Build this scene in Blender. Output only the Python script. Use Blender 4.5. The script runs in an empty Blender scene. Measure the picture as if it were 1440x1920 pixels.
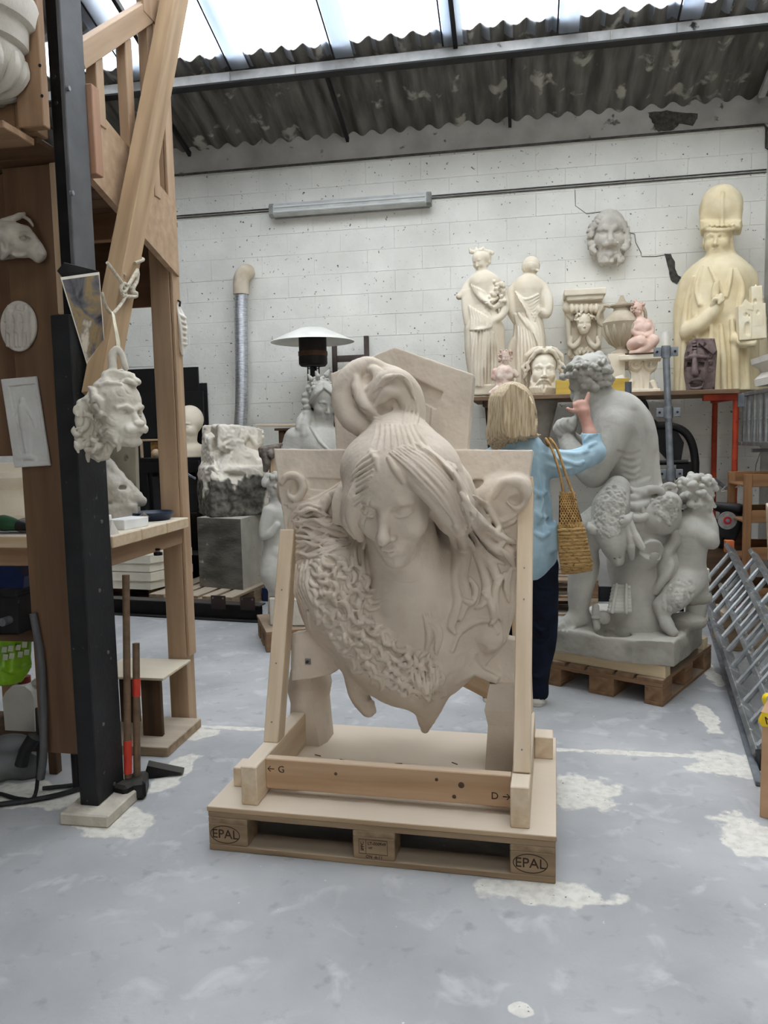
import bpy, bmesh, math, random
import numpy as np
from mathutils import Vector, Matrix, Euler

random.seed(7); np.random.seed(7)
SCN = bpy.context.scene
COL = SCN.collection
# ------------------------------------------------------------------ camera
CAM_H, YAW, PIT, ROL, FPX = 1.445, .17844, .09618, .02176, 1459.0
_F = Vector((-math.sin(YAW)*math.cos(PIT), math.cos(YAW)*math.cos(PIT), -math.sin(PIT)))
_r0 = Vector((math.cos(YAW), math.sin(YAW), 0)); _u0 = _r0.cross(_F)
_R = math.cos(ROL)*_r0 - math.sin(ROL)*_u0
_U = math.cos(ROL)*_u0 + math.sin(ROL)*_r0
cam_data = bpy.data.cameras.new('camera'); cam = bpy.data.objects.new('camera', cam_data); COL.objects.link(cam)
cam_data.sensor_fit = 'HORIZONTAL'; cam_data.sensor_width = 36; cam_data.lens = 36*FPX/1440
cam_data.clip_start = .05; cam_data.clip_end = 100
M = Matrix(((_R.x, _U.x, -_F.x, 0), (_R.y, _U.y, -_F.y, 0), (_R.z, _U.z, -_F.z, CAM_H), (0, 0, 0, 1)))
cam.matrix_world = M
SCN.camera = cam
# ------------------------------------------------------------------ sky, exposure
world = bpy.data.worlds.new('overcast_sky'); SCN.world = world; world.use_nodes = True
bg = world.node_tree.nodes['Background']; bg.inputs[0].default_value = (1, .99, .97, 1); bg.inputs[1].default_value = 7.8
SCN.view_settings.view_transform = 'Standard'; SCN.view_settings.look = 'None'
SCN.view_settings.gamma = 1; SCN.view_settings.use_curve_mapping = False
SCN.view_settings.exposure = 0.0
SCN.cycles.max_bounces = 8; SCN.cycles.diffuse_bounces = 4; SCN.cycles.transparent_max_bounces = 12
SCN.cycles.sample_clamp_indirect = 6

# ------------------------------------------------------------------ where a pixel of the photograph lies in the room
Fv, Rv, Uv = (np.array(v) for v in (_F, _R, _U)); C0 = np.array([0, 0, CAM_H])
def ray(x, y): return Fv*FPX + Rv*(x-720) + Uv*(960-y)
def PY(x, y, Y): d = ray(x, y); return C0 + d*(Y/d[1])
def PX(x, y, X): d = ray(x, y); return C0 + d*(X/d[0])
def PZ(x, y, z=0.): d = ray(x, y); return C0 + d*((z-CAM_H)/d[2])
def pxm(P): return FPX/float((np.asarray(P)-C0) @ Fv)

# ------------------------------------------------------------------ materials
def lin(c):
    return tuple(((v/255)/12.92 if v/255 <= .04045 else ((v/255+.055)/1.055)**2.4) for v in c) + (1,)
MATS = {}
def mat(name, c1, c2=None, rough=.8, scale=6, bump=.15, bscale=45, metal=0, stretch=None, coord='Object',
        speck=None, detail=5, contrast=(.35, .65), dust=None, spec=.3):
    """procedural material: two tones mixed by noise, optional specks and upward dust, fine relief"""
    if name in MATS: return MATS[name]
    m = bpy.data.materials.new(name); m.use_nodes = True; MATS[name] = m
    nt = m.node_tree; N = nt.nodes; L = nt.links; b = N['Principled BSDF']
    b.inputs['Roughness'].default_value = rough; b.inputs['Metallic'].default_value = metal
    b.inputs['Specular IOR Level'].default_value = spec
    if coord == 'World': src = N.new('ShaderNodeNewGeometry').outputs['Position']
    else: src = N.new('ShaderNodeTexCoord').outputs[coord]
    if stretch:
        mp = N.new('ShaderNodeMapping'); L.new(src, mp.inputs[0]); mp.inputs['Scale'].default_value = stretch; vec = mp.outputs[0]
    else: vec = src
    n = N.new('ShaderNodeTexNoise'); L.new(vec, n.inputs['Vector']); n.inputs['Scale'].default_value = scale; n.inputs['Detail'].default_value = detail
    r = N.new('ShaderNodeMapRange'); L.new(n.outputs[0], r.inputs[0]); r.inputs[1].default_value, r.inputs[2].default_value = contrast
    mx = N.new('ShaderNodeMix'); mx.data_type = 'RGBA'; L.new(r.outputs[0], mx.inputs[0])
    mx.inputs[6].default_value = lin(c1); mx.inputs[7].default_value = lin(c2 or c1)
    out = mx.outputs[2]
    if speck:
        col, sc, th = speck
        n2 = N.new('ShaderNodeTexNoise'); L.new(src, n2.inputs['Vector']); n2.inputs['Scale'].default_value = sc; n2.inputs['Detail'].default_value = 4
        r2 = N.new('ShaderNodeMapRange'); L.new(n2.outputs[0], r2.inputs[0]); r2.inputs[1].default_value, r2.inputs[2].default_value = th, th+.06
        m2 = N.new('ShaderNodeMix'); m2.data_type = 'RGBA'; L.new(r2.outputs[0], m2.inputs[0]); L.new(out, m2.inputs[6]); m2.inputs[7].default_value = lin(col)
        out = m2.outputs[2]
    if dust:
        col, amt = dust
        g = N.new('ShaderNodeNewGeometry'); sp = N.new('ShaderNodeSeparateXYZ'); L.new(g.outputs['Normal'], sp.inputs[0])
        r3 = N.new('ShaderNodeMapRange'); L.new(sp.outputs[2], r3.inputs[0]); r3.inputs[1].default_value = .55; r3.inputs[2].default_value = .95; r3.inputs[4].default_value = amt
        m3 = N.new('ShaderNodeMix'); m3.data_type = 'RGBA'; L.new(r3.outputs[0], m3.inputs[0]); L.new(out, m3.inputs[6]); m3.inputs[7].default_value = lin(col)
        out = m3.outputs[2]
    L.new(out, b.inputs['Base Color'])
    if bump:
        n3 = N.new('ShaderNodeTexNoise'); L.new(vec, n3.inputs['Vector']); n3.inputs['Scale'].default_value = bscale; n3.inputs['Detail'].default_value = 4
        bp = N.new('ShaderNodeBump'); bp.inputs['Strength'].default_value = bump; bp.inputs['Distance'].default_value = .01
        L.new(n3.outputs[0], bp.inputs['Height']); L.new(bp.outputs[0], b.inputs['Normal'])
    return m
def wood(name, c1, c2, rough=.7, bump=.12, dust=None):
    return mat(name, c1, c2, rough, scale=1.0, bump=bump, bscale=2.2, stretch=(1.6, 22, 22), contrast=(.3, .7), dust=dust)

# ------------------------------------------------------------------ object helpers (all authored in world or FR space)
PM = {}
FR = Matrix.Identity(4)
def frame(loc=(0, 0, 0), rz=0.):
    global FR
    FR = Matrix.Translation(loc) @ Matrix.Rotation(rz, 4, 'Z'); return FR
def tag(o, label=None, cat=None, group=None, kind=None):
    if label: o['label'] = label
    if cat: o['category'] = cat
    if group: o['group'] = group
    if kind: o['kind'] = kind
    return o
def place(o, Mw, parent=None):
    COL.objects.link(o); PM[o] = Mw
    if parent is not None:
        o.parent = parent; o.matrix_parent_inverse = PM[parent].inverted()
    o.matrix_basis = Mw
    return o
def thing(name, label, cat, loc=(0, 0, 0), rz=0., group=None):
    o = bpy.data.objects.new(name, None); o.empty_display_size = .1
    place(o, FR @ Matrix.Translation(loc) @ Matrix.Rotation(rz, 4, 'Z'))
    return tag(o, label, cat, group)
def rotm(rot):
    if rot is None: return Matrix.Identity(4)
    if isinstance(rot, Matrix): return rot.to_4x4()
    return Euler([math.radians(a) for a in rot], 'XYZ').to_matrix().to_4x4()
def shade(me, ang=35):
    me.polygons.foreach_set('use_smooth', [True]*len(me.polygons))
    me.set_sharp_from_angle(angle=math.radians(ang))
def raw(name, v, f, m, parent=None, loc=(0, 0, 0), rot=None, smooth=None):
    me = bpy.data.meshes.new(name); me.from_pydata([tuple(p) for p in v], [], f); me.materials.append(m)
    if smooth: shade(me, smooth)
    return place(bpy.data.objects.new(name, me), FR @ Matrix.Translation(loc) @ rotm(rot), parent)
_boxes = {}
def box(name, c, size, m, parent=None, rot=None, b=.003):
    key = (tuple(round(s, 4) for s in size), b, m.name)
    me = _boxes.get(key)
    if me is None:
        bm = bmesh.new(); bmesh.ops.create_cube(bm, size=1); bmesh.ops.scale(bm, vec=size, verts=bm.verts)
        if b: bmesh.ops.bevel(bm, geom=bm.edges[:], offset=min(b, min(size)*.3), segments=1, affect='EDGES', profile=.5)
        me = bpy.data.meshes.new(name); bm.to_mesh(me); bm.free(); me.materials.append(m); _boxes[key] = me
    return place(bpy.data.objects.new(name, me), FR @ Matrix.Translation(c) @ rotm(rot), parent)
def span(name, lo, hi, m, parent=None, b=.003):
    """box from its lowest to its highest corner; the grain axis (local x) follows the longest side"""
    lo, hi = np.minimum(lo, hi), np.maximum(lo, hi); c = (lo+hi)/2; s = hi-lo; k = int(np.argmax(s))
    if k == 0: return box(name, c, tuple(s), m, parent, None, b)
    if k == 1: return box(name, c, (s[1], s[0], s[2]), m, parent, (0, 0, 90), b)
    return box(name, c, (s[2], s[1], s[0]), m, parent, (0, 90, 0), b)
def beam(name, p0, p1, w, h, m, parent=None, up=(0, 0, 1), b=.003):
    """bar from p0 to p1, w wide across, h high along 'up'"""
    p0, p1 = Vector(p0), Vector(p1); x = (p1-p0); L = x.length; x.normalize()
    u = Vector(up); u = u - u.dot(x)*x
    if u.length < 1e-4: u = Vector((1, 0, 0)) - x.x*x
    u.normalize(); y = u.cross(x)
    R = Matrix((x, y, u)).transposed()
    return box(name, (p0+p1)/2, (L, w, h), m, parent, R, b)
def ring_mesh(rings, closed=False, cap=True):
    n = len(rings[0]); v = [tuple(p) for r in rings for p in r]; f = []
    K = len(rings)
    for i in range(K if closed else K-1):
        a, b2 = i*n, ((i+1) % K)*n
        for j in range(n):
            f.append((a+j, a+(j+1) % n, b2+(j+1) % n, b2+j))
    if cap and not closed:
        f.append(tuple(reversed(range(n)))); f.append(tuple(range((K-1)*n, K*n)))
    return v, f
def tube(name, pts, r, m, parent=None, seg=8, closed=False, smooth=40, flat=1.0, sub=0):
    pts = [np.array(p, float) for p in pts]
    if sub: pts = catmull(pts, sub)
    n = len(pts); rs = r if hasattr(r, '__len__') else [r]*n
    if len(rs) != n: rs = np.interp(np.linspace(0, 1, n), np.linspace(0, 1, len(rs)), rs)
    c = np.mean(pts, 0); rings = []; nrm = None
    for i in range(n):
        t = pts[(i+1) % n if closed else min(i+1, n-1)] - pts[(i-1) % n if closed else max(i-1, 0)]; t = t/(np.linalg.norm(t)+1e-9)
        if nrm is None:
            a = np.array([0, 0, 1.]) if abs(t[2]) < .8 else np.array([1., 0, 0]); nrm = np.cross(t, a)
        nrm = nrm - t*(nrm @ t); nrm /= np.linalg.norm(nrm)+1e-9; bi = np.cross(t, nrm)
        rings.append([pts[i]-c + rs[i]*(math.cos(2*math.pi*k/seg)*nrm + flat*math.sin(2*math.pi*k/seg)*bi) for k in range(seg)])
    v, f = ring_mesh(rings, closed)
    return raw(name, v, f, m, parent, c, None, smooth)
def cyl(name, p0, p1, r0, m, parent=None, r1=None, seg=16):
    return tube(name, [p0, p1], [r0, r0 if r1 is None else r1], m, parent, seg)
def lathe(name, prof, m, parent=None, loc=(0, 0, 0), seg=32, rot=None, smooth=40):
    rings = [[(r*math.cos(2*math.pi*k/seg), r*math.sin(2*math.pi*k/seg), z) for k in range(seg)] for r, z in prof]
    v, f = ring_mesh(rings)
    return raw(name, v, f, m, parent, loc, rot, smooth)
def prism(name, poly, y0, y1, m, parent=None, loc=(0, 0, 0), rot=None, smooth=None):
    """outline in x,z pushed through from y0 to y1"""
    n = len(poly); v = [(x, y0, z) for x, z in poly] + [(x, y1, z) for x, z in poly]
    area = sum(poly[i][0]*poly[(i+1) % n][1]-poly[(i+1) % n][0]*poly[i][1] for i in range(n))
    o = list(range(n)) if area > 0 else list(reversed(range(n)))
    f = [tuple(o), tuple(n+i for i in reversed(o))]
    for k in range(n):
        a, b = o[k], o[(k+1) % n]; f.append((b, a, n+a, n+b))
    return raw(name, v, f, m, parent, loc, rot, smooth)
def catmull(pts, sub):
    pts = [np.asarray(p, float) for p in pts]; P = [2*pts[0]-pts[1]] + pts + [2*pts[-1]-pts[-2]]; out = []
    for i in range(1, len(P)-2):
        for t in np.arange(sub)/sub:
            a, b, c, d = P[i-1:i+3]
            out.append(.5*(2*b+(c-a)*t+(2*a-5*b+4*c-d)*t*t+(3*b-a-3*c+d)*t**3))
    out.append(P[-2]); return out
_fonts = {}
def lettering(name, text, size, m, parent, Mloc, extrude=.0006):
    """flat print: text as thin mesh letters lying in the local x,y plane of Mloc, centred"""
    cu = bpy.data.curves.new(name, 'FONT'); cu.body = text; cu.size = size; cu.align_x = 'CENTER'; cu.align_y = 'CENTER'; cu.extrude = extrude
    cu.resolution_u = 3
    tmp = bpy.data.objects.new('tmp', cu); me = bpy.data.meshes.new_from_object(tmp); bpy.data.objects.remove(tmp)
    me.materials.clear(); me.materials.append(m); me.name = name
    return place(bpy.data.objects.new(name, me), FR @ Mloc, parent)

# ------------------------------------------------------------------ noise on points
def _hash(i, j, k, seed):
    n = (i*374761393 + j*668265263 + k*2147483647 + seed*974634777).astype(np.int64)
    n = (n ^ (n >> 13))*1274126177; n = n ^ (n >> 16)
    return (n & 0xffff).astype(np.float32)/32767.5 - 1
def vnoise(p, seed=0):
    p = np.asarray(p, np.float32); i = np.floor(p).astype(np.int64); f = p-i; f = f*f*(3-2*f); out = 0
    for a in (0, 1):
        for b in (0, 1):
            for c in (0, 1):
                w = (f[:, 0] if a else 1-f[:, 0])*(f[:, 1] if b else 1-f[:, 1])*(f[:, 2] if c else 1-f[:, 2])
                out = out + w*_hash(i[:, 0]+a, i[:, 1]+b, i[:, 2]+c, seed)
    return out
def fbm(p, s, oct=3, seed=0):
    p = np.asarray(p)*s; o = 0; a = 1
    for k in range(oct): o = o + a*vnoise(p*2**k, seed+k); a *= .5
    return o
def ridge(p, s, seed=0):
    w = np.stack([fbm(p, s*.6, 2, seed+11+i) for i in range(3)], 1)*.35/s
    return 1-2*np.abs(vnoise((p+w)*s, seed))

# ------------------------------------------------------------------ sculpting: distance fields meshed with surface nets
def Rx(a): a = math.radians(a); return np.array([[1, 0, 0], [0, math.cos(a), -math.sin(a)], [0, math.sin(a), math.cos(a)]])
def Ry(a): a = math.radians(a); return np.array([[math.cos(a), 0, math.sin(a)], [0, 1, 0], [-math.sin(a), 0, math.cos(a)]])
def Rz(a): a = math.radians(a); return np.array([[math.cos(a), -math.sin(a), 0], [math.sin(a), math.cos(a), 0], [0, 0, 1]])
QUAL = 1.0
class Sculpt:
    """points are (photo x, photo y, d): d is the distance towards the viewer from the anchor plane; x, y, d and radii in
    photograph pixels at the anchor's distance. Everything becomes real metres in the sculpture's own frame."""
    def __init__(s, O, box, cell=.006, yaw=None, lean=0., zmin=None):
        s.O = np.asarray(O, float); s.px = pxm(s.O)
        if yaw is None: yaw = math.degrees(math.atan2(-s.O[0], s.O[1]))
        s.R = Rz(yaw) @ Rx(lean); s.zmin = zmin
        x0, y0, x1, y1, d0, d1 = box; h = s.h = cell*QUAL
        cs = np.array([s.q((x, y, d)) for x in (x0, x1) for y in (y0, y1) for d in (d0, d1)])
        s.lo = cs.min(0)-2*h; n = np.ceil((cs.max(0)+2*h-s.lo)/h).astype(int)+1
        s.n = n; s.f = np.full(n, .3, np.float32)
        s.ax = [(s.lo[i]+h*np.arange(n[i])).astype(np.float32) for i in range(3)]
    def q(s, p):
        if len(p) == 2: p = (p[0], p[1], 0)
        d = s.R.T @ ray(p[0], p[1]); c = s.R.T @ (C0-s.O); t = (-p[2]/s.px - c[1])/d[1]
        return c+d*t
    def _win(s, lo, hi):
        a = np.maximum(np.floor((np.asarray(lo)-s.lo)/s.h).astype(int), 0); b = np.minimum(np.ceil((np.asarray(hi)-s.lo)/s.h).astype(int)+1, s.n)
        return None if (b <= a).any() else tuple(slice(i, j) for i, j in zip(a, b))
    def _xyz(s, w):
        return s.ax[0][w[0]][:, None, None], s.ax[1][w[1]][None, :, None], s.ax[2][w[2]][None, None, :]
    def _mix(s, w, d, k, cut):
        v = s.f[w]
        if cut:
            if k > 0:
                hh = np.clip(.5-.5*(v+d)/k, 0, 1); s.f[w] = v+(-d-v)*hh + k*hh*(1-hh)
            else: s.f[w] = np.maximum(v, -d)
        else:
            if k > 0:
                hh = np.clip(.5+.5*(d-v)/k, 0, 1); s.f[w] = d+(v-d)*hh - k*hh*(1-hh)
            else: s.f[w] = np.minimum(v, d)
    @staticmethod
    def _capd(X, Y, Z, a, b, ra, rb, flat=None):
        ba = b-a; L = float(ba @ ba)+1e-12
        px, py, pz = X-a[0], Y-a[1], Z-a[2]
        t = np.clip((px*ba[0]+py*ba[1]+pz*ba[2])/L, 0, 1)
        return np.sqrt((px-ba[0]*t)**2+(py-ba[1]*t)**2+(pz-ba[2]*t)**2)-(ra+(rb-ra)*t)
    # metric primitives
    def mtube(s, P, rs, k=0., cut=False):
        P = [np.asarray(p, float) for p in P]; rm = max(rs)+k+2*s.h
        A = np.array(P); w = s._win(A.min(0)-rm, A.max(0)+rm)
        if w is None: return
        D = np.full([x.stop-x.start for x in w], 1., np.float32)
        for i in range(len(P)-1):
            m = max(rs[i], rs[i+1])+k+2*s.h
            w2 = s._win(np.minimum(P[i], P[i+1])-m, np.maximum(P[i], P[i+1])+m)
            if w2 is None: continue
            sub = tuple(slice(b.start-a.start, b.stop-a.start) for a, b in zip(w, w2))
            D[sub] = np.minimum(D[sub], s._capd(*s._xyz(w2), P[i], P[i+1], rs[i], rs[i+1]))
        s._mix(w, D, k, cut)
    def mell(s, c, r, R=None, k=0., cut=False):
        c = np.asarray(c, float); r = np.asarray(r, float); R = np.eye(3) if R is None else R
        e = np.sqrt(((R*r)**2).sum(1))+k+2*s.h; w = s._win(c-e, c+e)
        if w is None: return
        X, Y, Z = s._xyz(w); X, Y, Z = X-c[0], Y-c[1], Z-c[2]
        a = [(R[0, i]*X+R[1, i]*Y+R[2, i]*Z)/r[i] for i in range(3)]
        k0 = np.sqrt(a[0]**2+a[1]**2+a[2]**2); k1 = np.sqrt((a[0]/r[0])**2+(a[1]/r[1])**2+(a[2]/r[2])**2)+1e-6
        s._mix(w, k0*(k0-1)/k1, k, cut)
    def mbox(s, c, hs, R=None, rnd=0., k=0., cut=False):
        c = np.asarray(c, float); hs = np.asarray(hs, float); R = np.eye(3) if R is None else R
        e = np.sqrt(((R*hs)**2).sum(1))*1.05+k+2*s.h; w = s._win(c-e, c+e)
        if w is None: return
        X, Y, Z = s._xyz(w); X, Y, Z = X-c[0], Y-c[1], Z-c[2]
        q = [np.abs(R[0, i]*X+R[1, i]*Y+R[2, i]*Z)-hs[i]+rnd for i in range(3)]
        o = np.sqrt(sum(np.maximum(v, 0)**2 for v in q)); d = o+np.minimum(np.maximum(q[0], np.maximum(q[1], q[2])), 0)-rnd
        s._mix(w, d.astype(np.float32), k, cut)
    # photograph-unit primitives
    def cap(s, a, b, ra, rb=None, k=6, cut=False):
        s.mtube([s.q(a), s.q(b)], [ra/s.px, (ra if rb is None else rb)/s.px], k/s.px, cut)
    def tube(s, P, r, k=4, sub=5, cut=False):
        P = catmull([s.q(p) for p in P], sub); r = r if hasattr(r, '__len__') else [r]
        rs = np.interp(np.linspace(0, 1, len(P)), np.linspace(0, 1, len(r)), r)/s.px
        s.mtube(P, list(rs), k/s.px, cut)
    def ell(s, c, r, rot=(0, 0, 0), k=6, cut=False):
        """r = (across, deep, high); rot = (pitch, roll in the picture, yaw) degrees"""
        s.mell(s.q(c), np.array(r)/s.px, Rz(rot[2]) @ Ry(rot[1]) @ Rx(rot[0]), k/s.px, cut)
    def bx(s, c, hs, rot=(0, 0, 0), rnd=2, k=2, cut=False):
        s.mbox(s.q(c), np.array(hs)/s.px, Rz(rot[2]) @ Ry(rot[1]) @ Rx(rot[0]), rnd/s.px, k/s.px, cut)
    def poly(s, pts, d0, d1, k=2, cut=False, bend=0., rnd=0.):
        """outline drawn on the photograph, thick from d0 (back) to d1 (front); bend brings the sides forward"""
        P = np.array([s.q((x, y, d1)) for x, y in pts])[:, (0, 2)]; m = (k+4)/s.px+2*s.h
        y0, y1 = -d1/s.px, -d0/s.px
        lo = np.array([P[:, 0].min(), y0-abs(bend), P[:, 1].min()])-m; hi = np.array([P[:, 0].max(), y1+abs(bend), P[:, 1].max()])+m
        w = s._win(lo, hi)
        if w is None: return
        x = s.ax[0][w[0]][:, None]; z = s.ax[2][w[2]][None, :]
        dd = np.full((x.shape[0], z.shape[1]), 1e9, np.float32); sg = np.ones_like(dd); n = len(P)
        for i in range(n):
            ax, az = P[i]; bx_, bz = P[(i+1) % n]; ex, ez = bx_-ax, bz-az; wx, wz = x-ax, z-az
            t = np.clip((wx*ex+wz*ez)/(ex*ex+ez*ez+1e-12), 0, 1)
            dd = np.minimum(dd, (wx-ex*t)**2+(wz-ez*t)**2)
            c1 = z >= az; c2 = z < bz; c3 = ex*wz > ez*wx
            sg = np.where((c1 & c2 & c3) | (~c1 & ~c2 & ~c3), -sg, sg)
        d2 = (sg*np.sqrt(dd))[:, None, :]
        yc, hy = (y0+y1)/2, (y1-y0)/2; xm = P[:, 0].mean(); xh = (P[:, 0].max()-P[:, 0].min())/2
        Y = s.ax[1][w[1]][None, :, None]; Yo = yc - bend*((x[:, :, None]-xm)/xh)**2
        dy = np.abs(Y-Yo)-hy
        rr = rnd/s.px
        d = np.minimum(np.maximum(d2+rr, dy+rr), 0)+np.sqrt(np.maximum(d2+rr, 0)**2+np.maximum(dy+rr, 0)**2)-rr
        s._mix(w, d.astype(np.float32), k/s.px, cut)
    # surface following
    def front(s, x, y, d=None):
        d0 = 0. if d is None else d; ok = False
        for _ in range(3):
            p = s.q((x, y, d0)); i = int(round((p[0]-s.lo[0])/s.h)); j = int(round((p[2]-s.lo[2])/s.h))
            if not (0 <= i < s.n[0] and 0 <= j < s.n[2]): return None
            c = s.f[i, :, j]; a = np.argmax(c < 0)
            if c[a] >= 0: return None
            t = 0 if a == 0 else c[a-1]/(c[a-1]-c[a]+1e-9)
            yy = s.ax[1][max(a-1, 0)]+t*s.h; d0 = -yy*s.px
        return d0
    def snap(s, P, lift=0., sub=4):
        P = catmull([np.array(p[:2], float) for p in P], sub); ds = [s.front(p[0], p[1]) for p in P]
        ok = [i for i, d in enumerate(ds) if d is not None]
        if not ok: return None
        ds = np.interp(range(len(P)), ok, [ds[i] for i in ok])
        if len(ds) > 4: ds = np.convolve(np.pad(ds, 1, 'edge'), [.25, .5, .25], 'valid')
        return [(p[0], p[1], d+lift) for p, d in zip(P, ds)]
    def lock(s, P, r, k=2, lift=0., sub=4, cut=False, force=False):
        """a strand laid over the surface already there"""
        Q = s.snap(P, lift, sub)
        if Q is None: return
        r = r if hasattr(r, '__len__') else [r]
        if not force and max(abs(Q[i+1][2]-Q[i][2]) for i in range(len(Q)-1)) > 5*max(r)+9: return
        rs = np.interp(np.linspace(0, 1, len(Q)), np.linspace(0, 1, len(r)), r)/s.px
        s.mtube([s.q(p) for p in Q], list(rs), k/s.px, cut)
    def tuft(s, P, width, n, r, k=2, lift=0., sub=4, taper=.35):
        """n strands side by side along a path, drawing together at its end"""
        P = np.array([p[:2] for p in P], float); T = np.gradient(P, axis=0); T /= np.linalg.norm(T, axis=1)[:, None]+1e-9
        Nn = np.stack([-T[:, 1], T[:, 0]], 1); w = np.linspace(1, taper, len(P))[:, None]
        for i in range(n):
            o = (i/(n-1)-.5 if n > 1 else 0)*width
            s.lock(P+Nn*o*w, [r*.45, r, r*.95, r*.25], k, lift+random.uniform(-.15, .3)*r, sub)
    def bumps(s, poly, n, r, k=2, lift=-.2, seed=1, stretch=1., gap=1.5):
        """small woolly curls scattered over a patch of the surface"""
        rg = random.Random(seed); xs = [p[0] for p in poly]; ys = [p[1] for p in poly]; done = []
        for _ in range(n*6):
            if len(done) >= n: break
            x, y = rg.uniform(min(xs), max(xs)), rg.uniform(min(ys), max(ys)); c = False
            for i in range(len(poly)):
                x0, y0 = poly[i]; x1, y1 = poly[i-1]
                if (y0 > y) != (y1 > y) and x < (x1-x0)*(y-y0)/(y1-y0)+x0: c = not c
            if not c or any((x-a)**2+(y-b)**2 < (gap*r)**2 for a, b in done): continue
            d = s.front(x, y)
            if d is None: continue
            done.append((x, y)); q = rg.uniform(.75, 1.25)*r
            s.ell((x, y, d+lift*r), (q, q, q*stretch), (0, rg.uniform(-40, 40), 0), k)
            if r > 3: s.ell((x+q*.2, y+q*.1, d+lift*r+q), (q*.35, q*.5, q*.3), k=q*.4, cut=True)
    def groove(s, P, r, k=1.5, lift=.3, sub=4): s.lock(P, [r*.4, r, r*.4], k, lift*r, sub, cut=True)
    def mesh(s, name, m, parent=None, disp=None, flatcut=True):
        f = s.f
        if s.zmin is not None: f = np.maximum(f, (s.zmin-s.ax[2])[None, None, :])
        v, q = surfnets(f, s.lo, s.h)
        if disp is not None:
            nr = normals(v, q); v = v + nr*disp(v, nr)[:, None].astype(np.float32)
            if s.zmin is not None: v[:, 2] = np.maximum(v[:, 2], s.zmin)
        me = bpy.data.meshes.new(name); me.vertices.add(len(v)); me.vertices.foreach_set('co', v.astype(np.float32).ravel())
        me.loops.add(4*len(q)); me.loops.foreach_set('vertex_index', q.astype(np.int32).ravel())
        me.polygons.add(len(q)); me.polygons.foreach_set('loop_start', np.arange(0, 4*len(q), 4, dtype=np.int32))
        me.polygons.foreach_set('use_smooth', np.ones(len(q), bool)); me.update(calc_edges=True); me.validate()
        me.materials.append(m)
        Mw = Matrix([list(s.R[i])+[s.O[i]] for i in range(3)]+[[0, 0, 0, 1]])
        s.f = None
        return place(bpy.data.objects.new(name, me), Mw, parent)
def normals(v, q):
    a = np.cross(v[q[:, 2]]-v[q[:, 0]], v[q[:, 3]]-v[q[:, 1]]); n = np.zeros_like(v)
    for c in range(4):
        for ax in range(3): n[:, ax] += np.bincount(q[:, c], a[:, ax], len(v))
    return n/(np.linalg.norm(n, axis=1)[:, None]+1e-12)
def surfnets(f, lo, h):
    f = np.ascontiguousarray(f); f[0] = f[-1] = .3; f[:, 0] = f[:, -1] = .3; f[:, :, -1] = .3
    f[:, :, 0] = np.maximum(f[:, :, 0], h*.5)
    g = f < 0; nx, ny, nz = f.shape
    cnt = np.zeros((nx-1, ny-1, nz-1), np.uint8)
    for a in (0, 1):
        for b in (0, 1):
            for c in (0, 1): cnt += g[a:nx-1+a, b:ny-1+b, c:nz-1+c]
    I = np.argwhere((cnt > 0) & (cnt < 8)); N = len(I)
    corners = [(a, b, c) for a in (0, 1) for b in (0, 1) for c in (0, 1)]
    val = np.stack([f[I[:, 0]+a, I[:, 1]+b, I[:, 2]+c] for a, b, c in corners], 1)
    acc = np.zeros((N, 3), np.float32); num = np.zeros(N, np.float32)
    for i, ca in enumerate(corners):
        for j, cb in enumerate(corners):
            if j > i and sum(abs(x-y) for x, y in zip(ca, cb)) == 1:
                va, vb = val[:, i], val[:, j]; mk = (va < 0) != (vb < 0); t = np.where(mk, va/np.where(mk, va-vb, 1), 0)
                for ax in range(3): acc[:, ax] += mk*(ca[ax]+t*(cb[ax]-ca[ax]))
                num += mk
    V = (I+acc/num[:, None])*h+lo
    ix = np.full(cnt.shape, -1, np.int32); ix[I[:, 0], I[:, 1], I[:, 2]] = np.arange(N)
    Q = []
    for ax in range(3):
        o = [(0, 0, 0)]*4; u, w = [(1, 2), (2, 0), (0, 1)][ax]
        a = [slice(1, -1)]*3; a[ax] = slice(0, -1); b = list(a); b[ax] = slice(1, None)
        g0, g1 = g[tuple(a)], g[tuple(b)]
        e = np.argwhere(g0 != g1); pos = e.copy(); pos[:, u] += 1; pos[:, w] += 1
        s0 = g[pos[:, 0], pos[:, 1], pos[:, 2]]
        def cell(du, dw):
            c = pos.copy(); c[:, u] -= du; c[:, w] -= dw; return ix[c[:, 0], c[:, 1], c[:, 2]]
        qd = np.stack([cell(1, 1), cell(0, 1), cell(0, 0), cell(1, 0)], 1)
        qd[~s0] = qd[~s0][:, ::-1]; Q.append(qd)
    Q = np.concatenate(Q); Q = Q[(Q >= 0).all(1)]
    return V, Q

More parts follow.
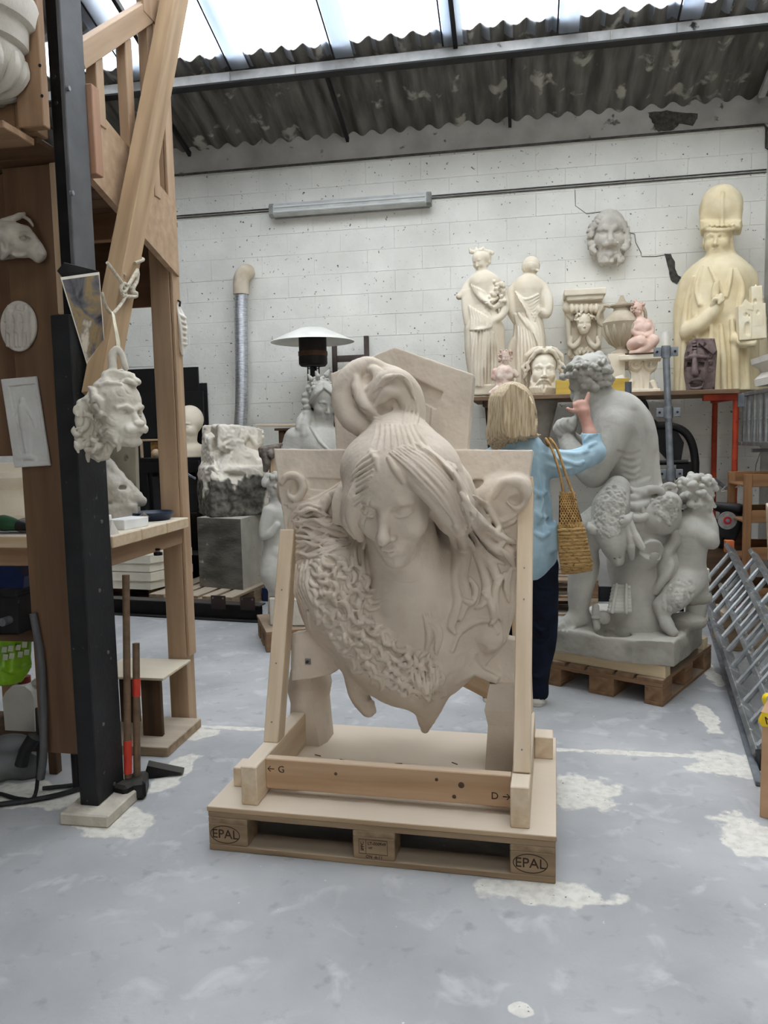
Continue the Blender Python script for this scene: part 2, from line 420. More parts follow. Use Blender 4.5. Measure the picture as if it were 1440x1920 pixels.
def head(S, c, H, yaw=0, pitch=0, roll=0, nose=1., jaw=1., lips=1., neck=None, eyes='open', ears=True, brow=1., cheek=1., width=1., young=0.):
    """a head H pixels high from chin to crown, centred at c; returns a function placing points of head space
    (x to the viewer's right, y out of the face, z up, in head heights)"""
    R = Rz(yaw) @ Rx(pitch) @ Ry(roll); c = S.q(c); Hm = H/S.px
    def T(p): return c + R @ (np.array([p[0]*width, -p[1], p[2]])*Hm)
    def E(p, r, k=.05, cut=False, rot=None): S.mell(T(p), np.array([r[0]*width, r[1], r[2]])*Hm, R if rot is None else R @ rot, k*Hm, cut)
    def K(P, r, k=.03, cut=False): S.mtube([T(p) for p in P], [v*Hm for v in (r if hasattr(r, '__len__') else [r]*len(P))], k*Hm, cut)
    E((0, -.06, .14), (.335, .41, .36), 0)
    E((0, .09, -.12), (.265*jaw, .27, .37), .08)
    E((0, .14, -.35), (.17*jaw, .17, .14), .08)
    E((0, .25, -.43+young*.03), (.08, .08, .07), .05)
    for sx in (-1, 1):
        E((sx*.165, .19, -.14), (.11*cheek, .13, .12), .08)
        E((sx*.135, .375, .005), (.085, .085, .052), .05, True)
        E((sx*.128, .258, .0), (.066, .066, .06), .012)
        if eyes == 'open':
            K([(sx*.055, .31, .002), (sx*.10, .327, .034), (sx*.15, .318, .036), (sx*.195, .275, .006)], .0125, .012)
            K([(sx*.055, .31, -.005), (sx*.11, .317, -.033), (sx*.16, .303, -.03), (sx*.195, .275, -.002)], .009, .012)
        else:
            K([(sx*.055, .305, -.015), (sx*.11, .325, -.034), (sx*.16, .312, -.03), (sx*.195, .275, -.008)], .011, .012)
        K([(sx*.05, .318, .055), (sx*.12, .325, .085), (sx*.21, .265, .06)], [.032*brow, .03*brow, .02*brow], .04)
        if ears:
            E((sx*.335, -.03, -.04), (.035, .085, .13), .03); E((sx*.365, .0, -.03), (.02, .045, .07), .02, True)
    K([(0, .315, .05), (0, .37, -.07), (0, .425*1., -.165)], [.03*nose, .034*nose, .043*nose], .04)
    E((0, .42, -.175), (.042*nose, .045, .038), .03)
    for sx in (-1, 1): E((sx*.047*nose, .365, -.19), (.034*nose, .045, .03), .02)
    for sx in (-1, 1): E((sx*.028, .385, -.222), (.014, .02, .014), .012, True)
    if lips:
        E((0, .28, -.305), (.12, .075, .07), .05)
        K([(-.105, .29, -.305), (-.04, .347, -.283), (0, .352, -.291), (.04, .347, -.283), (.105, .29, -.305)], [.006, .02*lips, .018*lips, .02*lips, .006], .015)
        K([(-.085, .295, -.318), (0, .345, -.338), (.085, .295, -.318)], [.008, .025*lips, .008], .015)
        K([(-.11, .298, -.305), (0, .368, -.311), (.11, .298, -.305)], .007, .008, True)
    if neck: K([(0, -.08, -.25), neck], [.19, .2], .06)
    return T, E, K
# ================================================================== materials of the place
M_PLASTER = mat('cream_plaster', (210, 197, 180), (192, 179, 162), .85, 5, .12, 90, spec=.2)
M_CLAY = mat('grey_clay', (186, 183, 173), (158, 155, 146), .8, 4, .12, 80, spec=.25)
M_WHITE = mat('white_plaster', (238, 233, 222), (222, 216, 203), .8, 5, .1, 80, spec=.25)
M_CREAM = mat('ivory_plaster', (236, 226, 206), (220, 207, 184), .8, 5, .1, 80, spec=.25)
M_DUSTY = mat('dusty_plaster', (206, 200, 188), (176, 170, 158), .9, 6, .2, 80, spec=.2)
M_PINE = wood('pine_timber', (202, 180, 152), (176, 150, 120))
M_PINE2 = wood('dusty_pine', (214, 196, 170), (190, 166, 136), dust=((226, 212, 192), .7))
M_PLY = wood('brown_plywood', (112, 86, 64), (92, 68, 50), .6)
M_OLDWOOD = wood('weathered_wood', (170, 150, 124), (126, 104, 80), .85, dust=((200, 190, 174), .5))
M_DARKWOOD = wood('dark_wood', (92, 70, 50), (62, 46, 34), .8)
M_PALLET = wood('pallet_wood', (150, 128, 102), (112, 92, 70), .85, dust=((190, 176, 154), .6))
M_STEEL = mat('painted_grey_steel', (92, 92, 93), (80, 80, 81), .6, 8, .05, 60, metal=.1)
M_BLACK = mat('black_paint', (34, 35, 37), (24, 25, 27), .55, 9, .12, 60, speck=((90, 88, 84), 30, .68))
M_BLACKSTEEL = mat('black_steel', (22, 22, 24), (34, 33, 33), .5, 10, .08, 60, metal=.4, dust=((120, 116, 108), .35))
M_GALV = mat('galvanised_steel', (150, 154, 158), (118, 122, 127), .45, 14, .08, 70, metal=.55)
M_ALU = mat('dull_aluminium', (168, 170, 170), (132, 134, 134), .4, 12, .06, 70, metal=.7, speck=((226, 222, 214), 22, .62))
M_ORANGE = mat('orange_red_paint', (190, 72, 40), (150, 50, 30), .55, 7, .08, 60, speck=((110, 90, 80), 34, .66))
M_CONCRETE = mat('grey_concrete', (196, 193, 186), (168, 165, 158), .9, 3.5, .3, 30, coord='World', speck=((96, 92, 86), 9, .66))
M_SCREW = mat('screw_steel', (150, 146, 138), (110, 106, 100), .4, 20, 0, metal=.8)
M_INK = mat('black_ink', (40, 28, 20), (60, 44, 32), .9, 60, 0)
M_ROPE = mat('pale_rope', (206, 198, 180), (170, 160, 140), .9, 60, .5, 160)

# ------------------------------------------------------------------ floor: grey-blue painted concrete with plaster spills
def floor_material():
    m = bpy.data.materials.new('painted_concrete_floor'); m.use_nodes = True; nt = m.node_tree; N = nt.nodes; L = nt.links; b = N['Principled BSDF']
    pos = N.new('ShaderNodeNewGeometry').outputs['Position']
    def noise(sc, det=5, dist=0.):
        n = N.new('ShaderNodeTexNoise'); L.new(pos, n.inputs['Vector']); n.inputs['Scale'].default_value = sc; n.inputs['Detail'].default_value = det; n.inputs['Distortion'].default_value = dist; return n.outputs[0]
    def rng(v, a, c, lo=0., hi=1.):
        r = N.new('ShaderNodeMapRange'); L.new(v, r.inputs[0]); r.inputs[1].default_value = a; r.inputs[2].default_value = c; r.inputs[3].default_value = lo; r.inputs[4].default_value = hi; return r.outputs[0]
    def mix(fac, a, c):
        x = N.new('ShaderNodeMix'); x.data_type = 'RGBA'; L.new(fac, x.inputs[0])
        for sk, v in ((x.inputs[6], a), (x.inputs[7], c)):
            if isinstance(v, tuple): sk.default_value = lin(v)
            else: L.new(v, sk)
        return x.outputs[2]
    def math2(op, a, c):
        x = N.new('ShaderNodeMath'); x.operation = op
        for sk, v in zip(x.inputs, (a, c)):
            if isinstance(v, (int, float)): sk.default_value = v
            else: L.new(v, sk)
        return x.outputs[0]
    col = mix(rng(noise(1.6), .35, .65), (154, 155, 155), (180, 180, 179))
    col = mix(rng(noise(7, 6, .6), .56, .74, 0, .6), col, (206, 206, 205))
    col = mix(rng(noise(14, 6), .6, .72, 0, .35), col, (112, 116, 122))
    wob = rng(noise(9, 6), .2, .8, -.55, .55)
    spills = [(1092, 1488, .16, .17), (1010, 1672, .22, .075), (1365, 1432, .17, .15), (1325, 1345, .05, .22), (1330, 1260, .05, .3), (1180, 1412, .4, .03),
              (330, 1445, .07, .22), (225, 1540, .18, .13), (60, 1490, .4, .12), (372, 1375, .12, .08), (1290, 1690, .0, .0), (978, 1892, .03, .025), (1395, 1560, .1, .16),
              (440, 1365, .3, .025), (1345, 1150, .12, .6)]
    fac = None
    for x, y, rx, ry in spills:
        if rx <= 0: continue
        P = PZ(x, y)
        v = N.new('ShaderNodeVectorMath'); v.operation = 'SUBTRACT'; L.new(pos, v.inputs[0]); v.inputs[1].default_value = (P[0], P[1], 0)
        v2 = N.new('ShaderNodeVectorMath'); v2.operation = 'MULTIPLY'; L.new(v.outputs[0], v2.inputs[0]); v2.inputs[1].default_value = (1/rx, 1/ry, 0)
        v3 = N.new('ShaderNodeVectorMath'); v3.operation = 'LENGTH'; L.new(v2.outputs[0], v3.inputs[0])
        d = rng(math2('ADD', v3.outputs['Value'], wob), .85, 1.0, 1, 0)
        fac = d if fac is None else math2('MAXIMUM', fac, d)
    spill = mix(rng(noise(30, 4), .4, .7), (226, 222, 210), (200, 196, 184))
    col = mix(math2('MULTIPLY', fac, .88), col, spill)
    pits = math2('MULTIPLY', fac, rng(noise(75, 2), .68, .74))
    col = mix(pits, col, (80, 78, 74))
    chips = rng(noise(38, 3), .74, .78); col = mix(chips, col, (222, 224, 224))
    L.new(col, b.inputs['Base Color'])
    L.new(rng(noise(5), .3, .7, .42, .7), b.inputs['Roughness']); b.inputs['Specular IOR Level'].default_value = .4
    bp = N.new('ShaderNodeBump'); bp.inputs['Strength'].default_value = .25; bp.inputs['Distance'].default_value = .004
    L.new(math2('ADD', noise(60, 5), math2('MULTIPLY', fac, 1.2)), bp.inputs['Height']); L.new(bp.outputs[0], b.inputs['Normal'])
    return m
FLOOR = floor_material()
tag(span('floor', (-6, -5, -.1), (2.3, 7.7, 0), FLOOR, b=0), kind='structure')

# ------------------------------------------------------------------ back wall of painted blocks
WY = 7.4
M_WALL = mat('whitewashed_block', (240, 238, 229), (224, 222, 213), .85, 2.2, .35, 26, coord='World', speck=((96, 94, 90), 34, .675), spec=.2)
M_MORTAR = mat('whitewashed_joint', (228, 226, 218), (210, 208, 200), .9, 6, .3, 40, coord='World', speck=((80, 78, 74), 8, .68))
wall_back = span('wall_back', (-6, WY+.004, 0), (2.3, WY+.25, 4.6), M_MORTAR, b=0); tag(wall_back, kind='structure')
bh, bw = .2, .52
for row in range(1, 21):
    z0 = .0+row*bh
    x = -4.3+(bw/2 if row % 2 else 0)
    while x < 2.06:
        x1 = min(x+bw, 2.065)
        if x1-x > .08:
            hz = bh if row < 20 else .02
            box('block', ((x+x1)/2, WY+.02+random.uniform(-.0014, .0014), z0+hz/2), (round(x1-x-.002, 3), .04, round(hz-.002, 3)), M_WALL, wall_back,
                (random.uniform(-.3, .3), 0, random.uniform(-.12, .12)), b=.0022)
        x += bw
trim = span('trim_1', (-6, WY-.012, 4.03), (2.07, WY+.05, 4.3), M_CONCRETE, b=.006); tag(trim, kind='structure')
M_RW = mat('off_white_render', (206, 204, 198), (184, 182, 176), .9, 3, .25, 30, coord='World', speck=((90, 88, 84), 12, .68))  # right wall: plain off-white render with dark specks
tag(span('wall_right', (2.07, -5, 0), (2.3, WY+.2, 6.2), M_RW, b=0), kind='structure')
M_DW = mat('dark_unseen_wall', (104, 92, 82), (80, 72, 64), .9, 4, .2, 20, coord='World')  # unseen walls, colour darkened to cut the fill light
tag(span('wall_left', (-6.2, -5, 0), (-6, WY+.2, 6.2), M_DW, b=0), kind='structure')
wf = span('wall_front', (-6, -5.2, 2.6), (2.3, -5, 5), M_DW, b=0); tag(wf, kind='structure')
span('pier', (-6, -5.2, 0), (-1.0, -5, 2.6), M_DW, wf, b=0); span('pier', (.4, -5.2, 0), (2.3, -5, 2.6), M_DW, wf, b=0)

# bare patches where the render has come off the wall
M_BARE = mat('bare_cement_patch', (92, 88, 80), (58, 56, 52), .95, 30, .6, 60, coord='World')
def patch(outline, Y, name='bare_patch', par=None):
    P = [PY(x, y, Y) for x, y in outline]; c = np.mean(P, 0)
    return prism(name, [(p[0]-c[0], p[2]-c[2]) for p in P], 0, .004, M_BARE, par, c)
def ragged(pts, n, amp):
    out = []
    for i in range(len(pts)):
        a, b = np.array(pts[i], float), np.array(pts[(i+1) % len(pts)], float)
        for t in range(n):
            p = a+(b-a)*t/n; out.append(tuple(p+np.random.uniform(-amp, amp, 2)))
    return out
pr = np.random.get_state()
patch(ragged([(1247, 475), (1258, 477), (1266, 492), (1267, 510), (1276, 520), (1270, 533), (1257, 525), (1254, 508)], 3, 1.4), WY-.006, par=wall_back)
patch(ragged([(1216, 210), (1262, 208), (1308, 214), (1300, 236), (1275, 232), (1262, 242), (1234, 246), (1222, 228)], 4, 2.2), WY-.018, par=trim)

def crack(pts, Y, par, r=.0028):
    tube('crack', [PY(x, y, Y) for x, y in pts], r, M_BARE, par, seg=5)
crack([(1180, 436), (1190, 439), (1192, 455), (1202, 474), (1203, 481), (1228, 481), (1248, 478)], WY-.001, wall_back)
crack([(1078, 356), (1079, 386), (1100, 401), (1138, 396)], WY-.001, wall_back)
crack([(1266, 526), (1280, 521)], WY-.001, wall_back)
crack([(1438, 840), (1425, 850), (1418, 870), (1414, 900)], WY-.001, wall_back)

# cables along the wall
M_CABLE = mat('grimy_cable', (92, 90, 86), (64, 62, 58), .7, 20, .1, 60, coord='World')
tag(tube('wall_cable', [(-6, WY-.02, 4.022), (-2.2, WY-.02, 4.022), (2.03, WY-.02, 4.02), (2.05, WY-.02, 3.99), (2.05, WY-.02, 3.83), (2.07, WY-.02, 3.82)], .011, M_CABLE), 'thin dark cable along the top of the white block wall, below the roof sheets', 'cable')
c2 = thing('cable_run', 'pale double cable line level with the long wall lamp', 'cable', (-1, WY, 3.63))
for dz in (0, .022):
    tube('cable', [(-6, WY-.008, 3.62+dz), (-2.37, WY-.008, 3.62+dz)], .006, M_CABLE, c2, seg=6)
    tube('cable', [(-.83, WY-.008, 3.625+dz), (2.06, WY-.008, 3.632+dz)], .006, M_CABLE, c2, seg=6)

# ------------------------------------------------------------------ roof
RS = .322
def roofz(Y): return 4.25+(WY-Y)*RS
M_ASB = mat('old_fibre_cement', (118, 115, 108), (78, 76, 71), .9, 2.5, .35, 30, coord='World', stretch=(5, .7, .7), speck=((168, 164, 154), 4.5, .6))
def skylight_material():
    m = bpy.data.materials.new('translucent_roof_sheet'); m.use_nodes = True; N = m.node_tree.nodes; L = m.node_tree.links
    for n in list(N): N.remove(n)
    o = N.new('ShaderNodeOutputMaterial'); t = N.new('ShaderNodeBsdfTransparent'); t.inputs[0].default_value = (.95, .97, 1, 1)
    tr = N.new('ShaderNodeBsdfTranslucent'); tr.inputs[0].default_value = (.86, .9, .95, 1); df = N.new('ShaderNodeBsdfDiffuse'); df.inputs[0].default_value = (.8, .84, .88, 1)
    g = N.new('ShaderNodeNewGeometry'); mp = N.new('ShaderNodeMapping'); mp.inputs['Scale'].default_value = (7, .5, .5); ns = N.new('ShaderNodeTexNoise'); ns.inputs['Scale'].default_value = 1.2
    L.new(g.outputs['Position'], mp.inputs[0]); L.new(mp.outputs[0], ns.inputs['Vector'])
    r = N.new('ShaderNodeMapRange'); L.new(ns.outputs[0], r.inputs[0]); r.inputs[1].default_value = .35; r.inputs[2].default_value = .7; r.inputs[3].default_value = .22; r.inputs[4].default_value = .5
    a = N.new('ShaderNodeMixShader'); a.inputs[0].default_value = .25; L.new(tr.outputs[0], a.inputs[1]); L.new(df.outputs[0], a.inputs[2])
    b = N.new('ShaderNodeMixShader'); L.new(r.outputs[0], b.inputs[0]); L.new(t.outputs[0], b.inputs[1]); L.new(a.outputs[0], b.inputs[2])
    L.new(b.outputs[0], o.inputs[0]); return m
M_SKY = skylight_material()
M_SKY2 = M_SKY.copy(); M_SKY2.name = 'frosted_lap_strip'
for n_ in M_SKY2.node_tree.nodes:
    if n_.type == 'MAP_RANGE': n_.inputs[3].default_value, n_.inputs[4].default_value = .75, .95
    if n_.type == 'BSDF_TRANSLUCENT': n_.inputs[0].default_value = (.62, .64, .66, 1)
    if n_.type == 'BSDF_DIFFUSE': n_.inputs[0].default_value = (.5, .52, .55, 1)
PITCH, AMP = .177, .024
def sheet(name, x0, waves, ya, yb, m, parent, lift=0., slope=RS, zf=None, th=.007, per=10):
    zf = zf or roofz; n = waves*per+1; v = []
    for t in (0, th):
        for Y in (ya, yb):
            for i in range(n):
                x = i*PITCH/per; v.append((x, Y, zf(Y)+lift+t+AMP*math.cos(2*math.pi*i/per)))
    f = []
    for i in range(n-1):
        a, b, c, d = i, i+1, n+i+1, n+i; e = 2*n
        f += [(a, d, c, b), (a+e, b+e, c+e, d+e), (a, b, b+e, a+e), (d, d+e, c+e, c)]
    f += [(0, 2*n, 3*n, n), (n-1, 2*n-1, 4*n-1, 3*n-1)]
    return raw(name, v, f, m, parent, (x0, 0, 0), None, 50)
ceiling = thing('ceiling', None, None, (0, WY, 4.2)); tag(ceiling, kind='structure')
W6 = 6*PITCH
for i in range(8): sheet('roof_sheet', -6.0+i*W6+.03, 6, WY+.1, 6.38, M_ASB, ceiling, lift=(i % 2)*.004)
x = -6.0
i = 0
def lap(x, ya, yb, lift):
    # grey strip added for the dimmer double layer, and dark seam, where sheets lap
    zf = lambda Y: roofz(Y)+lift
    for dx, w, m_ in ((-.012, .012, M_IRON), (.075, .15, M_SKY2)):
        beam('lap_strip', (x+dx, ya-.02, zf(ya)), (x+dx, yb, zf(yb)), w, .004, m_, ceiling, b=0)
M_IRON = mat('dark_iron', (38, 37, 37), (26, 25, 25), .6, 8, .1, 50, coord='World')
while x < 2.0:
    if x+W6 < -2.6: sheet('skylight_sheet', x, 6, 6.5, 6.0, M_SKY, ceiling, lift=.012+(i % 2)*.006, th=.002); sheet('roof_sheet', x, 6, 6.06, 1.2, M_ASB, ceiling, lift=.02+(i % 2)*.006)
    else: sheet('skylight_sheet', x, 6, 6.5, 1.2, M_SKY, ceiling, lift=.012+(i % 2)*.006, th=.002); lap(x+PITCH*.5, 6.5, 1.2, -AMP-.004); sheet('lap_sheet', x-PITCH*.5, 2, 6.5, 1.2, M_SKY, ceiling, lift=.022, th=.002)
    x += W6-PITCH*1.0; i += 1
zr = roofz(1.2)
down = lambda Y: zr-(1.2-Y)*RS
for i in range(8):
    sheet('roof_sheet', -6.0+i*W6+.03, 6, 1.25, -.6, M_ASB, ceiling, zf=down)
    sheet('skylight_sheet', -6.0+i*W6+.03, 6, -.5, -2.2, M_SKY if i > 4 else M_ASB, ceiling, zf=down, th=.002)  # unseen rear skylight, added and kept to the right to steer the light
    sheet('roof_sheet', -6.0+i*W6+.03, 6, -2.1, -5.3, M_ASB, ceiling, zf=down)
# purlins and rafters
M_PURLIN = mat('whitewashed_steel', (196, 195, 192), (160, 159, 156), .6, 6, .15, 40, coord='World', speck=((40, 38, 36), 7, .66))
M_IRON = mat('dark_iron', (38, 37, 37), (26, 25, 25), .6, 8, .1, 50, coord='World')
purlin = thing('roof_purlin', 'light grey steel purlin under the wavy upper edge of the roof sheets', 'beam', (0, 6.53, roofz(6.53)-.1))
zp = roofz(6.5)-AMP-.008
span('web', (-6, 6.5, zp-.085), (2.07, 6.51, zp), M_PURLIN, purlin, b=0)
span('flange', (-6, 6.47, zp-.1), (2.07, 6.57, zp-.086), M_IRON, purlin, b=0)
for px_, w in ((262/3+0, 0), (430, 0), (553, 0), (1102, 0), (1146, 0), (1268, 0)):
    P = PY(px_, 140, 6.49); span('hook', (P[0]-.003, 6.485, zp-.09), (P[0]+.003, 6.495, zp-.01), M_SCREW, purlin, b=0)
def onroof(px_, py_):
    # point of the roof plane behind a pixel
    d = ray(px_, py_); t = (roofz(0)-CAM_H)/(d[2]+RS*d[1]); return C0+d*t
for a, b in ((640, 215), (955, 180), (345, 262)):
    X = onroof(a, b)[0]; beam('rafter', (X, 7.38, roofz(7.38)-AMP-.03), (X, 6.57, roofz(6.57)-AMP-.03), .028, .05, M_IRON, ceiling)
beam('rafter', (1.98, 7.3, roofz(7.3)-AMP-.03), (1.98, 6.57, roofz(6.57)-AMP-.03), .05, .05, M_PURLIN, ceiling)
for a, b in ((850, 40), (262, 70)):
    X = onroof(a, b)[0]; beam('glazing_bar', (X, 6.5, roofz(6.5)-.03), (X, 1.2, roofz(1.2)-.03), .035, .05, M_IRON, ceiling)
span('ridge_beam', (-6, 1.12, roofz(1.2)-.24), (2.07, 1.26, roofz(1.2)-.03), M_IRON, ceiling)

# ------------------------------------------------------------------ long lamp on the wall
lamp = thing('wall_lamp', 'long dusty fluorescent wall lamp with a clear cover', 'lamp', (-1.6, WY, 3.6))
M_LAMPG = mat('dusty_clear_cover', (206, 207, 203), (184, 185, 181), .3, 9, .05, 40, spec=.5)
M_LAMPB = mat('lamp_back', (150, 150, 146), (126, 126, 122), .5, 9, .05, 40)
P0, P1 = PY(508, 398, WY-.06), PY(809, 375, WY-.06); z = (P0[2]+P1[2])/2
span('base_tray', (P0[0]+.02, WY-.035, z-.055), (P1[0]-.02, WY-.001, z+.055), M_LAMPB, lamp, b=.006)
prof = [(-.05, -.035), (-.05, .035), (-.03, .058), (.03, .058), (.05, .035), (.05, -.035), (.03, -.05), (-.03, -.05)]
def extrude_x(name, pts, xa, xb, m, parent, loc):
    v = [(xa, y, zz) for y, zz in pts]+[(xb, y, zz) for y, zz in pts]; n = len(pts)
    f = [tuple(range(n)), tuple(reversed(range(n, 2*n)))]+[(i, n+i, n+(i+1) % n, (i+1) % n) for i in range(n)]
    return raw(name, v, f, m, parent, loc, None, 30)
L2 = (P1[0]-P0[0])/2; xc = (P0[0]+P1[0])/2
extrude_x('cover', [(y*.9, zz) for y, zz in prof], -L2+.03, L2-.03, M_LAMPG, lamp, (xc, WY-.08, z))
for sx in (-1, 1): extrude_x('end_cap', [(y*1.05, zz*1.08) for y, zz in prof], sx*L2-(.04 if sx > 0 else 0), sx*L2+(.04 if sx < 0 else 0), M_LAMPB, lamp, (xc, WY-.075, z))
for dz in (-.022, .022): cyl('tube', (xc-L2+.05, WY-.127, z+dz), (xc+L2-.05, WY-.127, z+dz), .009, mat('unlit_tube', (214, 216, 212), None, .3, 5, 0), lamp, seg=8)
# ================================================================== the main pallet with the relief
PAL0, PALR = (-1.103, 2.480, 0), -.0398
def make_pallet(label, m, group='wooden pallets', plain=False, mark=True, blockm=None, L=1.2, Wd=.8):
    """long side along local x, front left bottom corner at the origin"""
    t = thing('pallet', label, 'pallet', group=group)
    bm_ = blockm or m
    for y, w in ((.0, .145), (.1875, .1), (.3275, .145), (.5125, .1), (.655, .145)):
        span('deck_board', (0, y*Wd/.8, .122), (L, y*Wd/.8+w, .144), m, t)
    blocks = []
    for i, x in enumerate((0, (L-.145)/2, L-.145)):
        span('stringer_board', (x, 0, .1), (x+.145, Wd, .122), m, t)
        for y in (0, (Wd-.145)/2, Wd-.1):
            blocks.append((i, y, span('block', (x, y, .022), (x+.145, y+(.1 if y != (Wd-.145)/2 else .145), .1), bm_, t)))
    for y, w in ((0, .1), ((Wd-.145)/2, .145), (Wd-.1, .1)): span('bottom_board', (0, y, 0), (L, y+w, .022), m, t)
    return t, blocks
frame(PAL0, PALR)
pal, blocks = make_pallet('large pallet stamped EPAL carrying the plaster relief in its timber cradle', M_PALLET)
FACE = Matrix.Rotation(math.radians(90), 4, 'X')      # print on a face looking towards -y
def ellipse_ring(name, cx, cz, rx, rz, w, m, parent, y):
    n = 28; v = []; f = []
    for k in range(n):
        a = 2*math.pi*k/n
        for s_ in (1, 1-w/rz): v.append((rx*(s_ if s_ == 1 else 1-w/rx)*math.cos(a), 0, rz*s_*math.sin(a)))
    for k in range(n): a, b = 2*k, 2*((k+1) % n); f.append((a, b, b+1, a+1))
    return raw(name, v, f, m, parent, (cx, y, cz))
for i, y, o in blocks:
    if y == 0:
        if i != 1:
            cx = .062 if i == 0 else 1.12
            lettering('stamp_lettering', 'EPAL', .046, M_INK, o, Matrix.Translation((cx, -.001, .062)) @ FACE)
            ellipse_ring('stamp_oval', cx, .062, .056, .033, .003, M_INK, o, -.001)
        else:
            cx = .597
            lettering('stamp_lettering', 'LT-000949', .0145, M_INK, o, Matrix.Translation((cx+.014, -.001, .079)) @ FACE)
            lettering('stamp_lettering', 'HT', .010, M_INK, o, Matrix.Translation((cx-.008, -.001, .063)) @ FACE)
            lettering('stamp_lettering', 'ON -6-11', .0145, M_INK, o, Matrix.Translation((cx+.004, -.001, .032)) @ FACE)
            lettering('stamp_lettering', 'IPPC', .016, M_INK, o, Matrix.Translation((cx-.036, -.001, .068)) @ FACE @ Matrix.Rotation(math.radians(90), 4, 'Z'))
            for (xa, za, xb, zb) in ((-.048, .092, .05, .092), (-.048, .042, .05, .042), (-.048, .042, -.048, .092), (-.024, .042, -.024, .092), (.05, .042, .05, .092)):
                span('stamp_line', (cx+min(xa, xb)-.0006, -.0012, min(za, zb)-.0006), (cx+max(xa, xb)+.0006, -.0002, max(za, zb)+.0006), M_INK, o, b=0)
TOP = .162
tag(span('plywood_sheet', (-.003, -.003, .1445), (1.203, .83, TOP), wood('dusty_plywood', (176, 152, 122), (150, 124, 94), dust=((214, 200, 180), .9)), b=.002),
    'dusty plywood sheet lying flat on the EPAL pallet', 'board')
for k in range(14):      # splinters lying on the sheet
    a = random.uniform(0, 3.1); x, y = random.uniform(.25, .95), random.uniform(.25, .8)
    if k < 5: o = beam('wood_splinter', (x, y, TOP+.002), (x+.03*math.cos(a), y+.03*math.sin(a), TOP+.002), .004, .003, M_DARKWOOD); tag(o, 'tiny dark wood splinter lying on the dusty plywood sheet', 'splinter', 'splinters on the plywood sheet')
# cradle
cr = thing('timber_cradle', 'dusty timber cradle holding up the large plaster relief on the pallet', 'stand', (.6, .3, TOP))
def ray_a(px_, py_, a, off=0):
    """point on the vertical plane local x = a of the pallet frame behind a pixel, in pallet space"""
    Mi = FR.inverted(); c = np.array(Mi @ Vector(C0)); d = np.array(Mi.to_3x3() @ Vector(ray(px_, py_))); t = (a-c[0])/d[0]; return c+d*t
for a0, a1 in ((.116, .176), (1.055, 1.117)):
    span('base_bar', (a0, .03, TOP), (a1, .74, .302), M_PINE2, cr)
rail = span('front_rail', (.176, .115, .188), (1.055, .152, .300), wood('rail_wood', (182, 152, 122), (156, 124, 92), dust=((226, 208, 182), .6)), cr)
lettering('pencil_mark', '\u2190 G', .035, M_INK, rail, Matrix.Translation((.215, .1145, .262)) @ FACE)
lettering('pencil_mark', 'D \u2192', .035, M_INK, rail, Matrix.Translation((1.02, .1145, .225)) @ FACE)
for (x, z, r) in ((.44, .262, .006), (.8, .268, .006), (.885, .255, .011), (.86, .212, .007)):
    cyl('knot', (x, .1142, z), (x, .116, z), r, M_DARKWOOD, rail, seg=10)
for lo, hi in (((.03, .16, TOP), (.115, .25, .235)), ((.178, .165, TOP), (.28, .245, .232)), ((.965, .165, TOP), (1.053, .245, .232)), ((1.118, .60, TOP), (1.19, .69, .25)), ((.03, .6, TOP), (.115, .69, .24))):
    span('chock', lo, hi, M_PINE2, cr)
pL0, pL1 = ray_a(503, 1400, .146), ray_a(543, 996, .146)
pR0, pR1 = ray_a(982, 1440, 1.088), ray_a(986, 900, 1.088)
pL0 = np.array([.146, .285, .302]); pR0 = np.array([1.088, .165, .302])
beam('upright', pL0+[0, 0, -.01], pL1, .058, .075, M_PINE2, cr, up=(0, -1, 0)); beam('upright', pR0+[0, 0, -.01], pR1, .058, .075, M_PINE2, cr, up=(0, -1, 0))
Lp, Rp = pL1, pR1
for s_, a in ((0, .16), (1, 1.075)):     # rear struts propping the uprights
    q = pL1 if s_ == 0 else pR1
    beam('rear_strut', (a, .74, .24), (a+(.03 if s_ == 0 else -.03), q[1]+.12, q[2]-.06), .045, .07, M_PINE2, cr)
beam('cross_brace', (.2, .66, .56), (.62, .74, .40), .04, .09, M_PINE, cr); beam('cross_brace', (1.07, .66, .36), (.72, .74, .50), .04, .09, M_PINE, cr)
for q in ((pR0, .12), (pR0, .62), (pL0, .1)):
    pass
def spot_on(pa, pb, t, name, parent):
    p = pa+(pb-pa)*t; d = (pb-pa)/np.linalg.norm(pb-pa); n = np.array([0, -d[2], d[1]]); p = p+n*.0378
    return cyl(name, p, p+n*.0012, .0035, M_SCREW, parent, seg=8)
for t in (.06, .55, .66): spot_on(pR0, pR1, t, 'screw', cr)
for t in (.08, .35, .7): spot_on(pL0, pL1, t, 'screw', cr)
frame()

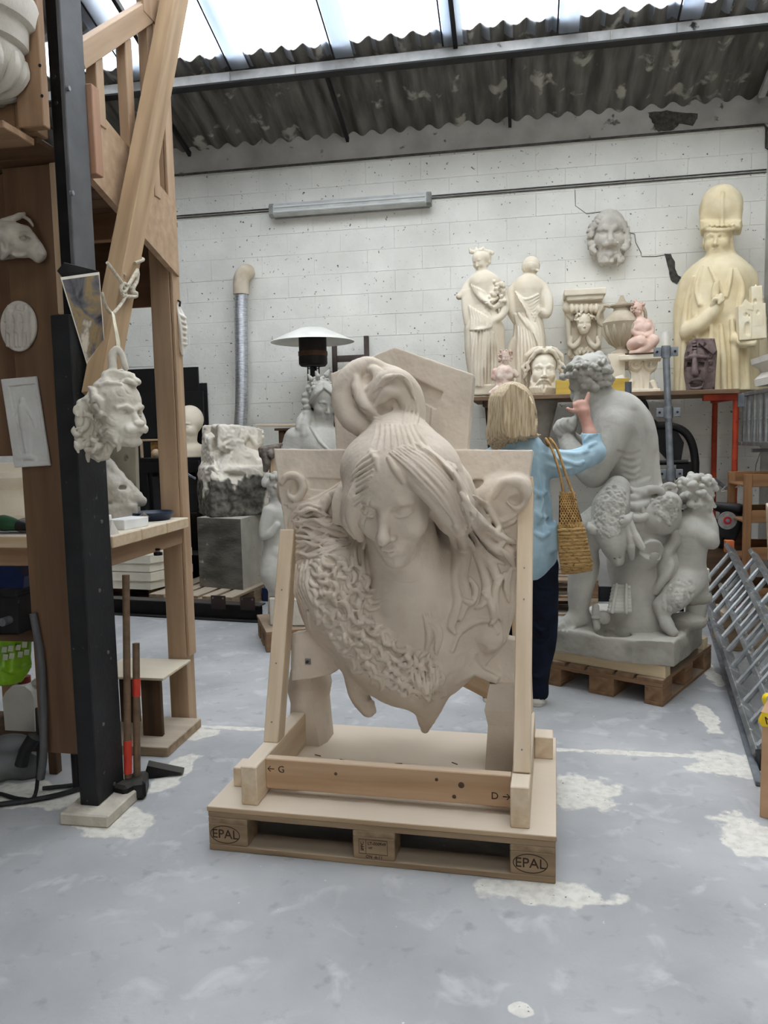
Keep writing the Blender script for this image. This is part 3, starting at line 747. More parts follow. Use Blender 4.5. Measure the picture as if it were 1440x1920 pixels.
# ------------------------------------------------------------------ the relief
def relief():
    O = PY(760, 1000, 3.03)
    rt = thing('plaster_relief', 'large cream plaster relief of a woman bust with swept hair and a gabled top', 'relief', (O[0], O[1], .3))
    S = Sculpt(O, (500, 630, 1020, 1395, -75, 235), .0038, yaw=math.degrees(PALR), lean=-7)
    # slab
    S.poly([(620, 700), (740, 650), (888, 702), (874, 860), (632, 860)], -46, -4, k=0, rnd=2)
    S.poly([(520, 843), (632, 843), (875, 843), (1000, 846), (986, 960), (968, 1080), (950, 1200), (900, 1260), (840, 1300), (800, 1330), (750, 1320), (690, 1290), (640, 1255),
            (590, 1190), (562, 1110), (546, 1040), (534, 950)], -46, 0, k=0, bend=.05, rnd=2)
    S.poly([(545, 1188), (650, 1178), (660, 1235), (620, 1265), (545, 1279)], -46, 4, k=4, rnd=2)
    S.poly([(936, 1196), (967, 1200), (967, 1290), (925, 1284), (885, 1262), (890, 1200)], -46, 6, k=4, rnd=2)
    # recessed gable moulding
    S.poly([(662, 742), (742, 690), (828, 733), (815, 765), (742, 725), (664, 775)], -12, 10, k=0, cut=True)
    S.poly([(668, 775), (742, 725), (806, 757), (800, 850), (668, 850)], -8, 10, k=0, cut=True)
    # ledge: relief field set back below the plain band
    S.poly([(560, 893), (760, 900), (960, 893), (955, 915), (760, 920), (565, 915)], -8, 60, k=2, cut=True, bend=.04)
    # chest, neck, shoulders
    S.ell((765, 1150, -5), (150, 75, 165), k=20)
    S.ell((765, 1210, 0), (110, 62, 110), k=25)
    S.tube([(752, 1000, 70), (765, 1070, 50), (775, 1120, 20)], [62, 66, 80], k=30)
    S.tube([(640, 1075, 5), (660, 1130, 15), (700, 1210, 22), (770, 1275, 18)], [62, 76, 66, 48], k=18)
    S.ell((628, 1120, -4), (72, 60, 95), (0, -12, 0), k=18)
    S.ell((900, 1100, -12), (70, 40, 120), (0, 8, 0), k=20)
    S.tube([(770, 1270, 15), (800, 1310, 4), (797, 1366, -18)], [46, 34, 9], k=14)      # hanging animal head
    S.tube([(662, 1255, -6), (672, 1300, -8), (690, 1330, -6)], [21, 19, 15], k=8)       # hanging paws
    for dx in (-8, 2, 11): S.tube([(686+dx, 1318, 4), (690+dx, 1334, 2)], [6, 5], k=3)
    S.tube([(790, 1215, 42), (812, 1255, 40), (826, 1292, 24)], [20, 19, 14], k=8)
    for dx in (-9, 1, 11): S.tube([(818+dx, 1282, 36), (824+dx, 1302, 28)], [7, 5], k=3)
    # volute at the lower right
    S.poly([(836, 1228), (846, 1196), (864, 1172), (890, 1157), (918, 1156), (938, 1172), (942, 1198), (932, 1218), (912, 1226), (894, 1216), (890, 1234), (906, 1256), (936, 1272), (930, 1284), (890, 1270), (856, 1284), (836, 1262)], -20, 24, k=6, rnd=7)
    S.ell((918, 1196, 24), (24, 12, 24), k=6); S.ell((898, 1222, 40), (13, 20, 12), k=5, cut=True); S.lock([(848, 1220), (862, 1186), (892, 1166), (920, 1166), (934, 1186)], [3, 5, 5, 4, 3], k=4, lift=1)
    # ---------------- head
    T, E, K = head(S, (747, 927, 132), 222, yaw=-9, pitch=27, roll=2, nose=1.05, ears=False, eyes='down', lips=1.15, brow=.75, jaw=.8, cheek=.95)
    # hair mass
    S.ell((752, 885, 92), (108, 104, 84), (0, 4, 0), k=12)
    S.ell((690, 925, 112), (42, 62, 66), (0, 14, 0), k=12)
    S.ell((842, 935, 92), (40, 64, 72), (0, -18, 0), k=12)
    S.ell((862, 915, 40), (26, 40, 50), (0, -20, 0), k=16); S.ell((644, 940, 36), (20, 34, 46), (0, 16, 0), k=16)
    # clear the face again: forehead window
    # swept locks from the parting to the viewer's right
    for off, r in ((0, 13), (15, 14), (31, 14), (47, 13), (63, 12)):
        S.tube([(722+off*.5, 846-off*.35, 178-off*.3), (752+off*.62, 876-off*.45, 202-off*.25), (800+off*.7, 922-off*.45, 205-off*.4), (838+off*.55, 968-off*.3, 178-off*.5), (858+off*.45, 1000-off*.2, 140-off*.5)], [r*.8, r*1.05, r*1.1, r, r*.5], k=5)
    for i in range(7):      # fine raised ridges on the swept locks
        o = i*9
        S.lock([(735+o*.55, 850-o*.3), (775+o*.66, 892-o*.42), (818+o*.68, 938-o*.4), (850+o*.5, 980-o*.25)], [2, 4, 4, 2], k=2.5, lift=-.5)
    for i in range(4): S.groove([(742+i*16, 862-i*6), (788+i*15, 902-i*7), (826+i*13, 944-i*6), (850+i*10, 985-i*5)], 2.2)
    S.tube([(684, 900, 180), (668, 935, 176), (664, 975, 150), (676, 1008, 120)], [14, 16, 15, 8], k=5)
    S.tube([(672, 905, 150), (655, 940, 140), (652, 975, 120), (668, 1005, 100)], [13, 14, 13, 7], k=5)
    S.groove([(700, 925), (688, 955), (682, 985)], 2.4)
    # locks to the viewer's left, ridge by ridge
    for i in range(8):
        S.lock([(704-i*2, 848+i*11), (684-i*3, 862+i*12), (664-i*2, 884+i*10.5), (653+i*1, 906+i*8)], [2, 4.5, 5, 2], k=1.4, lift=2.2, force=True)
    for i in range(7): S.groove([(700-i*2, 856+i*11), (680-i*3, 870+i*12), (660-i*1.5, 892+i*10)], 2.2, k=1.2)
    for i in range(5): S.lock([(678-i*6, 925+i*3), (668-i*5, 952+i*4), (664-i*3, 985), (674-i*3, 1008-i*3)], [2, 4, 4, 1.5], k=1.6, lift=1.4)
    for i in range(9):       # finer strands on the swept side
        o = i*8+4; S.lock([(728+o*.62, 850-o*.34), (768+o*.68, 884-o*.44), (812+o*.7, 930-o*.42), (846+o*.55, 972-o*.26), (860+o*.4, 1000-o*.2)], [1.5, 3.2, 3.4, 3, 1.2], k=1.4, lift=1.5)
    for i in range(6): S.groove([(738+i*11, 850-i*5), (782+i*11, 890-i*6), (824+i*10, 936-i*6), (850+i*8, 978-i*5)], 2, k=1.2)
    for i in range(5): S.lock([(820+i*10, 858+i*9), (842+i*8, 880+i*11), (856+i*6, 910+i*13), (862+i*5, 945+i*12)], [1.5, 4, 4, 1.5], k=1.6, lift=1.2)
    # parting roll and small bow on the crown
    S.lock([(694, 846), (704, 860), (708, 880)], [3, 5, 2], k=4, lift=0); S.lock([(728, 858), (742, 882), (756, 905)], [3, 6, 3], k=3, lift=2)
    S.tube([(678, 866, 150), (688, 852, 158), (702, 856, 160)], [9, 10, 8], k=4)
    # flower clasp at the viewer's right
    for k_ in range(9):
        a = k_*.7; S.ell((838+13*math.cos(a), 880+8*math.sin(a), 150+5*math.sin(a*2)), (7, 7, 6), k=2)
    S.ell((647, 891, 90), (7, 7, 7), k=1)
    # neck of the knot and the knot
    S.tube([(752, 846, 110), (742, 815, 92), (738, 790, 80)], [66, 50, 44], k=14)
    S.ell((722, 745, 74), (58, 46, 58), k=10)
    S.tube([(726, 694, 84), (690, 684, 92), (658, 704, 96), (644, 745, 92), (660, 785, 92), (700, 806, 96), (748, 800, 98)], [10, 15, 19, 22, 22, 18, 9], k=4)
    S.tube([(668, 706, 104), (672, 735, 112), (690, 765, 116), (724, 782, 114)], [8, 11, 12, 8], k=3)
    S.tube([(700, 742, 114), (722, 712, 120), (752, 712, 116), (774, 740, 104), (780, 780, 96), (772, 815, 98), (758, 838, 104)], [11, 15, 17, 18, 17, 16, 10], k=4)
    S.tube([(708, 762, 120), (728, 735, 126), (752, 738, 120), (762, 765, 112), (752, 800, 108)], [8, 12, 12, 12, 7], k=3)
    S.tube([(690, 690, 92), (708, 700, 110), (700, 725, 114), (682, 735, 108)], [9, 11, 10, 6], k=2)
    S.ell((722, 768, 122), (13, 10, 11), k=4, cut=True); S.ell((692, 712, 112), (14, 10, 9), k=4, cut=True)
    for i in range(4):
        S.lock([(700+i*7, 735-i*5), (725+i*7, 706-i*1), (756+i*4, 712+i*2), (774+i*1.5, 745+i*2)], [1.5, 3, 3, 1.5], k=1.5, lift=.6)
        S.lock([(650+i*6, 722), (650+i*5, 755), (672+i*4, 788-i*4), (712, 802-i*5)], [1.5, 3, 3, 1.5], k=1.5, lift=.6)
        S.lock([(782-i*7, 760), (783-i*8, 780), (780-i*8, 800)], [1.5, 3, 1.5], k=1.5, lift=.6)
        S.groove([(654+i*7, 720), (653+i*6, 757), (676+i*4, 785-i*4), (716, 799-i*5)], 1.8, k=1); S.groove([(704+i*7, 735-i*5), (728+i*7, 709-i*1), (758+i*4, 716+i*2), (772+i*1.5, 748+i*2)], 1.8, k=1)
    for i in range(9): S.lock([(706+i*9, 796), (705+i*10.4, 818), (694+i*14, 842)], [1.5, 4, 2], k=1.6, lift=.5, force=True)
    # locks falling by the neck
    for p, r in (([(858, 985), (872, 1030), (866, 1080), (874, 1120), (862, 1160)], 12), ([(874, 990), (888, 1030), (880, 1075), (892, 1105), (884, 1135)], 10),
                 ([(848, 1000), (858, 1045), (852, 1090), (858, 1130), (846, 1170), (852, 1185)], 10), ([(690, 1005), (678, 1040), (688, 1075), (678, 1105)], 9), ([(674, 1010), (664, 1045), (672, 1082)], 8)):
        S.lock(p, [r*.7, r, r*.9, r*.8, r*.4], k=4, lift=r*.4)
    S.tuft([(862, 990), (878, 1040), (868, 1090), (880, 1130)], 26, 4, 4.5, k=2, lift=1.5)
    S.tuft([(686, 1000), (676, 1040), (684, 1085), (690, 1120)], 26, 4, 4, k=2, lift=1.5)
    # hair streaming over the panel to the viewer's right
    S.tube([(862, 905, 70), (890, 960, 45), (920, 1005, 26), (958, 1035, 22)], [20, 17, 13, 7], k=8)
    for P, w, n, r in (([(862, 910), (895, 965), (930, 1010), (965, 1040)], 30, 4, 5), ([(866, 960), (896, 1015), (925, 1050), (930, 1085)], 30, 4, 5), ([(850, 880), (890, 905), (915, 935), (925, 960)], 26, 3, 4.5),
                       ([(880, 1000), (915, 1045), (945, 1060), (972, 1050)], 14, 2, 4)):
        S.tuft(P, w, n, r, k=2.5, lift=2)
    S.lock([(925, 985), (940, 1000), (938, 1022), (915, 1024), (905, 1008), (916, 994)], [5, 7, 7, 6, 5, 3], k=2.5, lift=3)
    S.lock([(912, 955), (922, 975), (940, 985)], [3, 5, 2], k=2, lift=2); S.lock([(880, 1085), (892, 1105), (885, 1130), (870, 1125)], [4, 6, 6, 4], k=3, lift=3)
    # shell volute upper right, scroll upper left
    S.ell((945, 935, 8), (48, 30, 45), k=12); S.ell((962, 918, 22), (34, 26, 28), (0, -20, 0), k=6)
    S.lock([(925, 930), (945, 905), (975, 905), (985, 930), (970, 950), (955, 942)], [6, 9, 10, 9, 8, 5], k=3, lift=3)
    S.ell((965, 938, 44), (11, 14, 9), k=5, cut=True)
    for i in range(3): S.lock([(905+i*6, 958+i*8), (930+i*4, 968+i*9), (960, 958+i*10), (980, 935+i*14)], [2, 5, 5, 2], k=2.5, lift=1)
    S.ell((552, 918, -4), (36, 24, 42), k=10)
    S.lock([(528, 905), (540, 892), (560, 895), (568, 915), (556, 935), (542, 928), (545, 912)], [5, 7, 8, 8, 7, 5, 3], k=2, lift=3)
    S.ell((550, 915, 22), (8, 10, 12), k=4, cut=True)
    for i in range(4): S.lock([(535+i*6, 945+i*5), (560+i*6, 945+i*3), (600, 932+i*5), (640, 905+i*8)], [2, 5, 5, 3], k=2, lift=1.5)
    S.lock([(650, 915), (615, 935), (602, 965), (612, 985), (640, 990)], [6, 11, 11, 9, 5], k=4, lift=4); S.ell((622, 955, 40), (9, 20, 20), (0, -20, 0), k=4, cut=True)
    for P in ([(655, 1000), (620, 985), (585, 985), (552, 965)], [(650, 1010), (610, 1005), (575, 1008), (548, 1000)], [(650, 1020), (610, 1022), (575, 1030), (548, 1040)], [(600, 960), (575, 955), (555, 975), (552, 990)]):
        S.tuft(P, 16, 3, 4.5, k=2.5, lift=2, taper=1.4)
    rw = random.Random(11)
    for i in range(22):
        x, y = rw.uniform(548, 600), rw.uniform(955, 1045); S.lock([(x+60, y+rw.uniform(-14, 14)), (x+35, y+rw.uniform(-8, 8)), (x+12, y+rw.uniform(-8, 8)), (x-4, y+rw.uniform(-10, 10))], [1.2, 3.4, 3.4, 1.2], k=1.8, lift=1)
    for P, r in (([(864, 925), (896, 972), (936, 1006), (974, 1020)], 6.5), ([(868, 945), (898, 995), (932, 1030), (968, 1046)], 6), ([(872, 975), (896, 1025), (922, 1058), (932, 1088), (922, 1106)], 6.5), ([(878, 1010), (900, 1055), (912, 1095), (906, 1130), (892, 1140)], 6),
                 ([(946, 1075), (930, 1102), (928, 1136), (940, 1164)], 6), ([(962, 1056), (950, 1095), (954, 1128)], 5), ([(888, 930), (912, 950), (935, 985), (930, 1005)], 5), ([(940, 1030), (955, 1045), (972, 1075)], 4.5), ([(884, 960), (915, 990), (950, 1012)], 3.5), ([(890, 1005), (915, 1040), (945, 1058)], 3.5), ([(905, 1110), (920, 1130), (926, 1160), (918, 1172)], 5)):
        S.lock(P, [r*.5, r*1.35, r*1.35, r*.4], k=3, lift=r*.5, force=True); S.groove([(x+2, y-2) for x, y in P], 2, k=1)
    # fleece mantle: curls
    rg = random.Random(3)
    def inside(x, y):
        a = S_poly; c = False; n = len(a)
        for i in range(n):
            x0, y0 = a[i]; x1, y1 = a[i-1]
            if (y0 > y) != (y1 > y) and x < (x1-x0)*(y-y0)/(y1-y0)+x0: c = not c
        return c
    S_poly = [(556, 1060), (600, 1040), (660, 1040), (690, 1080), (688, 1130), (705, 1170), (730, 1195), (775, 1215), (815, 1225), (832, 1270), (815, 1305), (775, 1312), (720, 1290), (660, 1245), (600, 1190), (565, 1120)]
    done = []
    for _ in range(1600):
        x, y = rg.uniform(548, 835), rg.uniform(1035, 1312)
        if not inside(x, y) or any((x-a)**2+(y-b)**2 < 130 for a, b in done): continue
        done.append((x, y)); th = math.atan2(1300-y, 800-x)+.25*math.sin(x*.05)+rg.uniform(-.5, .5); sw = rg.choice((-1, 1)); L = rg.uniform(20, 30)
        c, s_ = math.cos(th), math.sin(th); P = []
        for t, w in ((0, 0), (.35, .22), (.7, .2), (1, -.12), (1.05, -.38)): P.append((x+L*(t*c-sw*w*s_), y+L*(t*s_+sw*w*c)))
        S.lock(P, [2, 5.2, 5, 3.6, 1.4], k=1.6, lift=rg.uniform(.8, 2.4), sub=3)
    for P in ([(562, 1060), (556, 1100), (572, 1140), (578, 1180)], [(575, 1050), (570, 1095), (585, 1135), (592, 1165)]): S.tuft(P, 14, 3, 5, k=3, lift=2)
    for P in ([(800, 1150), (806, 1185), (800, 1220)], [(812, 1165), (822, 1190), (818, 1225)]): S.tuft(P, 12, 3, 4, k=2.5, lift=1)
    for i in range(8): S.lock([(772+i*7, 1262-i*1.5), (778+i*6, 1285), (788+i*4, 1302)], [2, 3.5, 1.5], k=2, lift=.6)
    S.groove([(778, 1312), (800, 1318), (815, 1308)], 2.5)
    # neckline crease
    S.groove([(730, 1088), (765, 1094), (800, 1084)], 1.4)
    body = S.mesh('sculpted_slab', M_PLASTER, rt, disp=lambda v, n: .0011*fbm(v, 18, 3, 5)+.0008*fbm(v, 60, 2, 9))
    # faceted plaster feet cast on the back of the arms
    frame(PAL0, PALR)
    def foot(x0, x1, y0, y1, zt, inset, nm='foot'):
        h = .29; v = []
        prof = ((TOP, 0), (.34, .012), (.40, .0), (zt, .02))
        rings = []
        for z, ins in prof: rings.append([(x0+ins, y0+ins*.5, z), (x1-ins-inset*(z-TOP)/h, y0+ins*.5, z), (x1+.02-ins-inset*(z-TOP)/h, y0+.05, z), (x1+.02-ins, y1, z), (x0, y1, z)])
        vv, f = ring_mesh(rings); return raw(nm, vv, f, M_PLASTER, rt)
    foot(.10, .235, .575, .72, .50, .02); foot(.935, 1.045, .455, .62, .50, -.02)
    # bolts
    frame()
    for (x, y) in ((578, 1240), (929, 1272)):
        d = PY(x, y, 2.945); n = Vector((0, -1, 0))
        P = S.O + S.R @ S.q((x, y, 5)); P = np.array(P)
        nn = S.R @ np.array([0, -1, 0]); bl = thing_part = box('washer', P+nn*.004, (.024, .004, .024), M_GALV, rt, (0, 0, math.degrees(PALR)), b=.001)
        cyl('bolt', P+nn*.004, P+nn*.018, .006, mat('rusty_bolt', (110, 80, 60), (80, 60, 46), .6, 30, .1, 50, metal=.5), bl, seg=6)
relief()
# ================================================================== satyr group
PF = PZ(1243, 1326); PALS = math.radians(61.7)
M_PALD = wood('dark_pallet_wood', (136, 106, 78), (100, 74, 52), .85, dust=((176, 164, 146), .45))
frame((PF[0], PF[1], 0), PALS)
pal2, _ = make_pallet('small brown pallet under the grey clay group of satyr and child', M_PALD, L=.86, Wd=.68, mark=False)
M_BEAMW = wood('pale_beam', (208, 190, 158), (186, 164, 130))
o = span('support_beam', (.03, .0, .144), (.11, .67, .212), M_BEAMW); tag(o, 'pale squared timber under the front of the clay plinth', 'timber', 'timbers under the clay plinth')
o = span('support_beam', (.70, .0, .144), (.78, .67, .212), M_BEAMW); tag(o, 'squared timber under the rear of the clay plinth', 'timber', 'timbers under the clay plinth')
PLZ = .212
frame()
def clay_disp(a=.0012, s=30): return lambda v, n: a*fbm(v, s, 3, 3)
def satyr():
    O = PY(1185, 1200, 4.56)
    rt = thing('satyr_statue', 'grey clay statue of a seated bearded satyr with a child on a plinth', 'statue', (O[0], O[1], PLZ))
    BX = (1000, 640, 1370, 1275, -120, 130)
    kw = dict(cell=.0046)
    # plinth: the outline follows the pallet
    Sp = Sculpt(O, (1000, 1090, 1370, 1290, -180, 160), cell=.007, zmin=PLZ-O[2])
    Mi = Sp.R.T
    def loc(P): return Mi @ (np.asarray(P)-O)
    c1, c2, c3 = PZ(1026, 1220, PLZ), PZ(1266, 1259, PLZ), PZ(1328, 1192, PLZ)
    ex = (c2-c1); ey = (c3-c2); ctr = c1+ex/2+ey/2; wx, wy = np.linalg.norm(ex), np.linalg.norm(ey)
    ang = math.degrees(math.atan2(ex[1], ex[0]))-math.degrees(math.atan2(Sp.R[1, 0], Sp.R[0, 0]))
    Sp.mbox(loc(ctr+np.array([0, 0, .06])), (wx/2, wy/2, .075), Rz(ang), .022, 0)
    for x, y, d, r in ((1060, 1180, 40, 26), (1120, 1165, 10, 40), (1200, 1165, 0, 50), (1290, 1165, 10, 34), (1262, 1205, 60, 24), (1300, 1120, -20, 34), (1310, 1085, -40, 22)): Sp.ell((x, y, d), (r, r, r*.5), k=12)
    Sp.ell((1150, 1192, 70), (30, 24, 8), k=10, cut=True); Sp.ell((1235, 1208, 86), (20, 20, 9), k=8, cut=True)
    Sp.mesh('plinth', mat('darker_clay_plinth', (162, 158, 147), (134, 130, 120), .85, 5, .2, 50, dust=((186, 182, 170), .8)), rt, disp=lambda v, n: .006*fbm(v, 7, 3, 4)+.0015*fbm(v, 40, 2, 8))
    # ---- figure
    S = Sculpt(O, (1010, 655, 1275, 1200, -90, 110), **kw)
    S.tube([(1158, 785, 0), (1176, 835, -6), (1186, 880, -8), (1188, 930, -4)], [50, 54, 47, 44], k=8)
    S.ell((1166, 790, 4), (54, 46, 40), (0, 22, 0), k=14)          # shoulder girdle
    S.ell((1196, 808, 16), (28, 30, 50), (0, -20, 0), k=14); S.ell((1150, 800, 30), (34, 28, 32), k=12)   # back, deltoid
    S.ell((1190, 950, 6), (56, 46, 48), k=14)                       # hips
    S.tube([(1152, 800, 40), (1132, 845, 50), (1114, 886, 52)], [34, 31, 25], k=10)
    S.ell((1126, 852, 58), (24, 22, 30), (0, 30, 0), k=8)
    S.tube([(1112, 888, 52), (1090, 868, 34), (1068, 836, 8), (1058, 815, -8)], [24, 23, 18, 13], k=8)
    S.tube([(1130, 800, -40), (1098, 845, -50), (1075, 830, -40), (1062, 812, -22)], [30, 25, 19, 13], k=8)
    S.groove([(1196, 770), (1208, 810), (1212, 850), (1208, 890)], 6, k=12, lift=.2); S.groove([(1160, 905), (1190, 902), (1218, 892)], 4, k=6)
    for i in range(4): S.groove([(1158+i*4, 846+i*14), (1180+i*3, 854+i*13), (1200, 848+i*13)], 2.6, k=5)
    # hands with a reed
    S.ell((1056, 806, -6), (17, 14, 17), k=6); S.ell((1066, 800, -16), (15, 14, 18), k=6)
    for j, (x, y) in enumerate(((1042, 798), (1046, 791), (1053, 788), (1060, 788))):
        S.tube([(x+10, y+18, 8), (x, y+8, 12), (x+2, y, 8), (x+10, y-1, 2)], [5, 5, 4.6, 3.6], k=1.5)
    S.tube([(1066, 815, 0), (1072, 795, 2), (1078, 786, -2)], [9, 11, 7], k=3)
    # legs
    S.tube([(1180, 965, 30), (1130, 985, 52), (1098, 1000, 58)], [44, 40, 31], k=10)
    S.ell((1092, 1004, 60), (28, 28, 30), k=10)
    S.tube([(1090, 1010, 58), (1094, 1055, 48), (1088, 1105, 44), (1084, 1150, 42)], [27, 28, 23, 17], k=8)
    S.ell((1100, 1062, 38), (20, 22, 34), k=10)
    S.tube([(1090, 1158, 40), (1070, 1166, 50), (1048, 1178, 56)], [18, 16, 11], k=8); S.ell((1098, 1164, 34), (12, 13, 12), k=6)
    for j in range(5): S.tube([(1056-j*2+j*7, 1172+j*1.5, 62), (1040+j*8, 1181+j*1.6, 66+j*2)], [6.5 if j == 0 else 5, 5 if j == 0 else 3.8], k=2)
    S.tube([(1195, 985, -20), (1170, 1050, -30), (1178, 1110, -36)], [40, 32, 26], k=10)
    # loin cloth
    for p in ([(1150, 925), (1180, 935), (1215, 928), (1240, 915)], [(1156, 940), (1190, 950), (1222, 940), (1244, 925)], [(1178, 915), (1200, 925), (1228, 918)], [(1166, 960), (1196, 972), (1226, 960)]):
        S.lock(p, [4, 8, 8, 5], k=4, lift=2)
    S.tube([(1228, 830, 12), (1232, 875, 14), (1236, 910, 16), (1250, 918, 22)], [4, 5, 7, 7], k=4)
    S.tube([(1198, 922, 50), (1220, 918, 54), (1240, 922, 50), (1234, 938, 48), (1206, 938, 50), (1198, 922, 50)], [7, 8, 7, 7, 8, 7], k=3)
    for rr in (14, 7): S.tube([(1255+rr*math.cos(a), 918+rr*.75*math.sin(a), 30+rr*.2) for a in np.linspace(0, 5.6, 8)], [3, 3.6], k=1)
    # head
    T, E, K = head(S, (1104, 722, 6), 98, yaw=-42, pitch=22, roll=4, nose=1.1, brow=1.3, ears=False, cheek=1.1)
    S.tube([(1112, 735, -4), (1132, 760, 2), (1150, 785, 6)], [30, 33, 40], k=8)
    rg = random.Random(5)
    for i in range(46):                                  # curls round the head and beard
        a = rg.uniform(-3.1, 1.2); z = rg.uniform(-.05, .42); p = T((.38*math.cos(a)*math.sqrt(max(0, 1-(z*1.7)**2)), .42*math.sin(a)*math.sqrt(max(0, 1-(z*1.7)**2))-.05, z+.05))
        S.mell(p, np.array([.022, .022, .02])*rg.uniform(.8, 1.3), None, .006)
    for i in range(26):
        x = rg.uniform(-.2, .2); K([(x, .2, -.38), (x*1.1+rg.uniform(-.04, .04), .27, -.48), (x*1.05, .22, -.6-rg.uniform(0, .1))], [.05, .055, .03], .02)
    K([(-.12, .33, -.27), (0, .4, -.255), (.12, .33, -.27)], [.03, .045, .03], .03)
    S.ell((1100, 690, 2), (42, 46, 20), (0, -8, 0), k=6); S.ell((1108, 680, -4), (32, 38, 14), k=8)
    for i in range(9): S.ell((1056+i*10.5, 708-i*2.2+rg.uniform(-2, 2), 30+16*math.sin(i*.42)), (7.5, 8, 6.5), (0, rg.uniform(-40, 40), 0), k=2)
    for i in range(34):
        x = rg.uniform(1060, 1142); y = rg.uniform(672, 700); a_ = rg.uniform(0, 6.3); r_ = 6
        S.lock([(x+r_*math.cos(a_+t), y+.7*r_*math.sin(a_+t)) for t in (0, 1, 2)], [2, 4, 2], k=2, lift=1, sub=3)
    for i in range(16): S.ell((1126+rg.uniform(-4, 18), 700+rg.uniform(-14, 30), 26+rg.uniform(-4, 8)), (6, 6, 6), k=2)
    S.mesh('satyr_figure', M_CLAY, rt, disp=clay_disp())
    # ---- stump, wine skin and drapery
    S = Sculpt(O, (1130, 900, 1300, 1200, -60, 130), **kw)
    S.tube([(1200, 985, 6), (1196, 1060, 10), (1196, 1120, 8), (1196, 1175, 4)], [52, 42, 44, 58], k=6)
    S.tube([(1190, 1058, 30), (1212, 1042, 54), (1222, 1032, 66)], [24, 22, 21], k=8); S.bx((1234, 1022, 80), (26, 8, 26), (25, 12, 20), 2, 2, cut=True)
    S.ell((1232, 965, 36), (42, 36, 38), (0, 10, 0), k=8); S.ell((1252, 945, 40), (24, 28, 22), k=6)
    S.tube([(1200, 940, 60), (1202, 952, 68), (1205, 964, 66)], [5, 6, 4], k=3)
    rg = random.Random(9)
    S.bumps([(1222, 938), (1240, 930), (1268, 936), (1272, 960), (1258, 985), (1236, 975)], 60, 4.2, k=1.6, seed=9, stretch=1.5)
    for P, r in (([(1262, 985, 30), (1268, 1010, 34), (1252, 1035, 40), (1244, 1060, 40), (1240, 1085, 36)], 11), ([(1256, 1000, 24), (1262, 1040, 30), (1266, 1065, 28), (1248, 1085, 34), (1236, 1108, 34)], 10),
                 ([(1246, 1030, 34), (1256, 1060, 44), (1240, 1090, 46), (1230, 1108, 42)], 9), ([(1268, 1040, 24), (1258, 1075, 36), (1256, 1100, 34)], 8)): S.tube(P, [r*.8, r, r, r*.9, r*.7], k=4)
    S.tube([(1150, 935, 40), (1172, 965, 52), (1186, 1000, 56)], [16, 17, 10], k=8)
    S.mesh('tree_stump', M_CLAY, rt, disp=clay_disp(.002, 22))
    # ---- kid goat
    S = Sculpt(O, (1100, 895, 1220, 1075, 0, 130), **kw)
    S.tube([(1158, 915, 60), (1146, 950, 74), (1140, 990, 82)], [22, 33, 30], k=6)
    S.tube([(1142, 990, 84), (1150, 1022, 92), (1157, 1048, 92)], [29, 22, 12], k=6); S.ell((1158, 1052, 94), (11, 12, 9), k=4)
    S.tube([(1160, 985, 96), (1170, 976, 104), (1178, 968, 104)], [6, 9, 2], k=3); S.tube([(1122, 990, 92), (1114, 985, 96), (1112, 975, 92)], [6, 8, 2], k=3)
    S.tube([(1170, 955, 72), (1182, 985, 84), (1196, 1012, 90)], [9, 7, 6], k=3); S.tube([(1192, 1008, 90), (1204, 1027, 92)], [8, 6], k=2); S.groove([(1197, 1012), (1206, 1030)], 1.6)
    S.tube([(1170, 985, 88), (1180, 1012, 92), (1184, 1028, 92)], [7.5, 6.2, 5.6], k=2); S.tube([(1182, 1026, 92), (1185, 1046, 90)], [8, 5], k=2)
    S.ell((1160, 1018, 108), (5, 4, 4), k=2); S.groove([(1148, 1050), (1157, 1055), (1166, 1049)], 1.8); S.ell((1152, 1046, 104), (2, 3, 1.6), k=1, cut=True); S.ell((1162, 1045, 104), (2, 3, 1.6), k=1, cut=True); S.tube([(1164, 984, 104), (1176, 974, 112), (1186, 962, 108)], [6, 8, 2], k=2); S.tube([(1120, 996, 100), (1108, 992, 104), (1104, 980, 98)], [6, 8, 2], k=2); S.groove([(1132, 1026), (1140, 1034)], 1.8); S.groove([(1160, 1020), (1166, 1012)], 1.6)
    rg = random.Random(4)
    S.bumps([(1126, 925), (1150, 908), (1170, 920), (1172, 970), (1160, 1006), (1128, 1006), (1114, 980), (1116, 945)], 130, 3.8, k=1.6, seed=4)
    S.mesh('goat_kid', M_CLAY, rt, disp=clay_disp())
    # ---- child
    S = Sculpt(O, (1225, 880, 1350, 1200, -90, 110), **kw)
    T, E, K = head(S, (1308, 932, 10), 76, yaw=105, pitch=8, roll=0, young=1, cheek=1.25, nose=.8, jaw=1.05)
    S.tube([(1304, 955, 6), (1296, 985, 8)], [17, 22], k=8)
    S.tube([(1292, 1000, 8), (1288, 1030, 8), (1286, 1065, 4)], [38, 34, 33], k=8); S.ell((1300, 990, 14), (34, 30, 20), (0, 10, 0), k=8)
    S.tube([(1308, 992, 26), (1326, 1008, 34), (1334, 1015, 30)], [18, 16, 12], k=6); S.tube([(1334, 1016, 28), (1334, 990, 20), (1328, 962, 14)], [13, 12, 8], k=5)
    for j in range(4): S.tube([(1327+j*2, 964-j*3, 14+j*3), (1330, 950-j*3, 16+j*3)], [4, 3], k=1.5)
    S.ell((1284, 1085, 6), (36, 36, 34), k=10); S.ell((1300, 1080, 0), (24, 30, 34), k=8)
    S.tube([(1282, 1095, 24), (1262, 1122, 44), (1244, 1136, 52)], [30, 24, 17], k=8)
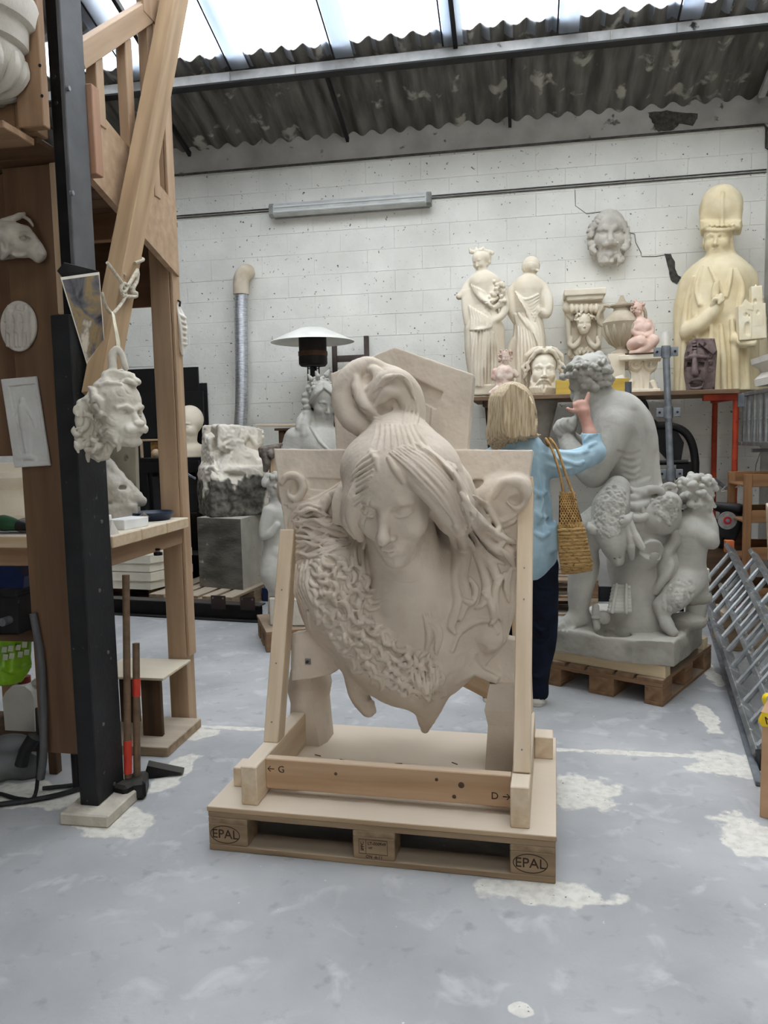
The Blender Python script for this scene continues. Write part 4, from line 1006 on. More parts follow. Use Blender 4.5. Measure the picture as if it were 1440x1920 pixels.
    S.tube([(1243, 1136, 52), (1244, 1155, 58), (1252, 1172, 66)], [17, 12, 11], k=6); S.tube([(1250, 1172, 68), (1262, 1186, 76)], [12, 9], k=3); S.groove([(1252, 1176), (1264, 1194)], 2)
    S.tube([(1300, 1090, -10), (1306, 1130, -14), (1302, 1165, -12)], [26, 20, 16], k=8)
    rg = random.Random(8)
    for i in range(110):
        a, z = rg.uniform(0, 6.28), rg.uniform(-.32, .52); q = math.sqrt(max(0, 1-((z-.12)/.44)**2)); x, y = .38*q*math.cos(a), .44*q*math.sin(a)-.06
        if y > .18 and z < .25: continue
        p = T((x, y, z)); S.mell(p, np.array([.019, .019, .017])*rg.uniform(.7, 1.25), None, .006)
    S.bumps([(1262, 1090), (1300, 1090), (1300, 1120), (1262, 1148), (1238, 1140), (1246, 1112)], 60, 4, k=2, seed=8, stretch=1.8)
    S.mesh('child_figure', M_CLAY, rt, disp=clay_disp())
    # ---- pan pipes and gourd lying on the plinth
    pp = Sculpt(O, (1130, 1080, 1200, 1165, 40, 130), cell=.004)
    for i in range(8):
        y = 1100+i*6.4; pp.tube([(1151-i*1.2, y, 66+i*2.5), (1180+i*.4, y+1, 66+i*2.5)], [4.2], k=.5, sub=2); pp.ell((1184+i*.4, y+1, 66+i*2.5), (3, 2.4, 2.4), k=0, cut=True)
    pp.tube([(1156, 1096, 74), (1148, 1148, 92)], [3], k=1, sub=2); pp.tube([(1174, 1096, 74), (1174, 1150, 92)], [3], k=1, sub=2)
    pp.mesh('pan_pipes', M_CLAY, rt)
    gd = Sculpt(O, (1100, 1125, 1150, 1195, 20, 110), cell=.005)
    gd.tube([(1117, 1138, 62), (1117, 1160, 68), (1119, 1176, 72)], [6.5, 7, 6.5], k=2); gd.ell((1133, 1158, 62), (11, 12, 13), k=2); gd.ell((1117, 1158, 70), (8.5, 9, 3), k=1)
    gd.mesh('flask', M_CLAY, rt)
satyr()

# ================================================================== the visitor
M_SKIN = mat('skin', (190, 148, 132), (174, 128, 112), .55, 20, .05, 120, spec=.35)
M_HAIR = mat('blonde_hair', (206, 188, 156), (152, 130, 98), .5, 9, .25, 30, stretch=(16, 16, 1.2), spec=.4)
M_SHIRT = mat('light_blue_linen', (166, 190, 200), (142, 168, 180), .9, 10, .4, 18, spec=.15)
M_JEANS = mat('navy_denim', (22, 28, 44), (14, 18, 30), .9, 14, .2, 90, spec=.15)
M_SHOE = mat('white_canvas', (222, 218, 208), (200, 194, 182), .8, 12, .15, 90)
def visitor():
    O = PZ(985, 1318); O[2] = 0; s_ = pxm(O)
    rt = thing('person', 'person with blonde bob in pale blue shirt and dark jeans, raising one hand', 'person', (O[0], O[1], 0))
    KW = dict(cell=.006, zmin=0.004)
    # body
    S = Sculpt(O, (880, 700, 1140, 1345, -95, 70), cell=.0055, zmin=.012)
    T, E, K = head(S, (962, 772, 0), 78, yaw=138, pitch=6, nose=1., ears=True)
    S.tube([(963, 800, 0), (968, 838, 2)], [17, 18], k=6)
    S.tube([(972, 850, 0), (976, 930, 0), (978, 1010, 0), (980, 1060, 0)], [44, 46, 44, 48], k=8)
    S.tube([(1020, 866, 2), (1070, 868, -12), (1110, 852, -36)], [21, 17, 14.5], k=8); S.tube([(1110, 852, -36), (1106, 815, -50), (1097, 784, -58)], [14.5, 13, 9], k=5)
    S.tube([(922, 866, -4), (905, 930, -14), (912, 990, -34)], [21, 16, 12], k=8); S.tube([(912, 990, -34), (930, 1010, -60), (944, 1004, -72)], [11, 9, 9], k=4)
    # raised hand, back of the hand to the viewer
    S.tube([(1097, 786, -58), (1094, 772, -59)], [10, 12], k=4); S.ell((1090, 764, -60), (15, 8, 14), (0, -12, 0), k=4)
    S.tube([(1097, 758, -60), (1101, 748, -62), (1103.5, 738, -64)], [5, 4.3, 3.2], k=2)
    S.tube([(1082, 770, -58), (1072, 770, -57), (1064, 766, -58)], [5.2, 4.2, 3.2], k=2)
    for j, (x, y) in enumerate(((1092, 753), (1085, 754), (1079, 757))): S.tube([(x, y+5, -61), (x-1.5, y, -65), (x-1, y+3, -73), (x+1, y+9, -74)], [4.6, 4.5, 4, 3.2], k=1.5)
    S.tube([(1000, 1060, 0), (1014, 1180, 2), (1006, 1300, 0)], [34, 22, 14], k=6); S.tube([(955, 1060, 0), (940, 1180, -8), (922, 1300, -10)], [34, 22, 14], k=6)
    S.tube([(1006, 1308, -2), (1000, 1318, -22)], [13, 12], k=4); S.tube([(922, 1308, -10), (912, 1318, -30)], [13, 12], k=4)
    S.mesh('body', M_SKIN, rt)
    # shirt
    S = Sculpt(O, (880, 820, 1140, 1060, -95, 80), cell=.0055)
    S.tube([(972, 856, 0), (976, 930, 0), (980, 1000, 2), (984, 1040, 4)], [50, 54, 56, 58], k=6)
    S.ell((972, 862, 2), (66, 34, 26), k=12); S.ell((985, 1010, 4), (62, 50, 40), k=10)
    S.tube([(1022, 868, 4), (1068, 868, -10), (1112, 850, -35)], [28, 23, 20], k=10); S.ell((1114, 848, -38), (20, 18, 19), k=6)
    S.tube([(1112, 848, -36), (1108, 812, -49), (1099, 786, -57)], [19, 17, 13.5], k=6)
    S.tube([(922, 868, -2), (903, 930, -12), (910, 985, -32)], [27, 21, 17], k=8)
    S.tube([(958, 836, -2), (970, 842, 8), (988, 838, 0)], [8, 9, 8], k=6)
    S.poly([(930, 985), (1046, 985), (1050, 1032), (1030, 1042), (1006, 1046), (985, 1036), (950, 1036), (928, 1030)], -46, 48, k=4, rnd=8)
    for z_, (xa, xb) in ((1, (0, 0)),):
        S.ell((984, 1062, 4), (48, 42, 30), k=3, cut=True)
    rg = random.Random(2)
    for P in ([(1020, 850), (1050, 862), (1085, 872)], [(1028, 872), (1060, 878), (1095, 866)], [(1040, 846), (1075, 852), (1100, 846)], [(1118, 830), (1104, 836), (1096, 848)], [(1120, 812), (1106, 818), (1096, 826)],
              [(1010, 880), (1016, 930), (1010, 980)], [(1022, 900), (1018, 950), (1026, 1000)], [(1004, 960), (1016, 970), (1028, 968)], [(1002, 920), (1014, 928), (1026, 922)], [(1004, 1000), (1016, 1006), (1028, 1000)], [(1110, 795), (1100, 800), (1092, 806)]):
        S.lock(P, [2, 4.5, 2], k=5, lift=.4); 
    for P in ([(1030, 864), (1062, 872), (1092, 878)], [(1020, 910), (1022, 950), (1018, 1000)], [(1112, 838), (1102, 842)]): S.groove(P, 2.2, k=4)
    S.tube([(1088, 790, -48), (1100, 784, -44), (1111, 786, -52)], [4, 4.5, 4], k=3)      # turned cuff
    S.cap((1097, 775, -60), (1098, 768, -60), 12, 12, k=2, cut=True)
    S.mesh('shirt', M_SHIRT, rt, disp=lambda v, n: .003*fbm(v, 14, 3, 2))
    # jeans
    S = Sculpt(O, (880, 1010, 1060, 1315, -70, 70), cell=.006)
    S.ell((982, 1050, 2), (54, 44, 40), k=4)
    S.tube([(1006, 1062, 2), (1016, 1180, 3), (1010, 1250, 2), (1007, 1297, 0)], [40, 28, 22, 19], k=6); S.tube([(955, 1062, 0), (942, 1180, -8), (930, 1250, -9), (923, 1297, -10)], [40, 28, 22, 19], k=6)
    for x, d in ((1007, 0), (923, -10)): S.tube([(x, 1286, d), (x, 1297, d)], [21.5, 21.5], k=1, sub=2); S.tube([(x, 1300, d), (x, 1318, d)], [18, 18], k=0, sub=2, cut=True)
    for P in ([(1000, 1170), (1014, 1182), (1030, 1176)], [(1000, 1195), (1016, 1204), (1030, 1196)], [(996, 1080), (1012, 1100), (1034, 1104)], [(992, 1262), (1008, 1270), (1024, 1262)]): S.lock(P, [1.5, 3, 1.5], k=4)
    S.mesh('jeans', M_JEANS, rt, disp=lambda v, n: .0025*fbm(v, 16, 2, 6))
    for x, d in ((1006, 0), (921, -10)):
        S = Sculpt(O, (x-45, 1270, x+45, 1350, -95, 60), cell=.005, zmin=.001)
        S.tube([(x, 1316, d+8), (x-4, 1318, d-30), (x-9, 1322, d-62)], [15, 15, 12], k=4); S.tube([(x, 1302, d+4), (x, 1312, d+2)], [14, 15], k=4)
        S.tube([(x, 1296, d), (x, 1306, d)], [12.5, 12], k=1, cut=True)
        S.groove([(x-14, 1322), (x, 1323), (x+14, 1322)], 1.2)
        S.mesh('shoe', M_SHOE, rt)
    # hair
    S = Sculpt(O, (895, 700, 1030, 855, -75, 75), cell=.004)
    S.ell((960, 768, 6), (42, 46, 50), k=0); S.tube([(952, 780, 10), (944, 812, 16), (940, 830, 18)], [34, 32, 20], k=8); S.tube([(976, 785, 10), (986, 812, 12)], [30, 20], k=8)
    S.ell((975, 790, -62), (30, 40, 44), k=6, cut=True)
    rg = random.Random(1)
    for i in range(34):
        t = i/33; x0 = 940+48*t; xe = 912+100*t; ye = 838-10*abs(t-.35)*2+rg.uniform(-7, 7)-(10 if t > .8 else 0)
        bulge = 44*math.sin(math.pi*(t*.8+.1))
        S.lock([(957+14*(t-.4), 722), (x0-8+(t-.5)*22, 744), (920+84*t, 785), (921+82*t, 815), (xe+rg.uniform(-3, 3), ye)], [2, 3.6, 3.8, 3.4, 1.4], k=1.6, lift=.8)
    S.mesh('hair', M_HAIR, rt)
    # glasses arm
    p = [S.O + S.R @ S.q(q) for q in ((994, 762, 0), (1003, 764, -14), (1006, 766, -26))]
    tube('glasses', p, .0025, M_BLACK, rt, seg=6)
visitor()
# bag on the visitor's shoulder
M_STRAW = mat('woven_straw', (184, 152, 100), (140, 110, 66), .9, 8, .9, 10, stretch=(5, 5, 26), speck=((110, 78, 40), 60, .6))
M_STRAW2 = mat('crocheted_straw', (190, 154, 100), (146, 112, 66), .9, 30, .9, 55)
def bag():
    O = PZ(985, 1318); O[2] = 0
    rt = thing('shoulder_bag', 'woven straw shoulder bag with openwork top hanging from the raised-arm shoulder', 'bag', (O[0]+.22, O[1]-.05, .7))
    S = Sculpt(O, (1030, 880, 1130, 1095, 10, 110), cell=.0045)
    S.poly([(1046, 985), (1094, 980), (1104, 1020), (1114, 1060), (1111, 1073), (1082, 1078), (1054, 1080), (1048, 1040)], 36, 74, k=4, rnd=14)
    for i in range(13):
        y = 992+i*6.6; xl, xr = 1047+i*.5, 1097+i*1.35
        S.lock([(xl, y+3), ((xl+xr)/2-4, y+2), (xr-1, y)], [2.6, 3, 2.6], k=1.2, lift=.6)
    S.mesh('bag_body', M_STRAW, rt)
    # openwork band: a net of cords round the opening
    def onbag(u, v):      # u across, v down
        xl, xr = 1047+2*(1-v), 1078+16*v; x = xl+(xr-xl)*u; y = 922+66*v; return S.O + S.R @ S.q((x, y, 66+8*math.sin(math.pi*u)-6*(1-v)))
    n = 9
    nv, nf = [], []
    def addtube(pts, r):
        b = len(nv); pts = [np.array(p) for p in pts]; seg = 5
        for i, p in enumerate(pts):
            t = pts[min(i+1, len(pts)-1)]-pts[max(i-1, 0)]; t /= np.linalg.norm(t)+1e-9; a = np.cross(t, [0, 1., 0]); a /= np.linalg.norm(a)+1e-9; c = np.cross(t, a)
            for k in range(seg): nv.append(p+r*(math.cos(k*6.283/seg)*a+math.sin(k*6.283/seg)*c))
        for i in range(len(pts)-1):
            for k in range(seg): nf.append((b+i*seg+k, b+i*seg+(k+1) % seg, b+(i+1)*seg+(k+1) % seg, b+(i+1)*seg+k))
    for sgn in (1, -1):
        for i in range(-7, 9):
            pts = []
            for t in np.linspace(0, 1, 9):
                u = (i/8.+t*.9) if sgn > 0 else (1-i/8.-t*.9)
                if 0 <= u <= 1: pts.append(onbag(u, t))
            if len(pts) > 1: addtube(pts, .0032)
    raw('openwork_band', nv, nf, M_STRAW2, rt, smooth=60)
    Sb = Sculpt(O, (1030, 900, 1120, 1000, 10, 100), cell=.005); Sb.poly([(1049, 928), (1076, 926), (1095, 986), (1048, 988)], 38, 58, k=2, rnd=6); Sb.mesh('lining', mat('dark_straw_lining', (96, 70, 40), (70, 50, 30), .95, 20, .3, 60), rt)
    for dx, da in ((0, 40), (9, 52)):
        pts = [S.O + S.R @ S.q(q) for q in ((1058+dx*2.2, 935, 62), (1050+dx*1.2, 890, 62), (1038+dx*1.1, 850, 52), (1027+dx, 828, 38), (1024+dx*.6, 826, 10), (1030, 850, -24))]
        Q = catmull(pts, 8); tw = [Q]
        tube('strap', Q, .0125, M_STRAW2, rt, seg=8, flat=.55)
bag()

# ================================================================== shelf along the back wall
SHZ = 1.76
M_SHELF = wood('shelf_board', (134, 110, 86), (104, 82, 62), .85, dust=((196, 188, 174), .6))
sh = thing('wall_shelf', 'long wooden shelf board carrying the row of plaster casts', 'shelf', (.6, 6.9, SHZ))
span('shelf_board', (-.42, 6.52, SHZ-.035), (1.66, 6.95, SHZ), M_SHELF, sh); span('shelf_board', (-.42, 6.955, SHZ-.035), (1.66, 7.37, SHZ), M_SHELF, sh)
for x in (-.3, .7): beam('bracket', (x, 7.38, 1.2), (x, 6.7, SHZ-.05), .04, .04, M_DARKWOOD, sh); span('bearer', (x-.03, 6.55, SHZ-.085), (x+.03, 7.37, SHZ-.036), M_DARKWOOD, sh)
def base(px_, py_, Y): return PY(px_, py_, Y)
def shelf_sculpt(px_, Y, bx, cell, **k):
    O = PY(px_, 736, Y); O[2] = SHZ; return Sculpt(O, bx, cell, zmin=.0005, **k)
def stand_on(S, name, label, cat): return thing(name, label, cat, tuple(S.O))

def statue_grapes():
    S = shelf_sculpt(907, 6.86, (850, 445, 965, 745, -30, 45), .0052)
    rt = stand_on(S, 'plaster_statue', 'white plaster statue of a draped woman holding a bunch of flowers', 'statue')
    T, E, K = head(S, (899, 490, 6), 37, yaw=-28, pitch=18, roll=-6, ears=False, eyes='down')
    S.ell((904, 484, -2), (17, 17, 15), k=3)
    for i in range(9): S.ell((886+i*4.6, 474-5*math.sin(i*.4)+rg0.uniform(-2, 2), 10-1.5*abs(i-3)), (4, 4, 4), k=1)
    for (x, y, x2, y2) in ((883, 472, 880, 466), (905, 468, 906, 463), (914, 476, 918, 472), (893, 468, 892, 464)): S.tube([(x, y, 6), (x2, y2, 6)], [4, 1.5], k=1, sub=2)
    for i in range(5): S.ell((914+rg0.uniform(-3, 5), 480+i*4, 2), (5, 6, 4), k=1.5)
    S.tube([(903, 500, 2), (906, 518, 0)], [9, 11], k=4)
    S.ell((908, 530, 0), (31, 17, 17), k=6); S.tube([(906, 535, 2), (908, 575, 3), (908, 610, 4), (908, 640, 2)], [27, 24, 30, 28], k=6)
    S.ell((898, 546, 16), (11, 9, 10), k=5); S.ell((922, 548, 16), (11, 9, 10), k=5)
    S.tube([(896, 620, 4), (894, 660, 6), (896, 700, 6), (898, 728, 6)], [26, 22, 18, 14], k=6); S.tube([(922, 620, -4), (926, 680, -6), (926, 728, -4)], [24, 20, 20], k=6)
    S.tube([(908, 640, 16), (905, 675, 16), (900, 705, 14), (897, 722, 16)], [12, 10, 7, 6], k=2)
    S.tube([(880, 536, 0), (870, 550, 6), (861, 556, 10)], [10, 9, 6], k=4)
    for i in range(5): S.tube([(868+i*4, 548-i*1, 10), (872+i*5, 580, 12+i), (876+i*6, 606, 12), (880+i*8, 622, 14)], [4, 6, 6, 3], k=2)
    for i in range(7): S.lock([(884+i*4, 535+i*2), (896+i*4, 556+i*3), (916+i*2, 566+i*2)], [1.5, 2.8, 1.5], k=2, lift=.5)
    for i in range(8): S.lock([(880+i*5, 575+i*3), (885+i*5, 598+i*2), (882+i*2, 618)], [2, 3.2, 1.6], k=2, lift=.5)
    for i in range(6): S.lock([(884+i*8, 625), (886+i*7, 665), (888+i*7.5, 722)], [2, 3.4, 2], k=2.5, lift=.6)
    for i in range(9): S.lock([(890+i*5.4, 612+i*1.5), (887+i*5.8, 650), (884+i*6.4, 690), (886+i*6, 724)], [1, 2.4, 2.6, 1.6], k=1.2, lift=1)
    for i in range(6): S.groove([(884+i*6, 545+i*5), (900+i*4, 565+i*5), (918+i*1, 566+i*5)], 1.3, k=.8)
    S.tube([(938, 548, 6), (946, 570, 12), (942, 590, 18), (926, 601, 24), (915, 603, 26)], [10, 9, 7, 6, 5], k=3)
    for i in range(6): S.tube([(934+i*2.5, 548+i*3, 14), (944-i*1, 562+i*2, 20), (932-i*3, 572+i*2, 24)], [3.5, 4, 2.5], k=2)
    for i in range(30): S.ell((928+rg0.uniform(-13, 20), 545+rg0.uniform(-18, 20), 24+rg0.uniform(-3, 5)), (4, 4, 4), k=1)
    S.tube([(914, 560, 26), (908, 580, 26), (900, 604, 26)], [3, 3, 2], k=1)
    S.bx((910, 732, 2), (26, 18, 9), rnd=2, k=2)
    S.mesh('figure', M_CREAM, rt)
rg0 = random.Random(21)
statue_grapes()
def statue_back():
    S = shelf_sculpt(992, 6.98, (945, 470, 1040, 745, -30, 40), .0052)
    rt = stand_on(S, 'plaster_statue', 'white plaster statue of a robed figure seen from behind', 'statue')
    S.ell((996, 498, 0), (16, 17, 17), k=0); S.ell((986, 502, 4), (8, 8, 9), k=4); S.tube([(994, 508, 0), (993, 526, 0)], [9, 11], k=4)
    for i in range(7): S.lock([(984, 496+i*2), (996, 493+i*2.4), (1010, 498+i*1.6)], [1, 1.8, 1], k=1)
    S.ell((992, 540, 0), (34, 17, 18), k=6); S.tube([(990, 545, 0), (990, 590, 0), (992, 640, 0), (994, 735, 0)], [30, 25, 30, 31], k=6)
    S.tube([(1018, 545, 2), (1026, 565, 6), (1024, 588, 10), (1006, 580, 18)], [12, 11, 9, 6], k=4); S.tube([(962, 548, 2), (960, 580, 6), (966, 600, 8)], [12, 11, 7], k=4)
    for i in range(7): S.lock([(966+i*3, 548+i*5), (985+i*2, 562+i*6), (1010+i*.5, 552+i*5)], [1.6, 3, 1.6], k=2, lift=.4)
    for i in range(9): S.lock([(966+i*4, 590+i*2), (975+i*4+i, 640), (968+i*7, 728)], [2, 3.8, 2.4], k=2.5, lift=.7)
    for i in range(5): S.lock([(972+i*8, 588), (990+i*6, 612+i*3), (1012+i*1.5, 640+i*12)], [2, 3.4, 1.6], k=2, lift=.6)
    for i in range(8): S.lock([(966+i*5, 610+i*2), (964+i*7, 660), (966+i*7.4, 725)], [1, 2.6, 2], k=1.2, lift=1)
    for i in range(7): S.groove([(970+i*4, 556+i*5), (986+i*3, 568+i*6), (1006, 560+i*5)], 1.3, k=.8)
    S.tube([(965, 640, 10), (955, 670, 8), (962, 700, 6), (968, 732, 4)], [8, 9, 10, 8], k=4)
    S.mesh('figure', M_CREAM, rt)
statue_back()
def torso():
    S = shelf_sculpt(945, 6.66, (915, 640, 980, 745, -20, 30), .0042)
    rt = stand_on(S, 'plaster_bust', 'small reddish-stained plaster bust of a woman without arms, at the foot of the statues', 'bust')
    T, E, K = head(S, (948, 670, 4), 27, yaw=8, pitch=4, ears=False, eyes='open')
    for i in range(60):
        a, z = rg0.uniform(0, 6.28), rg0.uniform(-.3, .5); x, y = .42*math.cos(a), .42*math.sin(a)-.08
        if y < .16 or z > .3: S.mell(T((x*1.05, y, z)), [.009]*3, None, .003)
    S.tube([(947, 682, 0), (946, 692, 0)], [6, 8], k=3); S.ell((946, 700, 0), (20, 11, 11), k=4); S.tube([(946, 700, 0), (944, 718, 0), (945, 738, 0)], [17, 15, 18], k=4)
    S.ell((938, 706, 9), (7.5, 7, 7), k=3); S.ell((953, 707, 9), (7.5, 7, 7), k=3)
    S.tube([(929, 697, 0), (926, 708, 2)], [7, 6], k=3); S.tube([(964, 698, 0), (968, 704, 0)], [6, 5], k=3); S.tube([(932, 728, 10), (920, 737, 14)], [5, 4], k=2)
    S.mesh('bust', mat('stained_plaster', (226, 206, 190), (190, 150, 134), .85, 16, .15, 80, contrast=(.5, .7), speck=((140, 90, 76), 11, .66)), rt)
torso()
def beard_head():
    S = shelf_sculpt(1018, 6.78, (970, 640, 1065, 745, -45, 50), .0045)
    rt = stand_on(S, 'bearded_bust', 'white plaster head of a bearded man with parted curly hair on the shelf', 'bust')
    T, E, K = head(S, (1019, 694, 2), 74, yaw=4, pitch=0, roll=2, ears=False, brow=1.2, nose=1.05)
    rg = random.Random(6)
    for sx in (-1, 1):
        for (p, r) in (([(sx*.01, .27, .42), (sx*.1, .3, .47), (sx*.22, .25, .42), (sx*.3, .2, .3), (sx*.38, .12, .24)], .055), ([(sx*.03, .2, .49), (sx*.16, .2, .52), (sx*.3, .12, .42), (sx*.4, .06, .34), (sx*.44, .02, .2)], .06), ([(sx*.33, .16, .24), (sx*.42, .12, .14), (sx*.38, .1, .04), (sx*.44, .08, -.04)], .05),
                       ([(sx*.42, .06, .16), (sx*.5, .02, .04), (sx*.44, .02, -.08), (sx*.48, 0, -.2)], .055), ([(sx*.4, -.06, .24), (sx*.5, -.08, .06), (sx*.48, -.1, -.1), (sx*.42, -.1, -.26)], .07), ([(sx*.06, .04, .55), (sx*.26, .02, .5), (sx*.42, -.04, .36), (sx*.48, -.08, .2)], .07)): K(p, [r*.6]+[r]*(len(p)-2)+[r*.5], .012)
        for i in range(6): K([(sx*(.03+.045*i), .27-.025*i, -.36), (sx*(.06+.05*i), .34-.04*i, -.46), (sx*(.03+.05*i), .32-.04*i, -.56), (sx*(.05+.035*i), .25-.03*i, -.66)], [.035, .045, .042, .02], .01)
        K([(sx*.01, .39, -.255), (sx*.09, .35, -.28), (sx*.16, .28, -.35), (sx*.2, .22, -.42)], [.024, .03, .026, .015], .01); K([(sx*.26, .12, -.15), (sx*.29, .13, -.3), (sx*.24, .17, -.44)], [.04, .05, .045], .02)
    E((0, .16, -.52), (.2, .14, .12), .03); S.tube([(1019, 725, -14), (1019, 737, -14)], [26, 28], k=4, sub=2)
    S.mesh('head', M_CREAM, rt)
beard_head()
def corbel():
    O = PY(1095, 612, 7.3); S = Sculpt(O, (1045, 535, 1145, 685, -20, 60), .0045, yaw=0)
    rt = thing('plaster_corbel', 'white plaster corbel with a winged child face and scrolls, hung on the wall', 'corbel', (O[0], 7.38, O[2]-.3))
    S.poly([(1064, 560), (1128, 560), (1122, 630), (1119, 672), (1068, 672), (1068, 630)], -16, 6, k=1, rnd=1)
    S.bx((1095, 552, 12), (37, 30, 6), rnd=1.5, k=1); S.bx((1095, 562, 12), (33, 26, 5), rnd=3, k=2)
    S.tube([(1066, 577, 18), (1124, 577, 18)], [11, 11], k=3, sub=2)
    for i in range(6): S.ell((1072+i*9.2, 578, 30), (4.4, 5, 9), k=1.5)
    for sx in (-1, 1):
        S.tube([(1095+sx*29, 570, 14), (1095+sx*29, 620, 8), (1095+sx*26, 665, 6)], [5, 5, 4], k=2)
        S.tube([(1095+sx*24, 634, 12), (1095+sx*27, 645, 14), (1095+sx*20, 650, 16), (1095+sx*12, 643, 16), (1095+sx*6, 632, 14)], [4, 5, 5, 5, 3], k=1.5)
        S.tube([(1095+sx*22, 596, 16), (1095+sx*31, 588, 14), (1095+sx*36, 596, 10)], [6, 5, 2], k=2); S.tube([(1095+sx*8, 652, 10), (1095+sx*16, 660, 10), (1095+sx*10, 668, 8)], [3, 4, 2.5], k=1.5)
    T, E, K = head(S, (1095, 607, 22), 40, pitch=2, young=1, cheek=1.3, jaw=1.08, nose=.8, ears=False)
    for i in range(30):
        a = rg0.uniform(0, 3.14); r_ = rg0.uniform(.3, .46); S.mell(T((r_*math.cos(a), rg0.uniform(.0, .25), .12+r_*math.sin(a)*.9)), [.012]*3, None, .004)
    for i in range(7): S.ell((1083+i*4, 656+(i % 2)*5, 10), (3, 4, 5), k=1)
    S.mesh('corbel_block', M_CREAM, rt)
corbel()
# urn, putto, capital
cap_O = PY(1197, 736, 6.8)
def capital():
    S = shelf_sculpt(1197, 6.86, (1140, 655, 1250, 745, -50, 30), .005)
    rt = stand_on(S, 'ionic_capital', 'cream plaster ionic capital with scrolls standing on the shelf', 'capital')
    S.poly([(1176, 668), (1236, 668), (1230, 690), (1220, 700), (1216, 738), (1184, 738), (1182, 700), (1178, 692)], -34, 0, k=1, rnd=2); S.lock([(1200, 700), (1203, 718), (1202, 736)], [3, 4, 3], k=3)
    S.bx((1200, 672, -14), (38, 34, 5), rnd=2, k=2)
    for x in (1191, 1220):
        S.poly([(x+13*math.cos(a), 683+13*math.sin(a)) for a in np.linspace(0, 6.283, 22)[:-1]], -44, 4, k=1, rnd=1)
        S.tube([(x+(11-1.45*t)*math.cos(t*1.1), 683+(11-1.45*t)*math.sin(t*1.1), 4.5) for t in np.linspace(0, 7, 18)], [2, 1.5], k=.5, sub=2); S.ell((x, 683, 5), (3, 3, 3), k=.5)
    S.tube([(1160, 683, -20), (1190, 683, -20)], [11, 11], k=1.5, sub=2)
    for x, s_ in ((1184, -1), (1224, 1)):
        for i in range(6): S.ell((x+s_*i*1.6, 716+i*4, 0), (5, 6, 4.5), k=1.5)
    S.bx((1200, 735, -16), (36, 32, 4), rnd=1, k=1)
    S.mesh('capital_block', M_CREAM, rt)
    return S.O
capO = capital()
def on_cap(): return SHZ+.335
Pz = PY(1166, 664, 6.92)
M_STONEURN = mat('beige_stone_urn', (200, 188, 166), (172, 158, 136), .9, 8, .25, 60)
urn = thing('stone_urn', 'beige ribbed urn with a handle behind the pink putto', 'urn', (Pz[0], 6.95, Pz[2]))
prof = [(.05, 0), (.09, .0), (.085, .02), (.05, .04), (.045, .06), (.09, .1), (.14, .18), (.155, .25), (.16, .262), (.15, .275), (.11, .33), (.07, .36), (.065, .385), (.1, .4), (.1, .412), (.06, .42), (.035, .44), (.02, .47), (.012, .49)]
lathe('urn_body', prof, M_STONEURN, urn, (Pz[0], 6.95, Pz[2]))
for sx in (-1, 1): tube('handle', [(Pz[0]+sx*.09, 6.95, Pz[2]+.4), (Pz[0]+sx*.15, 6.95, Pz[2]+.41), (Pz[0]+sx*.19, 6.95, Pz[2]+.34), (Pz[0]+sx*.185, 6.95, Pz[2]+.27), (Pz[0]+sx*.14, 6.95, Pz[2]+.24)], .014, M_STONEURN, urn, sub=4)
for k in range(12):
    a = k*math.pi/6; tube('rib', [(Pz[0]+r*math.cos(a), 6.95+r*math.sin(a), Pz[2]+z) for r, z in ((.055, .065), (.095, .1), (.143, .18), (.155, .24))], [.006, .016, .02, .008], M_STONEURN, urn, seg=6)
o = span('plinth_block', (Pz[0]-.12, 6.86, SHZ), (Pz[0]+.02, 7.06, Pz[2]), M_CREAM); tag(o, 'white plaster block under the ribbed urn, behind the capital', 'block')
def putto_small():
    P = PY(1205, 664, 6.86); S = Sculpt(P, (1170, 560, 1240, 670, -30, 30), .0042, zmin=.0)
    rt = thing('putto_figure', 'small pinkish seated putto with curly hair on the ionic capital', 'statue', tuple(P))
    T, E, K = head(S, (1196, 580, 2), 25, yaw=30, pitch=16, young=1, cheek=1.2)
    for i in range(46):
        a, z = rg0.uniform(0, 6.28), rg0.uniform(-.3, .5); x, y = .4*math.cos(a), .42*math.sin(a)-.08
        if y < .14 or z > .28: S.mell(T((x, y, z)), [.0125]*3, None, .002)
    S.tube([(1194, 569, 0), (1191, 563, 0)], [3.4, 2.4], k=1.5, sub=2)
    S.tube([(1198, 588, 0), (1200, 600, 0)], [5, 7], k=2, sub=2); S.tube([(1202, 608, 0), (1203, 618, 0), (1203, 636, 0)], [13, 15, 17], k=3); S.ell((1198, 616, 10), (10, 8, 9), k=3); S.ell((1214, 614, 8), (9, 8, 9), k=3)
    S.tube([(1190, 606, 6), (1188, 622, 10), (1204, 628, 16)], [6.5, 5.5, 4.5], k=2); S.tube([(1216, 604, 4), (1222, 622, 8), (1210, 630, 16)], [6.5, 5.5, 4.5], k=2)
    S.tube([(1196, 640, 4), (1186, 646, 12), (1200, 640, 22), (1214, 648, 20)], [12, 11, 10, 7], k=3); S.tube([(1212, 640, 4), (1226, 638, 14), (1214, 652, 22), (1196, 660, 22)], [11, 10, 7, 5], k=3)
    S.ell((1205, 652, 0), (24, 20, 12), k=3); S.bx((1205, 662, 2), (24, 22, 4), rnd=2)
    S.mesh('figure', mat('pink_plaster', (228, 200, 184), (212, 178, 160), .85, 10, .12, 80), rt)
putto_small()
P = PY(1110, 728, 6.62); M_YEL = wood('yellow_painted_wood', (206, 176, 84), (186, 150, 62), .6)
o = span('yellow_block', (PY(1042, 728, 6.62)[0], 6.58, SHZ), (PY(1178, 728, 6.62)[0], 6.66, SHZ+.115), M_YEL); tag(o, 'long yellow wooden block on the shelf behind the satyr head', 'block')
